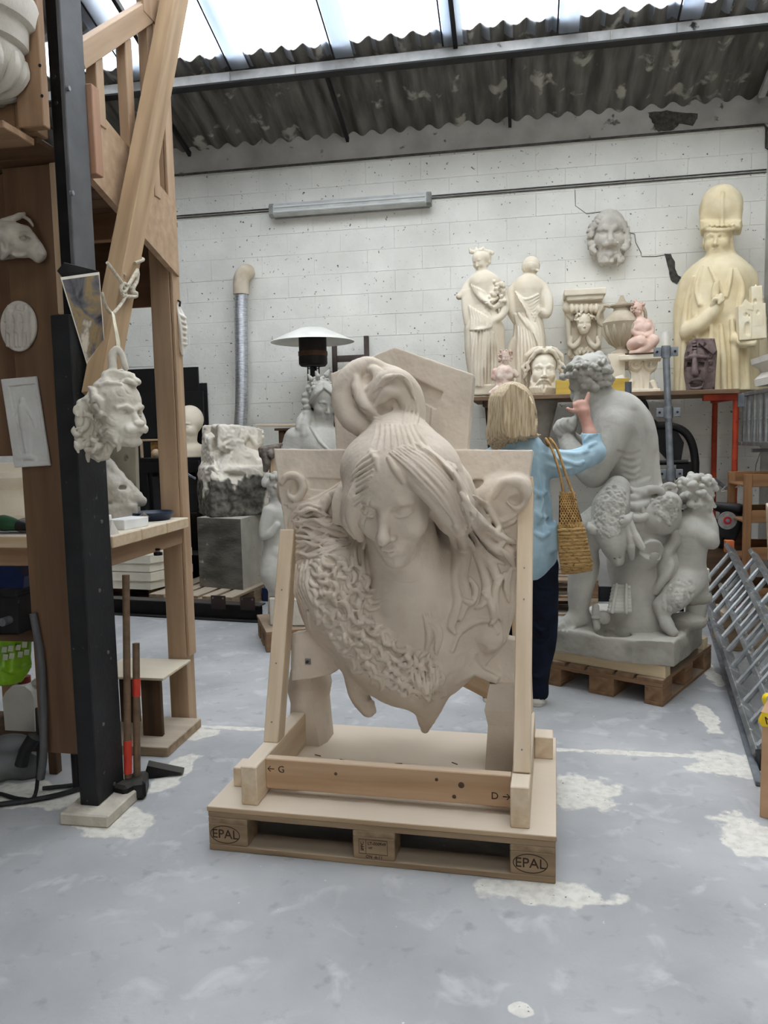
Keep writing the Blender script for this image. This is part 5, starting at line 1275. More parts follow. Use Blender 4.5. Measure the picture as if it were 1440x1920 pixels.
P = PY(1150, 700, 6.75); o = raw('plaster_fragment', *ring_mesh([[(-.12, -.05, 0), (.1, -.06, 0), (.12, .05, 0), (-.1, .06, 0)], [(-.11, -.05, .08), (.1, -.05, .09), (.11, .05, .08), (-.1, .05, .08)], [(-.05, -.03, .12), (.07, -.04, .15), (.07, .03, .15), (-.05, .04, .12)]]), M_WHITE, None, (P[0], 6.74, SHZ)); tag(o, 'white plaster fragment left of the ionic capital', 'fragment')

def bishop():
    S = shelf_sculpt(1350, 7.06, (1255, 335, 1440, 745, -60, 108), .0056)
    rt = stand_on(S, 'bishop_bust', 'tall cream yellow bust of a bishop in a mitre, blessing with one hand', 'bust')
    T, E, K = head(S, (1346, 450, 10), 74, yaw=-8, pitch=0, nose=1., jaw=1.05, lips=.9)
    S.tube([(1352, 478, 0), (1360, 512, 0)], [24, 28], k=8)
    # mitre
    S.poly([(1314, 430), (1311, 408), (1317, 382), (1328, 364), (1342, 350), (1354, 344), (1370, 350), (1382, 366), (1390, 390), (1392, 412), (1389, 426)], -26, 26, k=2, rnd=10); S.ell((1352, 390, 0), (37, 36, 42), k=6)
    S.poly([(1314, 431), (1312, 412), (1391, 412), (1389, 427)], -30, 30, k=4, rnd=6); S.tube([(1315, 428, 10), (1332, 431, 30), (1350, 432, 35), (1372, 429, 28), (1389, 423, 4)], [4, 4.5, 4.5, 4.5, 4], k=1.5)
    S.lock([(1353, 424), (1354, 395), (1355, 362)], [4, 4, 3], k=2, lift=-1)
    for i in range(16): S.ell((1318+i*4.4, 424-(2 if i % 2 else 0), 22+16*math.sin(i*.2)), (2.4, 3, 2.4), k=1)
    # cope
    S.ell((1348, 530, -4), (66, 38, 40), k=10); S.tube([(1345, 540, -2), (1345, 620, 0), (1350, 735, 0)], [62, 66, 70], k=10)
    S.tube([(1300, 530, 4), (1284, 580, 10), (1280, 660, 12), (1278, 735, 12)], [22, 20, 16, 14], k=8); S.tube([(1398, 540, 0), (1410, 600, 6), (1414, 735, 6)], [22, 24, 24], k=8)
    S.tube([(1326, 495, 24), (1336, 520, 36), (1352, 545, 42)], [6, 7, 5], k=4); S.tube([(1376, 498, 22), (1372, 525, 36), (1366, 545, 40)], [6, 7, 5], k=4)
    S.tube([(1300, 560, 30), (1318, 575, 44), (1340, 568, 54)], [8, 10, 5], k=5); S.tube([(1302, 528, 28), (1312, 552, 42), (1334, 556, 48)], [5, 6, 3], k=4)
    for P_, r in (([(1310, 590, 46), (1300, 640, 34), (1296, 735, 26)], 8), ([(1340, 620, 62), (1345, 670, 62), (1352, 735, 60)], 8), ([(1375, 600, 58), (1380, 660, 60), (1384, 735, 60)], 8), ([(1325, 640, 60), (1322, 690, 56), (1320, 735, 54)], 6), ([(1400, 620, 40), (1404, 680, 42), (1404, 735, 42)], 7)): S.tube(P_, [r*.7, r, r], k=8)
    for P_, r in (([(1316, 500), (1306, 540), (1312, 570)], 5), ([(1300, 520), (1288, 570), (1284, 640), (1280, 730)], 7), ([(1312, 600), (1304, 650), (1300, 730)], 7), ([(1334, 612), (1334, 670), (1336, 730)], 7), ([(1352, 610), (1356, 670), (1358, 730)], 6), ([(1372, 600), (1378, 660), (1380, 730)], 7), ([(1392, 560), (1398, 620), (1400, 730)], 7),
                ([(1410, 560), (1416, 640), (1418, 730)], 6), ([(1382, 505), (1392, 540), (1388, 575)], 5), ([(1330, 500), (1344, 530), (1356, 555)], 4), ([(1372, 505), (1368, 530), (1362, 555)], 4), ([(1322, 640), (1320, 690), (1318, 730)], 5)): S.lock(P_, [r*.5, r, r*.9], k=3.5, lift=r*.35)
    for P_ in ([(1308, 585), (1300, 640), (1296, 720)], [(1345, 625), (1346, 680), (1348, 725)], [(1385, 610), (1390, 660), (1391, 725)], [(1294, 560), (1290, 620), (1290, 700)]): S.groove(P_, 4, k=3)
    # blessing arm
    S.tube([(1292, 622, 44), (1310, 612, 58), (1330, 594, 66), (1342, 580, 70)], [17, 17, 14, 11], k=5); S.ell((1345, 572, 72), (11, 8, 14), (0, 10, 0), k=3)
    S.tube([(1343, 560, 72), (1344, 544, 74), (1346, 528, 74)], [4.5, 4, 3.2], k=1.5); S.tube([(1339, 561, 72), (1338, 546, 74), (1341, 532, 74)], [4.2, 3.8, 3], k=1.5)
    for j in range(3): S.tube([(1347+j*2.5, 558+j*3, 76), (1352+j*1.5, 554+j*4, 84), (1349, 560+j*4, 86)], [4, 4, 3.2], k=1.5)
    S.tube([(1336, 572, 76), (1340, 562, 82), (1346, 560, 86)], [4.4, 4, 3.2], k=1.5)
    # hand under the church
    S.tube([(1412, 625, 50), (1396, 640, 70), (1380, 636, 72)], [12, 12, 10], k=5)
    for j in range(4): S.tube([(1384+j*7, 636+j*2, 80), (1390+j*7, 644, 84), (1400+j*5, 640, 82)], [5, 4.8, 4], k=1.5)
    S.mesh('figure', mat('yellowed_plaster', (234, 221, 188), (216, 199, 158), .8, 4, .15, 60), rt, disp=lambda v, n: .003*fbm(v, 12, 3, 1))
    C = Sculpt(S.O, (1375, 530, 1440, 650, 40, 120), .0045)
    C.bx((1408, 605, 78), (22, 12, 30), (0, -3, 10), 1, 1); C.poly([(1386, 578), (1398, 560), (1412, 572), (1412, 582)], 66, 92, k=1)
    C.bx((1418, 575, 80), (9, 9, 34), (0, -3, 10), 1, 1)
    C.mtube([C.q((1418, 555, 80)), C.q((1417, 533, 80))], [8.5/C.px, .6/C.px], 0)
    C.ell((1402, 616, 92), (6, 5, 12), k=1, cut=True); C.ell((1398, 590, 92), (3, 4, 4), k=1, cut=True); C.ell((1406, 592, 92), (3, 4, 4), k=1, cut=True); C.ell((1416, 564, 90), (2.5, 4, 4), k=1, cut=True); C.ell((1421, 585, 90), (2.5, 4, 4), k=1, cut=True)
    for x in (1388, 1396, 1408): C.cap((x, 580, 90), (x, 632, 90), 1.4, 1.4, k=.5)
    C.mesh('church_model', mat('pale_plaster_model', (240, 230, 204), (226, 212, 178), .8, 6, .1, 60), rt)
bishop()
def tiki():
    S = shelf_sculpt(1314, 6.62, (1270, 622, 1358, 745, -30, 40), .0042)
    rt = stand_on(S, 'carved_mask', 'grey brown carved mask with hollow eyes and open mouth in front of the bishop', 'mask')
    S.poly([(1286, 736), (1284, 700), (1283, 665), (1290, 640), (1304, 634), (1340, 634), (1345, 660), (1342, 700), (1340, 736)], -22, 4, k=1, rnd=4)
    S.ell((1306, 690, 2), (22, 20, 42), k=5)
    for x in (1294, 1314): S.bx((x, 683, 26), (5.5, 16, 4.5), (0, 8, 0), 1.5, 1.5, cut=True)
    S.tube([(1303, 660, 20), (1302, 680, 27), (1303, 700, 28)], [4, 4, 6.5], k=2); S.tube([(1286, 672, 18), (1300, 668, 25), (1324, 670, 22)], [3, 4, 3], k=2)
    S.tube([(1291, 720, 18), (1300, 712, 25), (1312, 711, 25), (1319, 717, 20), (1312, 727, 22), (1298, 728, 22), (1291, 720, 18)], [2.6, 3], k=1.5); S.bx((1305, 720, 26), (10, 7, 4.5), (0, -4, 0), 1, 1, cut=True)
    S.bx((1304, 717, 17), (8, 4, 2), rnd=1)
    for i in range(3): S.bx((1302, 642+i*6, 14), (4, 6, 2), rnd=.5, k=1)
    for i in range(5): S.bx((1316+i*5.5, 641+i*4.5, 8), (3.4, 6, 5.5), (0, 35, 0), .5, .5); S.bx((1319+i*5.5, 645+i*4.5, 11), (1, 6, 4), (0, 35, 0), .3, .3, cut=True)
    for y in (668, 680, 693): S.ell((1331, y, 3), (6, 7, 5.5), k=2); S.ell((1331, y, 11), (2.4, 3, 2.4), k=1, cut=True)
    S.mesh('mask_block', mat('grey_brown_wood', (128, 112, 108), (94, 78, 74), .75, 12, .25, 60, speck=((60, 48, 48), 14, .6)), rt)
tiki()
def wall_mask():
    O = PY(1141, 452, 7.38); S = Sculpt(O, (1095, 390, 1190, 512, -8, 45), .0042, yaw=0)
    rt = thing('wall_mask', 'grey plaster mask of a shouting bearded faun hung on the block wall', 'mask', (O[0], 7.38, O[2]-.28))
    S.poly([(1141+36*math.cos(a), 450+47*math.sin(a)) for a in np.linspace(0, 6.283, 30)[:-1]], -6, 3, k=1, rnd=4)
    T, E, K = head(S, (1141, 440, 2), 92, pitch=4, brow=1.9, nose=1.35, cheek=1.35, jaw=1.1, ears=False)
    K([(-.14, .3, -.35), (0, .38, -.33), (.14, .3, -.35)], [.05, .07, .05], .03, True); K([(-.13, .33, -.24), (0, .42, -.22), (.13, .33, -.24)], [.035, .05, .035], .02)
    rg = random.Random(12)
    for i in range(64):
        a = rg.uniform(-.6, 3.74); r1, r2 = rg.uniform(28, 34), rg.uniform(37, 42); c = (1141, 447); e = 1.2
        P_ = [(c[0]+r1*math.cos(a), c[1]-r1*e*math.sin(a), 16), (c[0]+(r1+r2)/2*math.cos(a+.1), c[1]-(r1+r2)/2*e*math.sin(a+.1), 20), (c[0]+r2*math.cos(a+.22), c[1]-r2*e*math.sin(a+.22), 8)]
        S.tube([(p[0], p[1], p[2]+4) for p in P_], [3.4, 4.6, 1.8], k=1, sub=3)
    for i in range(26):
        x = rg.uniform(-28, 28); y = 478+rg.uniform(0, 14); S.tube([(1141+x*.8, y-8, 20-abs(x)*.2), (1141+x, y, 22-abs(x)*.3), (1141+x*.9+rg.uniform(-4, 4), y+8, 12)], [3.5, 4.4, 2], k=1.5, sub=3)
    S.mesh('mask_face', M_DUSTY, rt)
wall_mask()
# ================================================================== right side: trestle, poles, trolley, ladders, crates
X0 = PY(1380, 752, 6.6)[0]
tr = thing('trestle', 'orange red steel trestle holding up the right end of the shelf', 'trestle', (X0, 6.6, 0))
cyl('post', (X0, 6.6, 0), (X0, 6.6, SHZ-.07), .023, M_ORANGE, tr); cyl('post', (X0-.02, 7.2, 0), (X0-.02, 7.2, SHZ-.07), .023, M_ORANGE, tr)
span('top_bar', (X0-.25, 6.57, SHZ-.085), (X0+.03, 6.62, SHZ-.036), M_ORANGE, tr); span('top_bar', (X0-.05, 6.6, SHZ-.085), (X0+.0, 7.24, SHZ-.036), M_ORANGE, tr)
cyl('stretcher', (X0, 6.6, .93), (X0-.02, 7.2, 1.02), .016, M_GALV, tr)
tube('wire_loop', [(X0+.06, 6.57, 1.04), (X0+.03, 6.56, 1.0), (X0-.07, 6.57, .955), (X0-.1, 6.58, .96), (X0-.05, 6.56, 1.01), (X0+.0, 6.57, 1.03)], .004, M_ROPE, tr, sub=4)
for z in (1.5, 1.2, .95): cyl('pin_hole', (X0-.0, 6.5765, z), (X0, 6.579, z), .004, M_BLACK, tr, seg=8)
# scaffold pole with plates
Pa, Pb = PY(1247, 622, 6.36), PY(1258, 905, 6.36); d = Pb-Pa; foot = Pa+d*(Pa[2]/(Pa[2]-Pb[2]))
sp = thing('scaffold_prop', 'tall galvanised steel prop with bolted collars standing before the shelf', 'pole', tuple(foot))
cyl('tube', foot, Pa, .026, M_GALV, sp, seg=18)
cyl('plaster_sleeve', Pa-d*.0, Pa+d*.16, .0275, M_WHITE, sp, seg=18)
for yy in (659, 772, 888, 1010):
    t = (yy-622)/(905-622); c = Pa+d*t; cl = cyl('collar', c-[0, 0, .045], c+[0, 0, .045], .034, M_GALV, sp, seg=12)
    for sx in (-1, 1):
        box('plate', c+[sx*.062, 0, 0], (.055, .02, .07), M_GALV, cl); cyl('bolt', c+[sx*.066, -.018, 0], c+[sx*.066, -.008, 0], .01, M_BLACKSTEEL, cl, seg=6)
box('base_plate', foot+[0, 0, .004], (.14, .14, .008), M_GALV, sp)
Pq = PY(1178, 716, 6.42); o = cyl('steel_tube', (Pq[0], 6.42, 0), (Pq[0], 6.42, Pq[2]), .026, mat('dull_grey_tube', (104, 108, 112), (86, 90, 94), .5, 12, .05, 60, metal=.4)); tag(o, 'short plain grey steel tube upright behind the satyr shoulder', 'pole')
# black trolley
def H(x, y, Y=6.62): return PY(x, y, Y)
ht = thing('hand_truck', 'black hand truck with a rounded tube frame behind the satyr', 'trolley', (H(1262, 900)[0], 6.62, 0))
b0, b1 = H(1303, 900), H(1218, 900)
tube('frame_tube', [(b0[0], 6.62, .12), (b0[0], 6.62, b0[2]), H(1303, 862), H(1296, 828), H(1280, 807), H(1255, 799), H(1232, 798), H(1218, 800), (b1[0], 6.65, b1[2]), (b1[0], 6.65, .12)], .032, M_BLACKSTEEL, ht, seg=12, sub=4)
poly = [H(1222, 802), H(1268, 806), H(1282, 830), H(1276, 868), H(1250, 862), H(1232, 842)]
c = np.mean(poly, 0); prism('back_plate', [(p[0]-c[0], p[2]-c[2]) for p in poly], -.01, .01, M_BLACKSTEEL, ht, c)
cyl('cross_bar', H(1222, 868), H(1290, 866), .02, M_BLACKSTEEL, ht); cyl('cross_bar', H(1222, 960), H(1300, 960), .02, M_BLACKSTEEL, ht); span('side_plate', H(1268, 866)-[0, .01, 0], H(1302, 905)+[0, .012, 0], M_BLACKSTEEL, ht)
tube('grip', [H(1196, 760, 6.58), H(1206, 752, 6.58), H(1212, 770, 6.58), H(1210, 796, 6.58)], .022, M_BLACKSTEEL, ht, seg=10, sub=4)
for sx in (b0[0], b1[0]):
    lathe('wheel', [(.02, -.03), (.09, -.032), (.115, -.02), (.115, .02), (.09, .032), (.02, .03)], M_BLACK, ht, (sx, 6.72, .115), 24, (0, 90, 0))
span('toe_plate', (b1[0], 6.42, .01), (b0[0], 6.64, .025), M_BLACKSTEEL, ht)
# cone hood under the shelf
P = PY(1012, 752, 6.75); o = lathe('cone_hood', [(.02, 0), (.07, .0), (.085, .1), (.15, .36), (.155, .375), (.148, .375), (.08, .1), (.02, .03)], mat('grey_beige_hood', (150, 142, 130), (124, 116, 104), .8, 8, .15, 50), None, (P[0], 6.78, SHZ-.415)); tag(o, 'grey cone-shaped hood hanging under the shelf beside the blonde hair', 'hood')
# cobbled shelf ladder stored on its side along the right wall
def ladder(name, label, A, B, C, n, m, rail=(.03, .07), feet=None, group=None):
    """A-B lower rail (far to near), C far end of the upper rail"""
    A, B, C = (np.array(p, float) for p in (A, B, C)); v = C-A
    t = thing(name, label, 'ladder', tuple(A), group=group); nrm = tuple(v/np.linalg.norm(v))
    out = np.cross(B-A, v); out /= np.linalg.norm(out)
    for a, b in ((A, B), (C, B+v)): beam('rail', a, b, rail[0], rail[1], m, t, up=tuple(out))
    for i in range(n):
        f = (i+.5)/n; p = A+(B-A)*f; cyl('rung', p, p+v, .016, m, t, seg=8)
    return t, v
A = PX(1388, 836, 1.72); lt, _ = ladder('stored_ladder', 'grey ladder stored on its edge against the right wall, level with the shelf', (1.74, 6.75, 1.33), (1.74, 4.4, 1.345), (1.74, 6.75, 1.715), 16, M_ALU)
o = span('ladder_bracket', (1.66, 6.56, 1.62), (1.71, 6.6, SHZ-.04), M_GALV); tag(o, 'pitted steel stub hanging beside the orange post under the shelf end', 'bracket')
for y_ in (6.3, 4.9): span('wall_hook', (1.70, y_-.02, 1.27), (2.07, y_+.02, 1.296), M_STEEL, lt)
P = PX(1432, 718, 1.74); Yc = P[1]
M_CORN = M_WHITE
def cornice():
    pts = [(0, 0), (.16, 0), (.17, .05), (.12, .1), (.14, .13), (.19, .16), (.2, .2), (.0, .2)]
    v = [(-x, 0, z) for x, z in pts]+[(-x, .5, z) for x, z in pts]; n = len(pts)
    f = [tuple(range(n)), tuple(reversed(range(n, 2*n)))]+[(i, (i+1) % n, n+(i+1) % n, n+i) for i in range(n)]
    o = raw('cornice_piece', v, [tuple(reversed(q)) for q in f], M_CORN, None, (1.86, 5.75, 1.757)); tag(o, 'white plaster cornice piece lying on the stored ladder at the right edge', 'cornice')
cornice()
# wooden rack with shelves beyond the ladders
M_RACK = wood('rack_wood', (150, 112, 76), (116, 82, 54), .8)
rk = thing('timber_rack', 'open brown timber rack in the right corner beneath the stored ladder', 'rack', (1.75, 5.9, 0))
Xr = PY(1397, 900, 5.95)[0]
for x_ in (Xr, Xr+.36):
    for y_ in (5.95, 6.4): span('post', (x_, y_, 0), (x_+.05, y_+.045, 1.12), M_RACK, rk)
for z_ in (1.03, .77, .5, .2):
    span('shelf_slat', (Xr+.05, 5.955, z_), (Xr+.36, 5.98, z_+.09), M_RACK, rk); span('shelf_slat', (Xr+.05, 6.41, z_), (Xr+.36, 6.435, z_+.09), M_RACK, rk)
    span('shelf_panel', (Xr+.0, 5.996, z_-.0), (Xr+.41, 6.4, z_+.015), M_RACK, rk)
# grinder behind the trestle
P = PY(1366, 975, 6.2)
gr = thing('bench_grinder', 'black grinder with a grey and red disc behind the orange post', 'grinder', (P[0], 6.3, P[2]-.15))
G_ = Sculpt(PY(1365, 975, 6.3), (1325, 930, 1410, 1030, -20, 20), .007); G_.bx((1366, 985, -6), (22, 9, 26), (0, 20, 0), 4, 2); G_.tube([(1345, 950, -4), (1385, 955, -4)], [9, 11], k=4); G_.tube([(1340, 1000, 0), (1352, 1020, -4)], [8, 9], k=4); G_.mesh('housing', M_BLACKSTEEL, gr)
Pd = PY(1364, 976, 6.24)
for r, y_, m_ in ((.068, 0, mat('grey_disc', (140, 138, 134), (116, 114, 110), .8, 30, .2, 90)), (.03, -.006, mat('red_label', (170, 40, 46), (140, 30, 36), .6, 20, 0)), (.013, -.012, M_GALV)): cyl('disc', Pd+[0, y_, 0], Pd+[0, y_+.012, 0], r, m_, gr, seg=28)
o = box('grinder_stand', (P[0], 6.42, .37), (.3, .2, .74), M_DARKWOOD); tag(o, 'dark wooden stand under the black grinder', 'stand')
# the two ladders lying on the floor
A = PY(1316, 1086, 6.0); B = PZ(1430, 1424, .03); C = PY(1368, 1026, 6.05)
lf, v = ladder('aluminium_ladder', 'long grey aluminium ladder lying on its edge along the right side of the floor', A, B, C, 12, M_ALU, (.028, .085))
for p in (A, C): box('rubber_foot', p+(A-B)/np.linalg.norm(A-B)*.03, (.06, .06, .09), mat('orange_plastic', (206, 120, 70), (180, 96, 56), .6, 12, .1), lf); 
box('end_cap', B+(B-A)/np.linalg.norm(B-A)*.02, (.05, .06, .09), M_BLACK, lf, (0, 0, 4))
off = np.array([.075, .0, .045]); L2 = B-A
l2, _ = ladder('inner_ladder', 'second aluminium ladder section nested on the right of the long one', A+L2*.16+off+v*.12, B+off+v*.12+L2*.04, C+L2*.16+off+v*.12, 10, M_ALU, (.026, .07))
o = beam('steel_bar', PZ(1315, 1120, .012), PZ(1424, 1470, .012), .03, .02, M_GALV); tag(o, 'flat steel bar on the floor under the aluminium ladder', 'bar')
# rubble behind the ladders
M_RUB = mat('plaster_rubble', (220, 216, 206), (186, 180, 170), .9, 12, .3, 40)
M_PINK = mat('pink_foam', (226, 120, 136), (206, 100, 118), .8, 12, .1)
rr = random.Random(31)
rocks = []
for k in range(4):
    bm = bmesh.new(); bmesh.ops.create_icosphere(bm, subdivisions=1, radius=.05)
    for v_ in bm.verts: v_.co = v_.co*rr.uniform(.6, 1.25); v_.co.z *= .7
    me = bpy.data.meshes.new('chunk'); bm.to_mesh(me); bm.free(); me.materials.append(M_RUB); rocks.append(me)
spots = [(1352, 1112), (1372, 1128), (1388, 1158), (1404, 1150), (1360, 1140), (1398, 1186), (1412, 1172), (1420, 1205), (1380, 1185), (1432, 1232), (1345, 1090), (1432, 1180), (1410, 1225), (1425, 1262), (1395, 1122)]
for k, (x, y) in enumerate(spots):
    P = PZ(x, y, .02); P = P+np.array([.12+rr.uniform(0, .1), .15, 0])
    if P[0] > 1.95: continue
    o = bpy.data.objects.new('plaster_chunk', rocks[k % 4]); place(o, Matrix.Translation((P[0], P[1], .03)) @ Matrix.Rotation(rr.uniform(0, 6), 4, 'Z') @ Matrix.Scale(rr.uniform(.8, 1.5), 4)); tag(o, 'white plaster chunk on the floor, seen between the ladder rungs', 'rubble', 'plaster rubble beyond the ladders')
P = PY(1386, 1122, 5.4); o = box('foam_scrap', (P[0], 5.4, .28), (.05, .04, .06), M_PINK, None, (10, 20, 30)); tag(o, 'small pink scrap among the rubble behind the ladder rungs', 'scrap')
o = box('rubble_crate', (P[0]+.05, 5.45, .125), (.34, .3, .25), M_OLDWOOD); tag(o, 'old wooden crate under the pink scrap beyond the ladders', 'crate')
o = beam('leaning_board', PZ(1436, 1190, .02)+[.22, .5, 0], PY(1446, 1005, 5.2)+[.1, .3, .1], .25, .02, M_PINE2, up=(1, 0, .2)); tag(o, 'pale board leaning at the right edge behind the ladders', 'board')
# cardboard box with yellow tape
M_CARD = mat('cardboard', (186, 150, 116), (170, 134, 102), .85, 8, .08, 60)
P = PZ(1424, 1532)
cb = thing('cardboard_box', 'brown cardboard box with yellow and black tape at the right edge', 'box', (P[0], P[1], 0))
frame((P[0], P[1], 0), -.42); P = np.zeros(3)
span('carton', (P[0], P[1], 0), (P[0]+.4, P[1]+.42, .4), M_CARD, cb); span('flap', (P[0]-.005, P[1], .4), (P[0]+.2, P[1]+.42, .405), M_CARD, cb, b=.001)
M_TAPE = mat('yellow_tape', (232, 200, 40), (220, 186, 30), .5, 10, 0)
tp = span('tape', (P[0]-.0025, P[1]+.12, .33), (P[0]-.0005, P[1]+.26, .405), M_TAPE, cb, b=0)
tp2 = tube('loose_tape', [(P[0]+.03, P[1]+.2, .408), (P[0]-.012, P[1]+.19, .414), (P[0]-.02, P[1]+.18, .39), (P[0]-.012, P[1]+.19, .35), (P[0]-.03, P[1]+.18, .3), (P[0]-.012, P[1]+.2, .27)], .02, M_TAPE, cb, seg=8, flat=.08, sub=4)
lettering('tape_lettering', 'MI', .05, M_INK, cb, Matrix.Translation((P[0]-.003, P[1]+.19, .37)) @ Matrix.Rotation(math.radians(-90), 4, 'Z') @ FACE @ Matrix.Rotation(.3, 4, 'Z'))
span('tape', (P[0]-.001, P[1]-.002, .352), (P[0]+.06, P[1]-.0005, .404), M_TAPE, cb, b=0)
lettering('tape_lettering', 'MI', .04, M_INK, cb, Matrix.Translation((P[0]+.03, P[1]-.003, .378)) @ FACE @ Matrix.Rotation(.25, 4, 'Z'))
frame()
# stacked pallets and odds behind the visitor
def stack_pallets(x, y, rz, lab):
    for k in range(2):
        frame((x, y, .144*k), rz); make_pallet(lab[k], M_PALD if k else M_OLDWOOD, group='pallets stacked behind the person')
    frame()
P = PZ(1062, 1158)
stack_pallets(P[0]-.95, P[1], .05, ('dusty lower pallet of the pair stacked behind the person', 'dark upper pallet of the pair stacked behind the person'))
o = box('boxed_parts', (P[0]+.0-.35, P[1]+.4, .288+.09), (.5, .4, .18), M_DARKWOOD); tag(o, 'low dark wooden box on the stacked pallets behind the straw bag', 'box')
P = PZ(1132, 1128)
bk = thing('black_tray', 'black plastic tray on the floor behind the satyr leg', 'tray', (P[0], P[1]+.1, 0))
span('tray_bottom', (P[0]-.05, P[1], 0), (P[0]+.2, P[1]+.35, .02), M_BLACK, bk)
for lo, hi in (((-.05, 0, .02), (-.035, .35, .13)), ((.185, 0, .02), (.2, .35, .13)), ((-.035, 0, .02), (.185, .015, .13)), ((-.035, .335, .02), (.185, .35, .13))): span('tray_side', (P[0]+lo[0], P[1]+lo[1], lo[2]), (P[0]+hi[0], P[1]+hi[1], hi[2]), M_BLACK, bk)
P = PY(1085, 1060, 6.9); o = span('stone_slab', (P[0]-.4, 6.85, 0), (P[0]+.5, 7.1, .62), M_CONCRETE, b=.01); tag(o, 'grey stone slab standing against the wall under the shelf', 'slab')
o = box('plaster_post', (1.28, 6.1, .21), (.13, .14, .42), M_WHITE, None, (0, 0, 20), b=.01); tag(o, 'pale plaster block on the floor behind the child of the satyr group', 'block')
# ================================================================== left side: posts, stair, bench
M_STAIR = wood('stair_timber', (184, 156, 127), (162, 134, 105), .65)
M_MEZZ = wood('mezzanine_timber', (158, 128, 100), (130, 102, 76), .7)
sb = span('post_footing', (-1.745, 2.57, 0), (-1.545, 2.87, .048), mat('dusty_concrete_pad', (196, 188, 172), (170, 162, 148), .95, 12, .4, 40), b=.006); tag(sb, 'dusty concrete pad under the black post', 'pad')
bp_ = thing('black_post', 'black painted square post standing on a concrete pad', 'post', (-1.66, 2.74, .05))
span('post_shaft', (-1.70, 2.64, .048), (-1.622, 2.84, 1.915), M_BLACK, bp_, b=.004)
for (x, y) in ((190, 978), (186, 1107), (202, 1223), (193, 1358), (214, 1470)):
    P = PX(x, y, -1.6215); cyl('bolt_hole', P, P+[.003, 0, 0], .008, M_SCREW, bp_, seg=8)
sc = thing('steel_column', 'grey steel column rising above the black post', 'column', (-1.65, 2.77, 1.9))
span('column_shaft', (-1.695, 2.72, 1.5), (-1.636, 2.83, 3.6), M_BLACKSTEEL, sc); span('column_flange', (-1.636, 2.69, 1.918), (-1.618, 2.835, 3.6), M_STEEL, sc)
for (x, y) in ((125, 166), (132, 362)):
    P = PX(x, y, -1.617); cyl('bolt', P, P+[.012, 0, 0], .009, M_GALV, sc, seg=6)
# plywood uprights and panels
o = span('plywood_upright', (-2.0, 2.845, .16), (-1.79, 2.863, 2.52), M_PLY); tag(o, 'brown plywood upright beside the black post, hung with casts', 'board')
o = cyl('upright_foot', (-1.845, 2.86, 0), (-1.845, 2.86, .16), .022, M_BLACKSTEEL); tag(o, 'dark round foot under the brown plywood upright', 'foot')
o = span('edge_batten', (-1.788, 2.83, 1.95), (-1.752, 2.86, 2.52), M_PINE); tag(o, 'thin pale batten between plywood and steel column', 'batten')
o = span('plywood_board', (-2.9, 2.90, 1.40), (-2.02, 2.92, 2.52), M_PLY); tag(o, 'dark plywood panel at the left edge behind the hung casts', 'board')
mz = thing('mezzanine', 'timber mezzanine edge with deck boards above the workbench', 'mezzanine', (-2.5, 3, 2.5))
for k in range(16): span('deck_board', (-5.9, .2+k*.134, 2.53), (-1.86, .2+k*.134+.13, 2.555), M_PLY, mz)  # deck run out of view, added to keep the left side in shade
for k in range(9): span('deck_board', (-5.0, 2.66+k*.13, 2.525), (-1.72, 2.66+k*.13+.126, 2.55), M_PLY, mz)
span('edge_beam', (-5.0, 2.62, 2.55), (-1.78, 2.68, 2.68), M_MEZZ, mz); span('joist', (-5, 3.0, 2.40), (-1.8, 3.05, 2.524), M_MEZZ, mz); span('joist', (-5, 3.5, 2.40), (-1.8, 3.55, 2.524), M_MEZZ, mz)
span('front_plank', (-1.742, 2.585, 2.552), (-1.642, 2.625, 3.6), M_MEZZ, mz); span('front_plank', (-1.79, 2.63, 2.552), (-1.70, 2.70, 3.6), M_MEZZ, mz); span('front_plank', (-1.88, 2.63, 2.7), (-1.80, 2.67, 3.6), M_PLY, mz)
for (x, y) in ((75, 123), (102, 144), (79, 180), (106, 193)):
    P = PY(x, y, 2.5845); cyl('screw', P, P-[0, .002, 0], .006, M_BLACKSTEEL, mz, seg=8)
st = thing('stair_balustrade', 'pale timber stair string with balusters and sloping handrail', 'balustrade', (-1.66, 3.2, 2.3))
a, b2 = (2.83, 2.645), (3.66, 2.415)
v = [(-.015, a[0], a[1]+.15), (-.015, b2[0], b2[1]+.17), (-.015, b2[0], b2[1]-.17), (-.015, a[0], a[1]-.15)]; v += [(.015, y, z) for _, y, z in v]
raw('stair_string', v, [(0, 1, 2, 3), (7, 6, 5, 4), (0, 4, 5, 1), (1, 5, 6, 2), (2, 6, 7, 3), (3, 7, 4, 0)], M_STAIR, st, (-1.665, 0, 0))
span('string_block', (-1.648, 2.845, 2.47), (-1.60, 2.90, 2.80), wood('reddish_block', (176, 138, 112), (150, 112, 88)), st)
beam('handrail', (-1.66, 2.845, 2.896), (-1.66, 3.50, 3.40), .05, .085, M_STAIR, st)
for y_, z0, z1 in ((2.995, 2.70, 2.975), (3.245, 2.63, 3.165), (3.46, 2.56, 3.50)): span('baluster', (-1.69, y_-.03, z0), (-1.645, y_+.03, z1), M_STAIR, st)
span('newel_plate', (-1.644, 3.38, 3.33), (-1.632, 3.52, 3.6), M_STAIR, st)
tp_ = span('stair_post', (-1.782, 3.61, .0), (-1.682, 3.70, 3.6), M_STAIR, None); tag(tp_, 'tall pale timber stair post standing behind the small stool', 'post')
span('stair_post_strip', (-1.68, 3.612, .36), (-1.664, 3.69, 3.5), M_STAIR, tp_)
for (x, y) in ((321, 424), (323, 494)):
    P = PX(x, y, -1.663); cyl('dowel', P, P+[.006, 0, 0], .01, M_PINE, tp_, seg=10)
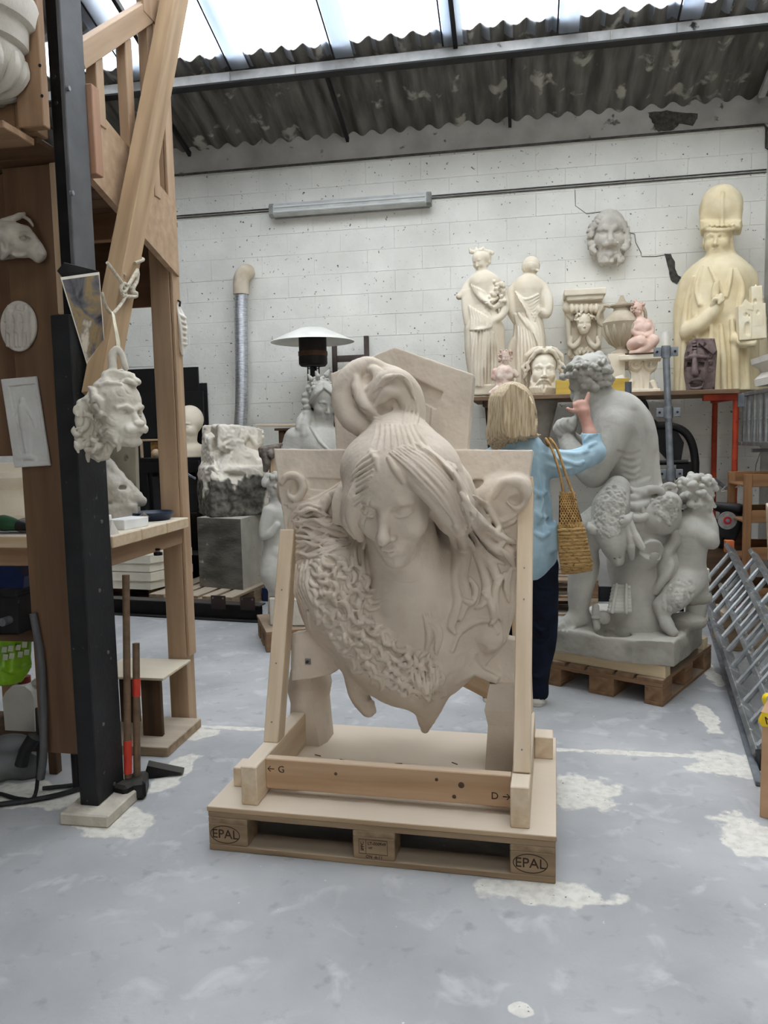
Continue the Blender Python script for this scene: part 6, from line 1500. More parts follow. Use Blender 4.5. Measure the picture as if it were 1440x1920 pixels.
o = beam('knee_brace', (-1.575, 2.722, 1.61), (-1.575, 3.66, 3.65), .075, .115, wood('brace_timber', (178, 150, 116), (146, 120, 90), .75), up=(0, 1, 0)); tag(o, 'thick diagonal timber brace with a rope tied round it', 'brace')
pn = span('plywood_board', (-2.7, 3.72, 2.12), (-1.78, 3.74, 2.9), M_PLY); tag(pn, 'brown plywood panel under the stair string', 'board')
# ------------------------------------------------------------------ workbench
wb = thing('workbench', 'thick plywood workbench fixed between the posts on the left', 'workbench', (-2.4, 3.2, 0))
M_BENCH = wood('bench_plywood', (208, 190, 162), (184, 160, 128), dust=((222, 212, 194), .85))
for y0, y1 in ((2.87, 3.115), (3.118, 3.36), (3.363, 3.60)): span('top_board', (-4.0, y0, 1.02), (-1.632, y1, 1.07), M_BENCH, wb, b=.004)
span('apron', (-1.72, 2.88, .94), (-1.67, 3.60, 1.019), M_MEZZ, wb); span('apron', (-4, 2.9, .94), (-1.73, 2.94, 1.019), M_MEZZ, wb); span('leg', (-3.9, 2.95, 0), (-3.82, 3.03, 1.019), M_MEZZ, wb); span('leg', (-3.9, 3.5, 0), (-3.82, 3.58, 1.019), M_MEZZ, wb)
span('leg', (-2.62, 3.45, 0), (-2.54, 3.53, 1.019), M_MEZZ, wb)
clp = thing('clamp', 'black screw clamp under the workbench edge', 'clamp', (-1.68, 3.4, .9))
P = PX(295, 1010, -1.66); cyl('screw', (P[0], P[1], P[2]-.06), (P[0], P[1], .935), .012, M_BLACKSTEEL, clp); cyl('tommy_bar', (P[0]-.06, P[1], P[2]-.05), (P[0]+.01, P[1], P[2]-.05), .006, M_BLACKSTEEL, clp); cyl('pad', (P[0], P[1], .925), (P[0], P[1], .9385), .02, M_BLACKSTEEL, clp)
BT = 1.07
def bench_head():
    O = PX(232, 945, -1.9); O[2] = BT; S = Sculpt(O, (165, 855, 285, 970, -60, 40), .0055, zmin=.0)
    rt = thing('animal_cast', 'broken plaster animal head lying on the workbench', 'sculpture', tuple(O))
    S.tube([(190, 880, -6), (205, 905, 0), (228, 930, 4)], [26, 32, 28], k=6); S.tube([(225, 915, 6), (250, 930, 8), (266, 940, 8)], [20, 14, 8], k=6); S.ell((262, 937, 8), (10, 10, 7), k=3)
    S.tube([(196, 868, 6), (212, 880, 14), (224, 900, 20)], [8, 10, 6], k=3); S.tube([(215, 890, 12), (232, 902, 20), (246, 912, 16)], [5, 7, 4], k=3); S.ell((228, 915, 24), (8, 8, 5), k=4, cut=True); S.bx((215, 958, 0), (40, 30, 14), rnd=4, k=6)
    S.mesh('head_cast', M_DUSTY, rt, disp=lambda v, n: .006*fbm(v, 22, 3, 2))
bench_head()
M_FOAM = mat('white_foam', (238, 238, 234), (226, 226, 222), .8, 12, .05)
P = PX(222, 962, -1.74); 
o = box('foam_block', (-1.79, 2.98, BT+.035), (.16, .1, .07), M_FOAM, None, (0, 0, 24)); tag(o, 'white foam block on the workbench next to the black post', 'block')
o = box('foam_strip', (-1.72, 3.16, BT+.022), (.1, .16, .044), M_FOAM, None, (0, 0, -12)); tag(o, 'low white foam strip on the workbench before the plaster head', 'block')
o = raw('plaster_shard', *ring_mesh([[(-.04, -.03, 0), (.04, -.03, 0), (.05, .03, 0), (-.03, .03, 0)], [(-.02, -.02, .05), (.01, -.02, .03), (.03, .01, .06), (-.02, .02, .035)]]), M_DUSTY, None, (-1.70, 2.93, BT)); tag(o, 'jagged beige plaster shard on the bench corner by the black post', 'shard')
P = PX(281, 955, -1.72); o = bpy.data.objects.new('stone_bit', rocks[1]); place(o, Matrix.Translation((-1.73, 3.33, BT+.022)) @ Matrix.Scale(.75, 4)); o.data = o.data.copy(); o.data.materials[0] = mat('speckled_stone', (120, 112, 100), (90, 84, 74), .9, 40, .4, 60); tag(o, 'small dark speckled stone on the workbench edge', 'stone')
P = PX(305, 950, -1.9); o = lathe('blue_dish', [(.02, .0), (.08, .0), (.1, .03), (.097, .04), (.07, .018), (.02, .012)], mat('dark_blue_plastic', (30, 48, 72), (24, 38, 58), .35, 8, 0), None, (-1.765, 3.485, BT), 28); tag(o, 'dark blue plastic dish behind the stair post on the bench', 'dish')
# left end of the bench
cbm = lathe('column_base', [(.17, 0), (.17, .05), (.15, .052), (.14, .09), (.12, .13), (.12, .17), (.14, .19), (.155, .2), (.165, .225), (.155, .25), (.14, .255), (.14, .29)], M_CREAM, None, (PY(8, 950, 3.3)[0], 3.3, BT), 40); tag(cbm, 'white turned plaster column base on the left end of the bench', 'column base')
o = box('paper_sheet', (PY(25, 970, 3.08)[0], 3.06, BT+.012), (.2, .16, .022), mat('white_paper', (232, 234, 240), (222, 224, 232), .8, 6, 0), None, (0, 0, 12)); tag(o, 'stack of white paper on the left end of the bench', 'paper')
dr = thing('green_tool', 'dark green power tool lying on the left end of the bench', 'tool', (PY(20, 985, 2.95)[0], 2.95, BT))
P = PY(16, 973, 2.96); GT = mat('green_plastic', (40, 84, 52), (28, 62, 40), .45, 8, .05)
tube('tool_body', [(P[0]-.12, 2.97, BT+.04), (P[0]-.02, 2.96, BT+.045), (P[0]+.04, 2.96, BT+.035)], [.03, .035, .024], GT, dr, seg=12, sub=3); tube('tool_nose', [(P[0]+.04, 2.96, BT+.035), (P[0]+.13, 2.95, BT+.022)], [.022, .014], M_BLACK, dr, seg=12)
o = tube('rag', [(P[0]-.02, 3.02, BT+.02), (P[0]+.05, 3.0, BT+.03), (P[0]+.1, 3.0, BT+.02)], [.02, .035, .02], mat('grey_rag', (150, 144, 134), (120, 114, 106), .95, 20, .3), seg=10, sub=4); tag(o, 'crumpled grey rag beside the green power tool', 'rag')
# ------------------------------------------------------------------ under the bench
bm_ = thing('blue_machine', 'blue metal machine housing under the left end of the bench', 'machine', (-2.35, 3.1, .7))
M_BLUE = mat('blue_enamel', (38, 52, 96), (28, 40, 76), .35, 6, .03)
P = PY(20, 1030, 3.1); ZB = .826
prism('housing', [(-.3, 0), (.12, 0), (.13, .05), (.09, .1), (-.3, .105)], -.1, .1, M_BLUE, bm_, (P[0], 3.1, ZB)); span('label_plate', (P[0]-.03, 2.996, ZB+.055), (P[0]-.015, 2.9995, ZB+.085), M_WHITE, bm_, b=0); span('label_plate', (P[0]-.03, 2.996, ZB+.012), (P[0]-.015, 2.9995, ZB+.04), M_WHITE, bm_, b=0); cyl('motor', (P[0]-.12, 2.95, ZB+.05), (P[0]-.12, 3.0, ZB+.05), .045, M_BLACK, bm_)
P2 = PY(28, 1100, 3.1)
bb = thing('black_box', 'black metal toolbox with a steel tap under the blue machine', 'toolbox', (-2.3, 3.1, .45))
span('box_body', (P2[0]-.5, 2.98, .625), (P2[0]+.09, 3.3, .825), M_BLACK, bb); cyl('tap', (P2[0]+.05, 2.93, .69), (P2[0]+.05, 2.98, .69), .018, M_GALV, bb); span('lid_rim', (P2[0]-.5, 2.97, .785), (P2[0]+.1, 3.31, .80), M_BLACKSTEEL, bb)
fr_ = thing('under_shelf', 'dark low shelf under the workbench carrying the toolbox', 'shelf', (-2.5, 3.1, 0)); span('shelf_board', (-3.6, 2.96, .60), (-2.0, 3.4, .625), M_DARKWOOD, fr_)
for x_ in (-3.5, -2.06): span('leg', (x_, 2.98, 0), (x_+.04, 3.02, .60), M_DARKWOOD, fr_); span('leg', (x_, 3.34, 0), (x_+.04, 3.38, .60), M_DARKWOOD, fr_)
def green_bag():
    O = PY(25, 1290, 3.12); S = Sculpt(O, (-40, 1140, 75, 1310, -30, 40), .006, zmin=None)
    rt = thing('green_bag', 'bright green plastic bag printed with white squares, hung under the bench', 'bag', (O[0], O[1], O[2]))
    S.poly([(-30, 1165), (10, 1160), (56, 1152), (60, 1200), (58, 1250), (40, 1282), (5, 1290), (-30, 1285)], -16, 14, k=3, rnd=10); S.tube([(5, 1180, 8), (25, 1220, 14), (20, 1275, 10)], [8, 10, 8], k=10); S.lock([(0, 1255), (25, 1260), (56, 1250)], [2, 4, 2], k=4, lift=1)
    S.mesh('bag_film', mat('green_plastic_film', (126, 172, 34), (96, 140, 22), .35, 5, .1, 30), rt, disp=lambda v, n: .006*fbm(v, 14, 3, 1))
    S2 = S; M_PRINT = mat('pale_print', (190, 196, 180), (160, 170, 140), .5, 8, 0)
    for (x, y) in ((8, 1218), (20, 1216), (10, 1232), (22, 1230), (34, 1214), (46, 1209), (38, 1227), (50, 1223)):
        P = S.O + S.R @ S.q((x, y, 22)); box('print_square', P, (.021, .002, .026), M_PRINT, rt, (0, 10, math.degrees(math.atan2(-S.O[0], S.O[1]))), b=0)
green_bag()
jc = thing('jerrycan', 'white plastic jerrycan with a dark red cap under the bench', 'canister', (PY(32, 1385, 3.1)[0], 3.15, 0))
P = PZ(30, 1388, .03)
o = box('can_shelf', (P[0]-.2, P[1]+.12, .03), (.8, .34, .06), M_DARKWOOD); tag(o, 'low dark plank under the white jerrycan', 'plank')
pr = [(-.085, 0), (.075, 0), (.08, .17), (.07, .2), (.035, .225), (-.03, .225), (-.07, .19), (-.088, .16)]
prism('can_body', pr, -.06, .06, mat('milky_plastic', (196, 194, 186), (178, 176, 166), .5, 6, .03), jc, (P[0], P[1]+.1, .06)); cyl('cap', (P[0]-.005, P[1]+.1, .285), (P[0]-.005, P[1]+.1, .315), .03, mat('dark_red_plastic', (120, 40, 36), (96, 30, 28), .5, 8, 0), jc); tube('handle', [(P[0]+.04, P[1]+.1, .28), (P[0]+.07, P[1]+.1, .3), (P[0]+.078, P[1]+.1, .24)], .012, MATS['milky_plastic'], jc, sub=3)
vc = thing('vacuum_cleaner', 'dusty grey vacuum cleaner with black hose stub at the lower left', 'vacuum', (PZ(35, 1470)[0], 2.9, 0))
O = PZ(35, 1455); S = Sculpt(O, (-40, 1360, 90, 1480, -30, 40), .006, zmin=.002)
S.ell((20, 1395, 0), (38, 26, 18), (0, 6, 0), k=4); S.tube([(10, 1420, 0), (50, 1440, 6), (68, 1452, 6)], [24, 26, 18], k=8); S.ell((0, 1440, 6), (40, 24, 24), k=6)
S.mesh('casing', mat('dusty_grey_plastic', (96, 98, 98), (74, 76, 76), .6, 8, .15, 50), vc); tube('hose_stub', [PZ(40, 1435, .08), PZ(52, 1405, .14)-[0, .02, 0], PZ(70, 1378, .2)-[0, .02, 0]], [.028, .026, .03], M_BLACK, vc, seg=14)
for k, pts in enumerate(([(0, 1508), (60, 1500), (110, 1490), (150, 1478), (175, 1470)], [(0, 1488), (40, 1498), (66, 1490), (80, 1450), (84, 1400)], [(80, 1478), (120, 1474), (150, 1470)])):
    o = tube('floor_cable', [PZ(x, y, .012) if not (k == 1 and i > 2) else PZ(x, y, .012)+[0, -.02*(i-2), .1*(i-2)] for i, (x, y) in enumerate(pts)], (.011, .008, .009)[k], M_BLACK, seg=8, sub=5); tag(o, ('thick black cable curving over the floor at the lower left', 'black hose looping up beside the plywood upright', 'short dark cable behind the foot of the plywood upright')[k], 'cable')
o = tube('grey_pipe', [PY(62, 1150, 2.83), PY(78, 1250, 2.82), PY(82, 1400, 2.8), PY(76, 1460, 2.8)], .016, M_STEEL, seg=10, sub=4); tag(o, 'bent grey pipe running down the left edge of the plywood upright', 'pipe')
# ------------------------------------------------------------------ stool and tools by the post
stl = thing('wooden_stool', 'low makeshift stool with a thin plate seat on a pale board', 'stool', (-1.8, 3.4, .0))
span('seat', (-2.02, 3.29, .337), (-1.655, 3.60, .349), wood('dusty_seat', (206, 196, 172), (186, 172, 146), dust=((214, 204, 184), .7)), stl, b=.002); span('leg', (-1.80, 3.345, .045), (-1.70, 3.37, .337), M_DARKWOOD, stl); span('leg', (-2.0, 3.5, .045), (-1.9, 3.525, .337), M_DARKWOOD, stl); span('base_board', (-2.02, 3.22, 0), (-1.615, 3.60, .045), M_OLDWOOD, stl)
M_HANDLE = wood('tool_handle', (112, 90, 68), (84, 66, 50), .6); M_RED = mat('red_tape', (196, 62, 44), (170, 48, 34), .5, 12, .1)
for (xt, yt, xb, yb, X, lab, bands) in ((236, 1078, 240, 1458, -1.595, 'tall hammer handle with red tape at its foot, beside the black post', ((1388, 1450),)), (255, 1206, 257, 1458, -1.575, 'shorter hammer handle with a red band near its top', ((1272, 1305),))):
    a, b2 = PX(xt, yt, X), PX(xb, yb, X-.0); t = thing('sledge_hammer', lab, 'hammer', (b2[0], b2[1], 0), group='hammers by the black post'); cyl('handle', b2, a, .0145, M_HANDLE, t)
    for y0, y1 in bands:
        f0, f1 = (y0-yt)/(yb-yt), (y1-yt)/(yb-yt); cyl('tape', a+(b2-a)*f0, a+(b2-a)*f1, .0165, M_RED, t)
    box('hammer_head', (b2[0]+.01, b2[1]-.01, .04), (.07, .12, .078), M_BLACKSTEEL, t, (0, 0, -14 if xt < 250 else 20), b=.012)
o = prism('dark_wedge', [(0, 0), (.17, .012), (.02, .06)], 0, .06, M_BLACKSTEEL, None, tuple(PZ(268, 1462, 0)), (0, 0, 20)); tag(o, 'dark steel wedge on the floor behind the hammers', 'wedge')
# ------------------------------------------------------------------ casts hung on the left
def medallion():
    O = PY(33, 611, 2.84); S = Sculpt(O, (-12, 555, 76, 668, -4, 14), .003, yaw=0)
    rt = thing('oval_medallion', 'oval plaster medallion with three standing figures on the plywood', 'medallion', tuple(O))
    S.poly([(33+34*math.cos(a), 611+48*math.sin(a)) for a in np.linspace(0, 6.283, 40)[:-1]], 0, 8, k=0, rnd=3)
    for x in (18, 34, 50):
        S.ell((x, 577, 9), (5, 5, 6), k=2); S.tube([(x, 588, 9), (x, 605, 9), (x+1, 620, 9)], [8, 6.5, 7.5], k=3); S.tube([(x-3, 622, 9), (x-4, 648, 9)], [4.5, 3], k=2, sub=2); S.tube([(x+4, 622, 9), (x+3, 648, 9)], [4.5, 3], k=2, sub=2); S.tube([(x-6, 588, 10), (x-9, 602, 10)], [3, 2.4], k=2, sub=2)
    S.tube([(26, 590, 12), (38, 586, 13), (48, 592, 12)], [3, 3, 2.4], k=2)
    S.mesh('medallion_disc', M_DUSTY, rt)
medallion()
def tablet():
    O = PY(45, 792, 2.84); S = Sculpt(O, (-10, 700, 100, 884, -4, 14), .0028, yaw=0)
    rt = thing('plaster_tablet', 'rectangular plaster tablet with a standing nude in relief, hung askew', 'relief', tuple(O))
    S.poly([(0, 711), (66, 705), (92, 873), (26, 877)], 0, 9, k=0, rnd=3); S.poly([(8, 724), (58, 719), (80, 863), (34, 866)], 6, 20, k=1.5, cut=True)
    S.ell((42, 752, 6), (6, 5, 7), k=2); S.tube([(43, 764, 6), (44, 785, 7), (46, 800, 7)], [9, 8, 8], k=3); S.tube([(45, 800, 7), (48, 830, 7), (52, 852, 6)], [6, 5, 3.5], k=3); S.tube([(50, 800, 7), (54, 825, 6), (56, 850, 6)], [5, 4, 3], k=3); S.tube([(38, 765, 6), (30, 780, 6), (32, 792, 6)], [3.5, 3, 2.5], k=2); S.tube([(50, 766, 6), (62, 785, 6), (66, 800, 5)], [3.5, 3, 2.4], k=2)
    S.tube([(24, 735, 5), (30, 765, 5)], [1.4, 1.4], k=1, sub=2); S.tube([(36, 858, 6), (52, 856, 7), (66, 860, 6)], [5, 5, 4], k=3)
    S.mesh('tablet_slab', mat('grey_plaster', (206, 205, 200), (190, 188, 183), .85, 6, .1, 60), rt)
tablet()
def bull():
    O = PY(40, 455, 2.80); S = Sculpt(O, (-35, 395, 90, 505, -25, 45), .004)
    rt = thing('bull_head', 'grey plaster calf head hung on the plywood above the medallion', 'mask', tuple(O))
    S.tube([(0, 452, 0), (22, 450, 8), (40, 455, 14)], [34, 33, 28], k=6); S.tube([(42, 452, 16), (60, 464, 22), (70, 474, 24)], [25, 19, 16], k=5)
    S.ell((72, 478, 26), (9, 13, 14), (0, 12, 0), k=4); S.tube([(30, 424, 22), (50, 430, 30), (62, 446, 32)], [5, 7, 4], k=4); S.tube([(58, 448, 34), (68, 462, 36)], [5, 6], k=5, sub=2)
    S.ell((46, 446, 42), (10, 9, 7), k=3, cut=True); S.ell((45, 447, 31), (6.5, 7, 5.5), k=1.5); S.tube([(36, 442, 38), (46, 438, 41), (56, 443, 40)], [2.5, 3.4, 2.5], k=2)
    S.tube([(-4, 436, 26), (6, 448, 34), (10, 470, 32), (4, 484, 26)], [7, 10, 9, 4], k=3); S.ell((6, 462, 44), (4, 6, 10), (0, -10, 0), k=3, cut=True)
    S.tube([(0, 418, 10), (16, 412, 14), (34, 406, 14), (46, 400, 10)], [5, 6, 6, 3], k=2); S.tube([(40, 404, 10), (54, 412, 14), (62, 424, 18)], [3, 4, 2], k=2)
    S.ell((66, 484, 40), (4.5, 5, 3.4), k=1.5, cut=True); S.ell((76, 482, 40), (3.5, 5, 3.4), k=1.5, cut=True); S.groove([(36, 490), (54, 496), (74, 494)], 2.6); S.lock([(20, 476), (34, 480), (48, 476)], [2, 4, 2], k=3, lift=1)
    S.mesh('head_cast', mat('grimy_plaster', (186, 178, 164), (140, 132, 120), .9, 10, .3, 50), rt, disp=lambda v, n: .002*fbm(v, 30, 3, 2))
bull()
def lion():
    O = PX(200, 768, -1.475); S = Sculpt(O, (125, 640, 275, 875, -40, 60), .0035, yaw=20)
    rt = thing('lion_mask', 'pale plaster lion mask hanging on a rope from the timber brace', 'mask', tuple(O))
    S.poly([(196, 700), (176, 716), (160, 740), (142, 752), (138, 790), (146, 825), (160, 852), (182, 866), (202, 862), (206, 846), (225, 830), (240, 790), (248, 740), (258, 718), (250, 700), (225, 690)], -26, -2, k=0, rnd=8)
    T, E, K = head(S, (222, 772, 0), 128, yaw=46, pitch=4, roll=-2, nose=1.35, brow=1.5, ears=False, lips=0, cheek=1.3, jaw=1.1)
    E((0, .3, -.25), (.2, .16, .12), .06); E((-.09, .4, -.24), (.1, .09, .08), .03); E((.09, .4, -.24), (.1, .09, .08), .03); K([(-.16, .36, -.33), (0, .46, -.32), (.16, .36, -.33)], [.03, .045, .03], .02, True); E((0, .3, -.42), (.14, .12, .08), .03); E((0, .46, -.15), (.085, .06, .045), .02)
    for sx in (-1, 1): E((sx*.14, .37, .01), (.085, .09, .05), .03, True); E((sx*.135, .27, .005), (.06, .06, .045), .012); K([(sx*.04, .36, .05), (sx*.13, .37, .085), (sx*.22, .28, .07)], [.03, .035, .02], .02); K([(sx*.06, .34, -.03), (sx*.14, .33, -.05), (sx*.2, .27, -.03)], .012, .012)
    S.ell((186, 742, 8), (17, 12, 14), k=5); S.ell((188, 744, 20), (8, 9, 6), k=3, cut=True)
    rg = random.Random(14)
    for (x, y) in ((160, 760), (150, 790), (158, 820), (172, 845), (178, 775), (172, 800), (186, 825), (192, 850), (166, 740), (200, 800), (205, 825), (180, 760)):
        r = rg.uniform(10, 15); a = rg.uniform(0, 6); S.lock([(x+r*math.cos(a+t), y+r*1.2*math.sin(a+t)) for t in (0, .9, 1.8, 2.7)], [3, 6.5, 6.5, 3], k=3, lift=3)
    for (x, y) in ((150, 770), (146, 805), (156, 838), (176, 858), (196, 842), (168, 765), (164, 790), (178, 815), (190, 790), (198, 812), (214, 838), (150, 825), (170, 832), (184, 846)):
        r = rg.uniform(8, 12); a = rg.uniform(0, 6); S.lock([(x+r*math.cos(a+t), y+1.3*r*math.sin(a+t)) for t in (0, .8, 1.6, 2.4)], [2, 4.6, 4.6, 1.6], k=1.6, lift=2.5)
    for P_ in ([(214, 730), (222, 742), (236, 744)], [(232, 728), (240, 738), (250, 738)], [(196, 792), (208, 800), (222, 800)], [(200, 806), (212, 812), (226, 810)], [(204, 780), (214, 788), (226, 788)]): S.groove(P_, 2, k=1.4)
    for (x, y, r) in ((212, 705, 22), (236, 706, 17), (190, 722, 15), (252, 716, 13), (200, 715, 14)): S.ell((x, y, 12), (r, 12, r*.62), k=4)
    S.ell((213, 702, 26), (16, 8, 9), k=3, cut=True)
    for p in ([(186, 722), (205, 718), (226, 720)], [(228, 716), (240, 714), (256, 722)]): S.lock(p, [3, 5, 3], k=2, lift=2)
    S.tube([(212, 692, 6), (211, 668, 6), (218, 655, 6), (228, 664, 6), (236, 690, 4)], [8, 8, 6, 6, 6], k=4)
    S.mesh('mask_cast', mat('lion_plaster', (216, 210, 196), (184, 176, 160), .9, 9, .25, 60), rt, disp=lambda v, n: .0022*fbm(v, 30, 3, 2))
lion()
rp = thing('hanging_rope', 'pale rope tied round the timber brace, holding up the lion mask', 'rope', tuple(PX(240, 540, -1.52)))
xr = -1.515
def rpt(x, y, dx=0): return PX(x, y, xr+dx)
tube('rope_strand', [rpt(201, 492), rpt(214, 510), rpt(228, 530), rpt(236, 552), rpt(226, 572), rpt(212, 588, .01)], .0065, M_ROPE, rp, sub=4)
tube('rope_strand', [rpt(191, 548), rpt(196, 568), rpt(205, 584), rpt(212, 588, .01)], .0065, M_ROPE, rp, sub=4)
tube('knot', [rpt(258, 506), rpt(246, 526), rpt(232, 548), rpt(226, 540), rpt(234, 532), rpt(250, 545), rpt(256, 555), rpt(240, 556), rpt(228, 552)], .0075, M_ROPE, rp, sub=4)
tube('knot', [rpt(252, 520), rpt(258, 510), rpt(256, 528), rpt(246, 545), rpt(256, 550)], .0085, M_ROPE, rp, sub=4)
tube('wrap', [(-1.53, 2.98, 2.16), (-1.528, 3.05, 2.19), (-1.6, 3.07, 2.21), (-1.63, 3.0, 2.17), (-1.6, 2.9, 2.1), (-1.53, 2.9, 2.1)], .0065, M_ROPE, rp, sub=4)
tube('flat_strap', [rpt(212, 588, .01), rpt(216, 612, .03), rpt(221, 640, .04), rpt(222, 662, .04)], [.012, .014, .017, .015], mat('pale_strap', (216, 208, 184), (196, 188, 164), .8, 20, .1), rp, flat=.3, sub=3)
# print pinned to the post
def print_sheet():
    pts = [(112, 507), (185, 512), (192, 525), (163, 684)]
    c4 = [PX(113, 520, -1.612), PX(186, 510, -1.535), PX(196, 640, -1.56), PX(163, 684, -1.612)]
    rt = thing('pinned_print', 'glossy photograph of gilded ornament pinned to the black post', 'print', tuple(c4[3]))
    m = bpy.data.materials.new('printed_photo'); m.use_nodes = True; N = m.node_tree.nodes; L = m.node_tree.links; b = N['Principled BSDF']; b.inputs['Roughness'].default_value = .35
    tc = N.new('ShaderNodeTexCoord'); n1 = N.new('ShaderNodeTexNoise'); n1.inputs['Scale'].default_value = 9; n1.inputs['Detail'].default_value = 6; n1.inputs['Distortion'].default_value = .9; L.new(tc.outputs['Object'], n1.inputs['Vector'])
    r = N.new('ShaderNodeValToRGB'); L.new(n1.outputs[0], r.inputs[0]); e = r.color_ramp.elements; e[0].position = .36; e[0].color = lin((46, 46, 54)); e[1].position = .66; e[1].color = lin((206, 196, 178))
    for p_, c_ in ((.46, (98, 96, 100)), (.53, (150, 126, 84)), (.58, (128, 118, 104))): q = e.new(p_); q.color = lin(c_)
    L.new(r.outputs[0], b.inputs['Base Color'])
    def quad(name, cs, mt, off):
        cs = [np.array(c)+off for c in cs]; c = np.mean(cs, 0); nn = np.cross(cs[1]-cs[0], cs[3]-cs[0]); nn /= np.linalg.norm(nn); nn = nn*.0008
        v = [p-c-nn for p in cs]+[p-c+nn for p in cs]; return raw(name, v, [(3, 2, 1, 0), (4, 5, 6, 7), (0, 1, 5, 4), (1, 2, 6, 5), (2, 3, 7, 6), (3, 0, 4, 7)], mt, rt, c)
    quad('paper', c4, M_WHITE, np.zeros(3)); ctr = np.mean(c4, 0); inner = [ctr+(np.array(p)-ctr)*.93 for p in c4]; quad('picture', inner, m, np.array([.0018, -.0016, 0]))
    quad('backing_card', [PX(107, 508, -1.616), PX(120, 492, -1.58), PX(184, 508, -1.55), PX(150, 560, -1.618)], M_BLACK, np.zeros(3))
print_sheet()
def leaf_cast():
    O = PX(340, 618, -1.655); S = Sculpt(O, (318, 560, 362, 675, -14, 16), .0035)
    rt = thing('leaf_cast', 'slim white plaster leaf cast hung on the far stair post', 'cast', tuple(O))
    S.poly([(328, 570), (334, 566), (346, 590), (352, 612), (350, 645), (344, 668), (338, 662), (332, 620), (327, 590)], -6, 4, k=0, rnd=3); S.tube([(332, 572, 4), (338, 610, 7), (343, 664, 4)], [2, 3, 2], k=2)
    for i in range(6): S.tube([(337+i, 590+i*11, 6), (347+i*.5, 596+i*10, 6)], [2.4, 3], k=2, sub=2)
    S.mesh('leaf', M_WHITE, rt); tube('hook', [PX(333, 563, -1.66), PX(338, 566, -1.65), PX(337, 574, -1.65)], .005, M_BLACK, rt)
leaf_cast()
# urn hanging over the left edge
P = PY(10, 120, 2.5); P[0] = PY(58, 60, 2.5)[0]-.09; ur = thing('plaster_urn', 'white plaster urn with moulded rim at the upper left corner', 'urn', (P[0]-.12, 2.5, P[2]-.15))
lathe('urn_body', [(.01, -.2), (.035, -.19), (.04, -.16), (.02, -.13), (.06, -.1), (.13, -.06), (.165, .0), (.17, .05), (.165, .06), (.185, .07), (.19, .13), (.21, .14), (.225, .2), (.22, .22), (.19, .23)], M_DUSTY, ur, (P[0]-.14, 2.5, P[2]+.0), 48)
for k in range(14):
    a = k*2*math.pi/14; tube('gadroon', [(P[0]-.14+r*math.cos(a), 2.5+r*math.sin(a), P[2]+z) for r, z in ((.06, -.1), (.125, -.06), (.158, -.01), (.164, .035))], [.006, .022, .026, .014], M_DUSTY, ur, seg=8, sub=3)
o = span('urn_bracket', (P[0]-.3, 2.45, P[2]-.225), (P[0]+.0, 2.62, P[2]-.2), M_MEZZ); tag(o, 'small timber bracket under the plaster urn at the upper left', 'bracket')
# ================================================================== back left: stone, slabs, bust, heater
def footprint(c, l, r, z):
    C, L, R = PZ(*c, z), PZ(*l, z), PZ(*r, z); return [C, R, R+L-C, L]
def vprism(name, base_pts, h, m, parent=None, taper=0., b=None):
    c = np.mean(base_pts, 0); bot = [p-c for p in base_pts]; top = [(p-c)*(1-taper)+np.array([0, 0, h]) for p in base_pts]
    v, f = ring_mesh([bot, top]); return raw(name, v, f, m, parent, c)
# stone stack
P = PZ(437, 1152)
frame((P[0]-1.0, P[1]+.0, 0), -.2)
frame((P[0], P[1], 0), math.radians(90)-.12)
make_pallet('dusty pallet under the tall stack of rough stone blocks', M_OLDWOOD, L=.95, Wd=.8, group='wooden pallets')
frame()
M_STL = mat('sawn_stone', (206, 200, 186), (184, 178, 164), .9, 5, .25, 40, coord='World', speck=((120, 114, 100), 14, .68))
M_STD = mat('dark_weathered_stone', (112, 108, 98), (74, 71, 64), .9, 4, .45, 26, coord='World', stretch=(1, 1, 2.5), speck=((168, 164, 152), 12, .66))
fp = footprint((447, 1108), (366, 1101), (506, 1082), .144); fp = [p+np.array([.03, .04, 0]) for p in fp]; zt = PY(447, 973, fp[0][1])[2]
sbk = thing('stone_block', 'tall squared stone block with one dark weathered face, on a pallet', 'stone block', tuple(np.mean(fp, 0)))
vprism('block_body', fp, zt-.144, M_STL, sbk)
C_, L_ = fp[0], fp[3]; d = (L_-C_)/np.linalg.norm(L_-C_); n_ = np.array([d[1], -d[0], 0]); n_ = n_ if n_[1] < 0 else -n_
v = [C_+n_*.004, L_+n_*.004, L_+n_*.004+[0, 0, zt-.146], C_+n_*.004+[0, 0, zt-.146]]; v2 = [p-n_*.003 for p in v]
raw('weathered_face', [p-C_ for p in v+v2], [(0, 1, 2, 3), (7, 6, 5, 4), (0, 4, 5, 1), (1, 5, 6, 2), (2, 6, 7, 3), (3, 7, 4, 0)], M_STD, sbk, C_)
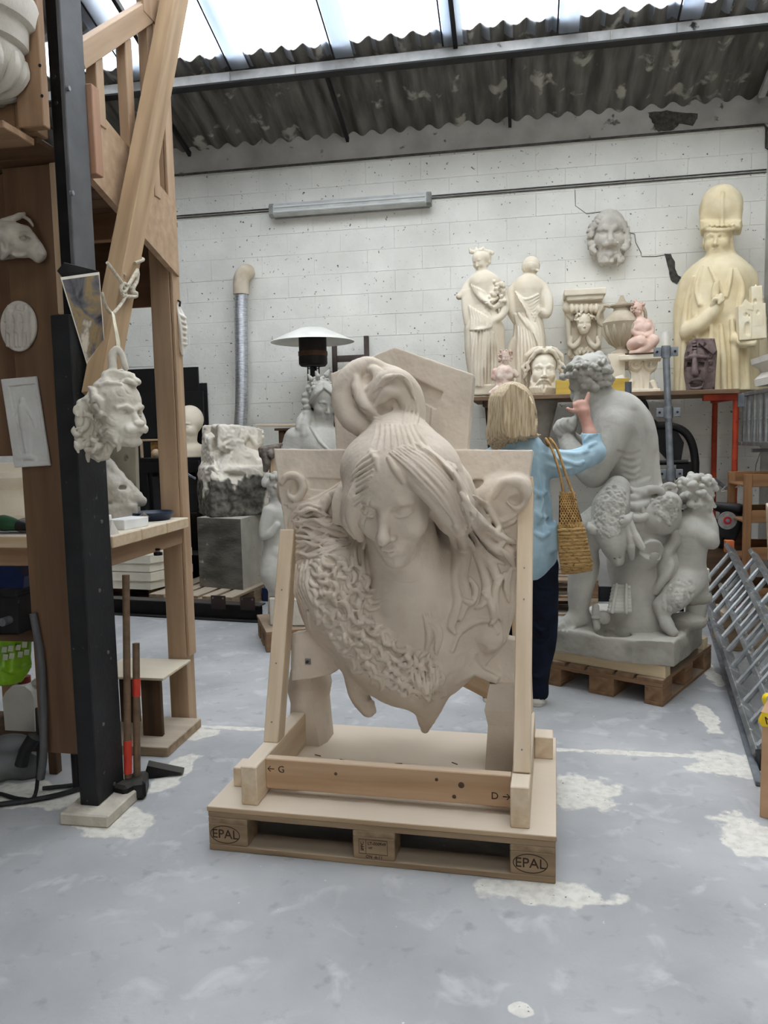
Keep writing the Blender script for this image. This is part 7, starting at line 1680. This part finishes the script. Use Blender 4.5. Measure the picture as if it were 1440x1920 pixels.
def rough_stone():
    O = np.mean(fp, 0)+np.array([0, 0, zt-.144+.0]); O[2] = zt
    m = bpy.data.materials.new('half_dressed_stone'); m.use_nodes = True; N = m.node_tree.nodes; L = m.node_tree.links; b = N['Principled BSDF']; b.inputs['Roughness'].default_value = .9
    at = N.new('ShaderNodeAttribute'); at.attribute_name = 'weathered'; n1 = N.new('ShaderNodeTexNoise'); n1.inputs['Scale'].default_value = 14; n1.inputs['Detail'].default_value = 6
    r1 = N.new('ShaderNodeValToRGB'); L.new(n1.outputs[0], r1.inputs[0]); r1.color_ramp.elements[0].position = .35; r1.color_ramp.elements[0].color = lin((58, 56, 50)); r1.color_ramp.elements[1].position = .75; r1.color_ramp.elements[1].color = lin((132, 128, 116))
    mx = N.new('ShaderNodeMix'); mx.data_type = 'RGBA'; L.new(at.outputs['Fac'], mx.inputs[0]); mx.inputs[6].default_value = lin((228, 220, 204)); L.new(r1.outputs[0], mx.inputs[7]); L.new(mx.outputs[2], b.inputs['Base Color'])
    S = Sculpt(O, (350, 780, 530, 985, -110, 60), .009, zmin=.001)
    rt = thing('rough_stone', 'roughly hewn pale stone with dark crust on top of the squared block', 'stone', tuple(O))
    S.bx((447, 925, -20), (66, 62, 52), (0, 2, 14), 6, 6); S.bx((436, 845, -22), (46, 44, 46), (0, 4, 22), 6, 10); S.bx((478, 868, -24), (38, 40, 24), (0, -8, 8), 5, 6)
    rg = random.Random(5)
    for c_, r_ in (((392, 830, 20), (0, -30, 40)), ((380, 900, 40), (10, -14, 50)), ((484, 830, 10), (20, 30, -20)), ((470, 800, 0), (-20, 10, 30)), ((455, 850, 50), (-40, 10, 12)), ((420, 862, 46), (-34, -20, -18)), ((505, 862, 30), (-10, 40, 30)), ((400, 790, -10), (20, -20, 10)), ((436, 905, 62), (-28, 8, 4)), ((510, 905, 40), (-6, 6, 44))): S.bx(c_, (24, 16, 26), r_, 1, 2, cut=True)
    o = S.mesh('hewn_stone', m, rt, disp=lambda v, n: .008*fbm(v, 9, 3, 7)+.006*ridge(v, 22, 3)+.003*fbm(v, 50, 2, 1))
    co = np.empty(len(o.data.vertices)*3, np.float32); o.data.vertices.foreach_get('co', co); co = co.reshape(-1, 3)
    w = np.clip(((.36+.06*fbm(co, 9, 3, 4)) - co[:, 2])/.02, 0, 1)*(1-np.clip((fbm(co*np.array([1, 1, .25]), 7, 2, 9)-.45)/.08, 0, 1))
    a = o.data.attributes.new('weathered', 'FLOAT', 'POINT'); a.data.foreach_set('value', w.astype(np.float32))
rough_stone()
# slab stack
P = PZ(288, 1132)
frame((P[0]-1.15, P[1], 0), .1); make_pallet('pallet under the stacked white slabs on the left', M_PALD, L=1.2, Wd=.8); frame()
z_ = .1445; M_SLAB = mat('ivory_slab', (232, 226, 208), (216, 208, 188), .7, 5, .08, 50)
for k, lab in enumerate(('lower thick ivory slab of the pair on the left pallet', 'upper thick ivory slab of the pair on the left pallet')):
    fpx = footprint((285, 1108-k*62+k*2), (170, 1095-k*62), (326, 1082-k*60), z_)
    C1 = PZ(283, 1106, .1445); base_ = [C1, C1+np.array([.16, .5, 0]), C1+np.array([-.75, .62, 0]), C1+np.array([-.9, .1, 0])]; base_ = [np.array([p[0], p[1], z_]) for p in base_]
    t = thing('stone_slab', lab, 'slab', tuple(np.mean(base_, 0)), group='ivory slabs on the left pallet'); vprism('slab_body', base_, .075, M_SLAB, t, 0); vprism('raised_face', [p+np.array([0, 0, .075]) for p in [np.mean(base_, 0)+(q-np.mean(base_, 0))*1.03 for q in base_]], .075, M_SLAB, t); z_ += .158
base_ = [np.mean(base_, 0)*0+p for p in base_]; top_ = [np.array([p[0]*.6+np.mean(base_, 0)[0]*.4, p[1]*.6+np.mean(base_, 0)[1]*.4, z_]) for p in base_]
o = vprism('thin_slab', top_, .03, mat('yellow_stone', (226, 206, 160), (206, 184, 138), .8, 6, .1)); tag(o, 'thin yellowish slab lying on the stacked ivory slabs', 'slab')
# leaning concrete board
A, B = PY(180, 945, 4.4), PY(238, 780, 4.7); Xb = PY(261, 940, 3.56)[0]; o = box('cement_board', (Xb-.17, 3.565, 1.07+.29), (.34, .03, .575), mat('lichen_board', (172, 166, 148), (150, 144, 126), .9, 5, .2, 40, speck=((96, 94, 84), 13, .68)), None, (-2, 0, 0)); tag(o, 'grey spotted cement board standing on the workbench behind the lion mask', 'board')
# black boards against the wall
for (x0, x1, yt, Y, lab) in ((215, 372, 694, 7.3, 'tallest of the black boards leaning on the white wall'), (330, 388, 720, 7.34, 'narrow black board leaning behind the other black boards'), (235, 381, 738, 7.22, 'front and lowest of the black boards behind the white bust')):
    a, b_ = PY(x0, yt, Y), PY(x1, yt, Y); o = box('black_board', ((a[0]+b_[0])/2, Y, a[2]/2), (b_[0]-a[0], .02, a[2]), mat('black_board', (22, 22, 23), (30, 30, 31), .5, 4, .04), None, (0, 0, 0)); tag(o, lab, 'board', 'black boards on the wall')
# black cart with bust
CT = float(PY(330, 858, 6.9)[2])
ct = thing('black_cart', 'black metal cart carrying the white bust', 'cart', (-3.2, 7.0, 0)); cx0, cx1 = PY(270, 858, 6.95)[0], -2.97
span('top_plate', (cx0, 6.86, CT-.03), (cx1, 7.19, CT), M_BLACKSTEEL, ct)
for x_ in (cx0+.03, cx1-.06):
    for y_ in (6.88, 7.14): span('leg', (x_, y_, 0), (x_+.035, y_+.035, CT-.03), M_BLACKSTEEL, ct)
span('lower_shelf', (cx0+.02, 6.88, .75), (cx1-.02, 7.17, .77), M_BLACKSTEEL, ct); span('lower_shelf', (cx0+.02, 6.88, .35), (cx1-.02, 7.17, .37), M_BLACKSTEEL, ct); span('apron', (cx0+.02, 6.865, CT-.14), (cx1-.02, 6.88, CT-.031), M_BLACKSTEEL, ct)
beam('brace', (cx0+.3, 6.855, CT-.05), (cx1-.05, 6.855, CT-.2), .01, .02, M_GALV, ct); span('drawer_box', (cx0+.1, 6.9, .78), (cx0+.3, 7.15, 1.12), M_BLACK, ct); span('drawer_box', (cx0+.33, 6.9, .78), (cx1-.06, 7.15, 1.1), M_BLACK, ct)
def white_bust():
    O = PY(352, 857, 7.03); O[2] = CT; S = Sculpt(O, (305, 745, 410, 865, -40, 40), .005, zmin=.0005)
    rt = thing('plaster_bust', 'smooth bald white bust with closed eyes on the black cart', 'bust', tuple(O))
    T, E, K = head(S, (355, 796, 0), 68, yaw=-38, pitch=10, eyes='down', ears=False, young=.5, nose=.85, brow=.6)
    S.ell((356, 788, -4), (24, 26, 27), k=4); S.tube([(354, 816, 0), (354, 832, -2)], [13, 16], k=6); S.ell((356, 846, -4), (46, 26, 14), k=8); S.ell((358, 856, -4), (50, 28, 16), k=6); S.bx((354, 868, -4), (44, 24, 16), rnd=8, k=8)
    S.mesh('bust', M_CREAM, rt)
white_bust()
P = PY(292, 848, 6.95); bm = bmesh.new(); bmesh.ops.create_uvsphere(bm, u_segments=24, v_segments=14, radius=.042); me = bpy.data.meshes.new('wooden_ball'); bm.to_mesh(me); bm.free(); me.materials.append(M_PINE); shade(me, 60); o = place(bpy.data.objects.new('wooden_ball', me), Matrix.Translation((P[0], 6.95, CT+.042))); tag(o, 'round wooden ball on the black cart', 'ball')
wf_ = thing('picture_frame', 'wooden frame with a cork board standing on the black cart', 'frame', (PY(290, 830, 7.1)[0], 7.1, CT)); xa, xb = PY(262, 830, 7.1)[0], PY(300, 830, 7.1)[0]
span('frame_bar', (xa, 7.1, CT+.16), (xb+.02, 7.13, CT+.18), M_PINE, wf_); span('frame_bar', (xb, 7.1, CT), (xb+.02, 7.13, CT+.16), M_PINE, wf_); span('frame_bar', (xa, 7.1, CT), (xa+.02, 7.13, CT+.16), M_PINE, wf_); span('cork_sheet', (xa+.09, 7.14, CT), (xb+.12, 7.15, CT+.15), mat('cork', (172, 130, 76), (140, 100, 56), .9, 40, .4, 80), wf_)
# steel beam on the floor
A, B = PZ(200, 1150), PZ(492, 1166); ib = thing('steel_beam', 'long dark steel I-beam lying on the floor before the pallets', 'beam', tuple((A+B)/2))
dv = B-A; ang = math.atan2(dv[1], dv[0]); frame(tuple(A), ang); Lb = float(np.linalg.norm(dv))
span('lower_flange', (0, -.05, 0), (Lb, .07, .012), M_BLACKSTEEL, ib); span('web', (0, .0, .012), (Lb, .012, .128), M_BLACKSTEEL, ib); span('upper_flange', (0, -.05, .128), (Lb, .07, .14), M_BLACKSTEEL, ib)
for x_ in (Lb-.36, Lb-.1):
    pl = span('end_plate', (x_-.06, -.06, .10), (x_+.07, -.051, .21), mat('brown_steel_plate', (62, 50, 46), (48, 40, 38), .6, 8, .1, metal=.3), ib, b=.004)
    for dx in (-.04, .05): cyl('bolt_hole', (x_+dx, -.0625, .19), (x_+dx, -.0605, .19), .008, M_SCREW, pl, seg=10)
frame()
# small pallet with grey putto
P = PZ(500, 1224)
frame((P[0], P[1], 0), .45); make_pallet('small pallet half hidden behind the left timber upright', M_PALD, L=.6, Wd=.5); frame()
o = span('stone_offcut', (PZ(490, 1185, .144)[0], 5.12, .1445), (PZ(490, 1185, .144)[0]+.34, 5.4, .345), M_STL, b=.012); tag(o, 'rough pale stone offcut on the small pallet', 'stone')
def putto_left():
    O = PY(520, 1100, 5.22); O[2] = .345; S = Sculpt(O, (475, 870, 575, 1180, -50, 40), .006, zmin=.0005)
    rt = thing('clay_putto', 'grey clay putto with curly hair standing behind the left timber upright', 'statue', tuple(O))
    T, E, K = head(S, (520, 915, 0), 52, yaw=-75, pitch=20, young=1, cheek=1.2)
    rg = random.Random(17)
    for i in range(70):
        a, z = rg.uniform(0, 6.28), rg.uniform(-.35, .5); q = math.sqrt(max(0, 1-((z-.1)/.46)**2)); x, y = .4*q*math.cos(a), .46*q*math.sin(a)-.06
        if y > .2 and z < .3: continue
        S.mell(T((x, y, z)), np.array([.024]*3)*rg.uniform(.7, 1.2), None, .008)
    S.tube([(520, 935, 0), (522, 955, 0)], [13, 18], k=6); S.tube([(520, 968, 0), (518, 1000, 0), (522, 1030, 0)], [28, 25, 26], k=6); S.tube([(505, 960, 14), (496, 990, 22), (494, 1002, 24)], [13, 11, 8], k=5); S.tube([(494, 1004, 24), (508, 1000, 30), (520, 985, 30)], [9, 7, 6], k=4); S.tube([(535, 955, -4), (542, 985, 4), (540, 1010, 8)], [10, 8, 8], k=4)
    S.tube([(514, 1040, 6), (508, 1075, 14), (516, 1105, 8), (520, 1150, 4)], [22, 20, 14, 13], k=6); S.tube([(532, 1040, -4), (536, 1090, -6), (536, 1150, -4)], [20, 17, 14], k=6); S.ell((520, 1034, 20), (12, 10, 10), k=5); S.bx((525, 1155, 0), (30, 24, 12), rnd=6, k=5)
    S.mesh('figure', M_CLAY, rt, disp=clay_disp())
putto_left()
P = PZ(516, 1128); cr_ = thing('blue_crate', 'dark blue crate of white offcuts on the floor behind the small pallet', 'crate', (P[0], P[1]+.1, 0)); 
for lo, hi in (((-.12, 0, 0), (.14, .01, .12)), ((-.12, .24, 0), (.14, .25, .12)), ((-.12, .01, 0), (-.11, .24, .12)), ((.13, .01, 0), (.14, .24, .12))): span('crate_side', (P[0]+lo[0], P[1]+lo[1], lo[2]), (P[0]+hi[0], P[1]+hi[1], hi[2]), mat('navy_plastic', (28, 40, 74), (22, 32, 60), .5, 8, 0), cr_)
span('offcuts', (P[0]-.11, P[1]+.01, .0), (P[0]+.13, P[1]+.24, .11), M_WHITE, cr_)
# nymph bust behind the relief
NZ = .95
def nymph():
    O = PY(590, 860, 6.0); O[2] = NZ; S = Sculpt(O, (525, 680, 690, 985, -50, 55), .005, zmin=.0005)
    rt = thing('clay_nymph', 'grey clay half figure of a woman crowned with leaves, looking down', 'statue', tuple(O))
    T, E, K = head(S, (606, 752, 10), 72, yaw=22, pitch=22, eyes='down', ears=False, nose=.95)
    S.ell((600, 738, -8), (30, 32, 30), k=5); rg = random.Random(19)
    S.bumps([(572, 728), (588, 704), (622, 700), (642, 712), (638, 728), (604, 720), (582, 738)], 46, 4.6, k=1.5, seed=19)
    for (x, y, x2, y2) in ((583, 708, 578, 698), (596, 702, 592, 692), (612, 700, 616, 690), (626, 706, 632, 697)): S.tube([(x, y+3, 14), (x2, y2+5, 14)], [5, 2], k=2, sub=2)
    for sx in (-1, 1):
        for i in range(4): S.lock([(608, 718+i*3), (608+sx*(12+i), 724+i*5), (608+sx*(22+i*2), 738+i*6)], [2, 4, 2], k=1.6, lift=.8)
    for i in range(6): S.ell((578-rg.uniform(-4, 8), 742+i*11, 6+i), (8, 8, 7), k=3)
    for P_ in ([(576, 768, 0), (564, 788, 12), (560, 802, 20)], [(580, 772, 4), (574, 792, 16), (578, 812, 26)], [(578, 775, 8), (570, 798, 20), (568, 814, 26)]): S.tube(P_, [6, 8, 5], k=3)
    S.tube([(604, 785, 4), (600, 812, 0)], [17, 21], k=8); S.ell((600, 835, -4), (58, 28, 28), (0, 8, 0), k=10); S.tube([(602, 840, 0), (604, 900, 0), (604, 985, 0)], [46, 38, 48], k=10)
    S.tube([(556, 825, 4), (545, 860, 10), (548, 920, 14)], [24, 20, 17], k=8); S.tube([(648, 830, 0), (662, 880, 4), (655, 940, 8)], [22, 19, 16], k=8); S.ell((588, 862, 28), (20, 16, 18), k=8); S.ell((622, 862, 28), (20, 16, 18), k=8)
    S.lock([(582, 800), (600, 828), (622, 850)], [2, 3, 2], k=2, lift=.6)
    S.mesh('figure', M_CLAY, rt, disp=clay_disp())
    o = lathe('turntable_stand', [(.2, 0), (.2, .03), (.05, .05), (.05, NZ-.06), (.2, NZ-.05), (.2, NZ-.0005)], M_DARKWOOD, None, (O[0], O[1]+.02, 0), 24); tag(o, 'round modelling stand under the clay nymph, hidden behind the relief', 'stand')
nymph()
# patio heater
P = PY(586, 640, 6.85); ph = thing('patio_heater', 'patio heater with a wide white reflector and black burner', 'heater', (P[0], 6.85, 0)); hz = P[2]
lathe('reflector', [(.01, .1), (.11, .094), (.24, .04), (.37, -.022), (.373, -.028), (.24, .032), (.11, .084), (.01, .09)], mat('white_enamel', (232, 230, 222), (216, 214, 206), .4, 6, .03), ph, (P[0], 6.85, hz+.02), 44)
lathe('burner', [(.02, -.22), (.11, -.22), (.128, -.2), (.128, -.14), (.124, -.13), (.124, .05), (.02, .06)], mat('sooty_burner', (44, 38, 36), (26, 24, 24), .6, 8, .1, 50, metal=.3), ph, (P[0], 6.85, hz), 28); lathe('burner_band', [(.129, -.13), (.131, -.13), (.131, -.09), (.129, -.09)], mat('rusty_band', (96, 68, 50), (70, 50, 40), .6, 12, .1, metal=.4), ph, (P[0], 6.85, hz), 28)
cyl('pole', (P[0], 6.85, .05), (P[0], 6.85, hz-.19), .03, M_BLACKSTEEL, ph); lathe('base', [(.02, 0), (.24, 0), (.24, .03), (.04, .07)], M_BLACKSTEEL, ph, (P[0], 6.85, 0), 28)
for k in range(8): a = k*math.pi/4; cyl('cage_wire', (P[0]+.055*math.cos(a), 6.85+.055*math.sin(a), hz-.42), (P[0]+.055*math.cos(a), 6.85+.055*math.sin(a), hz-.2), .003, M_BLACKSTEEL, ph, seg=5)
for dz in (.24, .3, .36): tube('cage_ring', [(P[0]+.055*math.cos(a), 6.85+.055*math.sin(a), hz-dz) for a in np.linspace(0, 6.283, 13)[:-1]], .003, M_BLACKSTEEL, ph, seg=5, closed=True)
# iron frame on the wall behind the heater
fr2 = thing('iron_frame', 'brown iron frame standing against the wall behind the heater', 'frame', (PY(655, 700, 7.3)[0], 7.3, 0)); xa, xb = PY(628, 690, 7.3)[0], PY(687, 640, 7.3)[0]; zt_ = PY(687, 630, 7.3)[2]; zm = PY(660, 672, 7.3)[2]; M_BR = mat('brown_iron', (92, 82, 76), (72, 64, 60), .7, 8, .1, metal=.2)
span('frame_bar', (xa-.022, 7.28, 0), (xa+.022, 7.32, PY(628, 640, 7.3)[2]), M_BR, fr2); span('frame_bar', (xb-.022, 7.28, 0), (xb+.022, 7.32, zt_), M_BR, fr2); span('cross_bar', (xa+.022, 7.285, zm-.03), (xb-.022, 7.315, zm+.03), M_BR, fr2); span('cross_bar', (xa+.022, 7.285, .6), (xb-.022, 7.315, .66), M_BR, fr2)
# small table and boards behind the nymph
P = PY(535, 803, 6.4); tb = thing('side_table', 'dark side table with a board on it behind the clay nymph', 'table', (P[0], 6.4, 0)); span('table_top', (P[0]-.06, 6.28, P[2]-.02), (P[0]+.26, 6.58, P[2]), M_DARKWOOD, tb)
for x_ in (P[0]-.03, P[0]+.18):
    for y_ in (6.3, 6.5): span('leg', (x_, y_, 0), (x_+.05, y_+.05, P[2]-.02), M_DARKWOOD, tb)
o = box('thin_board', (P[0]+.02, 6.42, P[2]+.022), (.5, .2, .02), M_PINE2, None, (0, 2, 0)); tag(o, 'thin pale board lying on the dark side table', 'board')
P = PY(512, 855, 5.75); jn = thing('stone_saw', 'grey machine head on a timber trestle behind the left corner of the relief', 'machine', (P[0], 5.75, 0))
beam('trestle_leg', (P[0]-.05, 5.72, 0), (P[0]+.0, 5.75, P[2]), .05, .05, M_PINE, jn); beam('trestle_leg', (P[0]+.12, 5.72, 0), (P[0]+.08, 5.75, P[2]), .05, .05, M_PINE, jn); Sx = Sculpt(P, (480, 825, 560, 880, -20, 20), .006); Sx.bx((505, 846, 0), (20, 12, 10), (0, -6, 0), 4); Sx.tube([(495, 850, 8), (500, 868, 8), (498, 882, 8)], [7, 8, 5], k=3); Sx.ell((508, 852, 10), (9, 9, 9), k=2); Sx.bx((512, 836, 0), (18, 10, 3), (0, -8, 0), 1); Sx.mesh('machine_head', mat('grimy_metal', (128, 118, 108), (70, 60, 54), .6, 20, .2, 60, metal=.4), jn)
# flue pipe on the wall
dc = thing('flue_duct', 'silver foil flue pipe running down the white wall from a beige elbow', 'duct', (-2.7, 7.3, .6)); M_FOIL = mat('crinkled_foil', (212, 214, 216), (172, 174, 178), .28, 20, .5, 60, metal=.85, stretch=(1, 1, 4)); DY = 7.28
pts = [PY(x, y, DY) for x, y in ((452, 548), (452, 600), (453, 680), (453, 760), (450, 810), (448, 870))]; pts.append(np.array([pts[-1][0]-.02, DY, .3])); pts.append(np.array([pts[-1][0], DY, 0.]))
Q = catmull(pts, 40); tube('foil_pipe', Q, [.062+.0022*(i % 2) for i in range(len(Q))], M_FOIL, dc, seg=20, smooth=80)
tube('elbow', [PY(452, 552, DY), PY(452, 530, DY), PY(455, 516, DY+.01), PY(461, 511, DY+.06), PY(464, 511, 7.396)], [.075, .075, .076, .076, .076], mat('beige_elbow', (214, 202, 182), (190, 172, 146), .7, 9, .1, 50), dc, seg=20, sub=5)
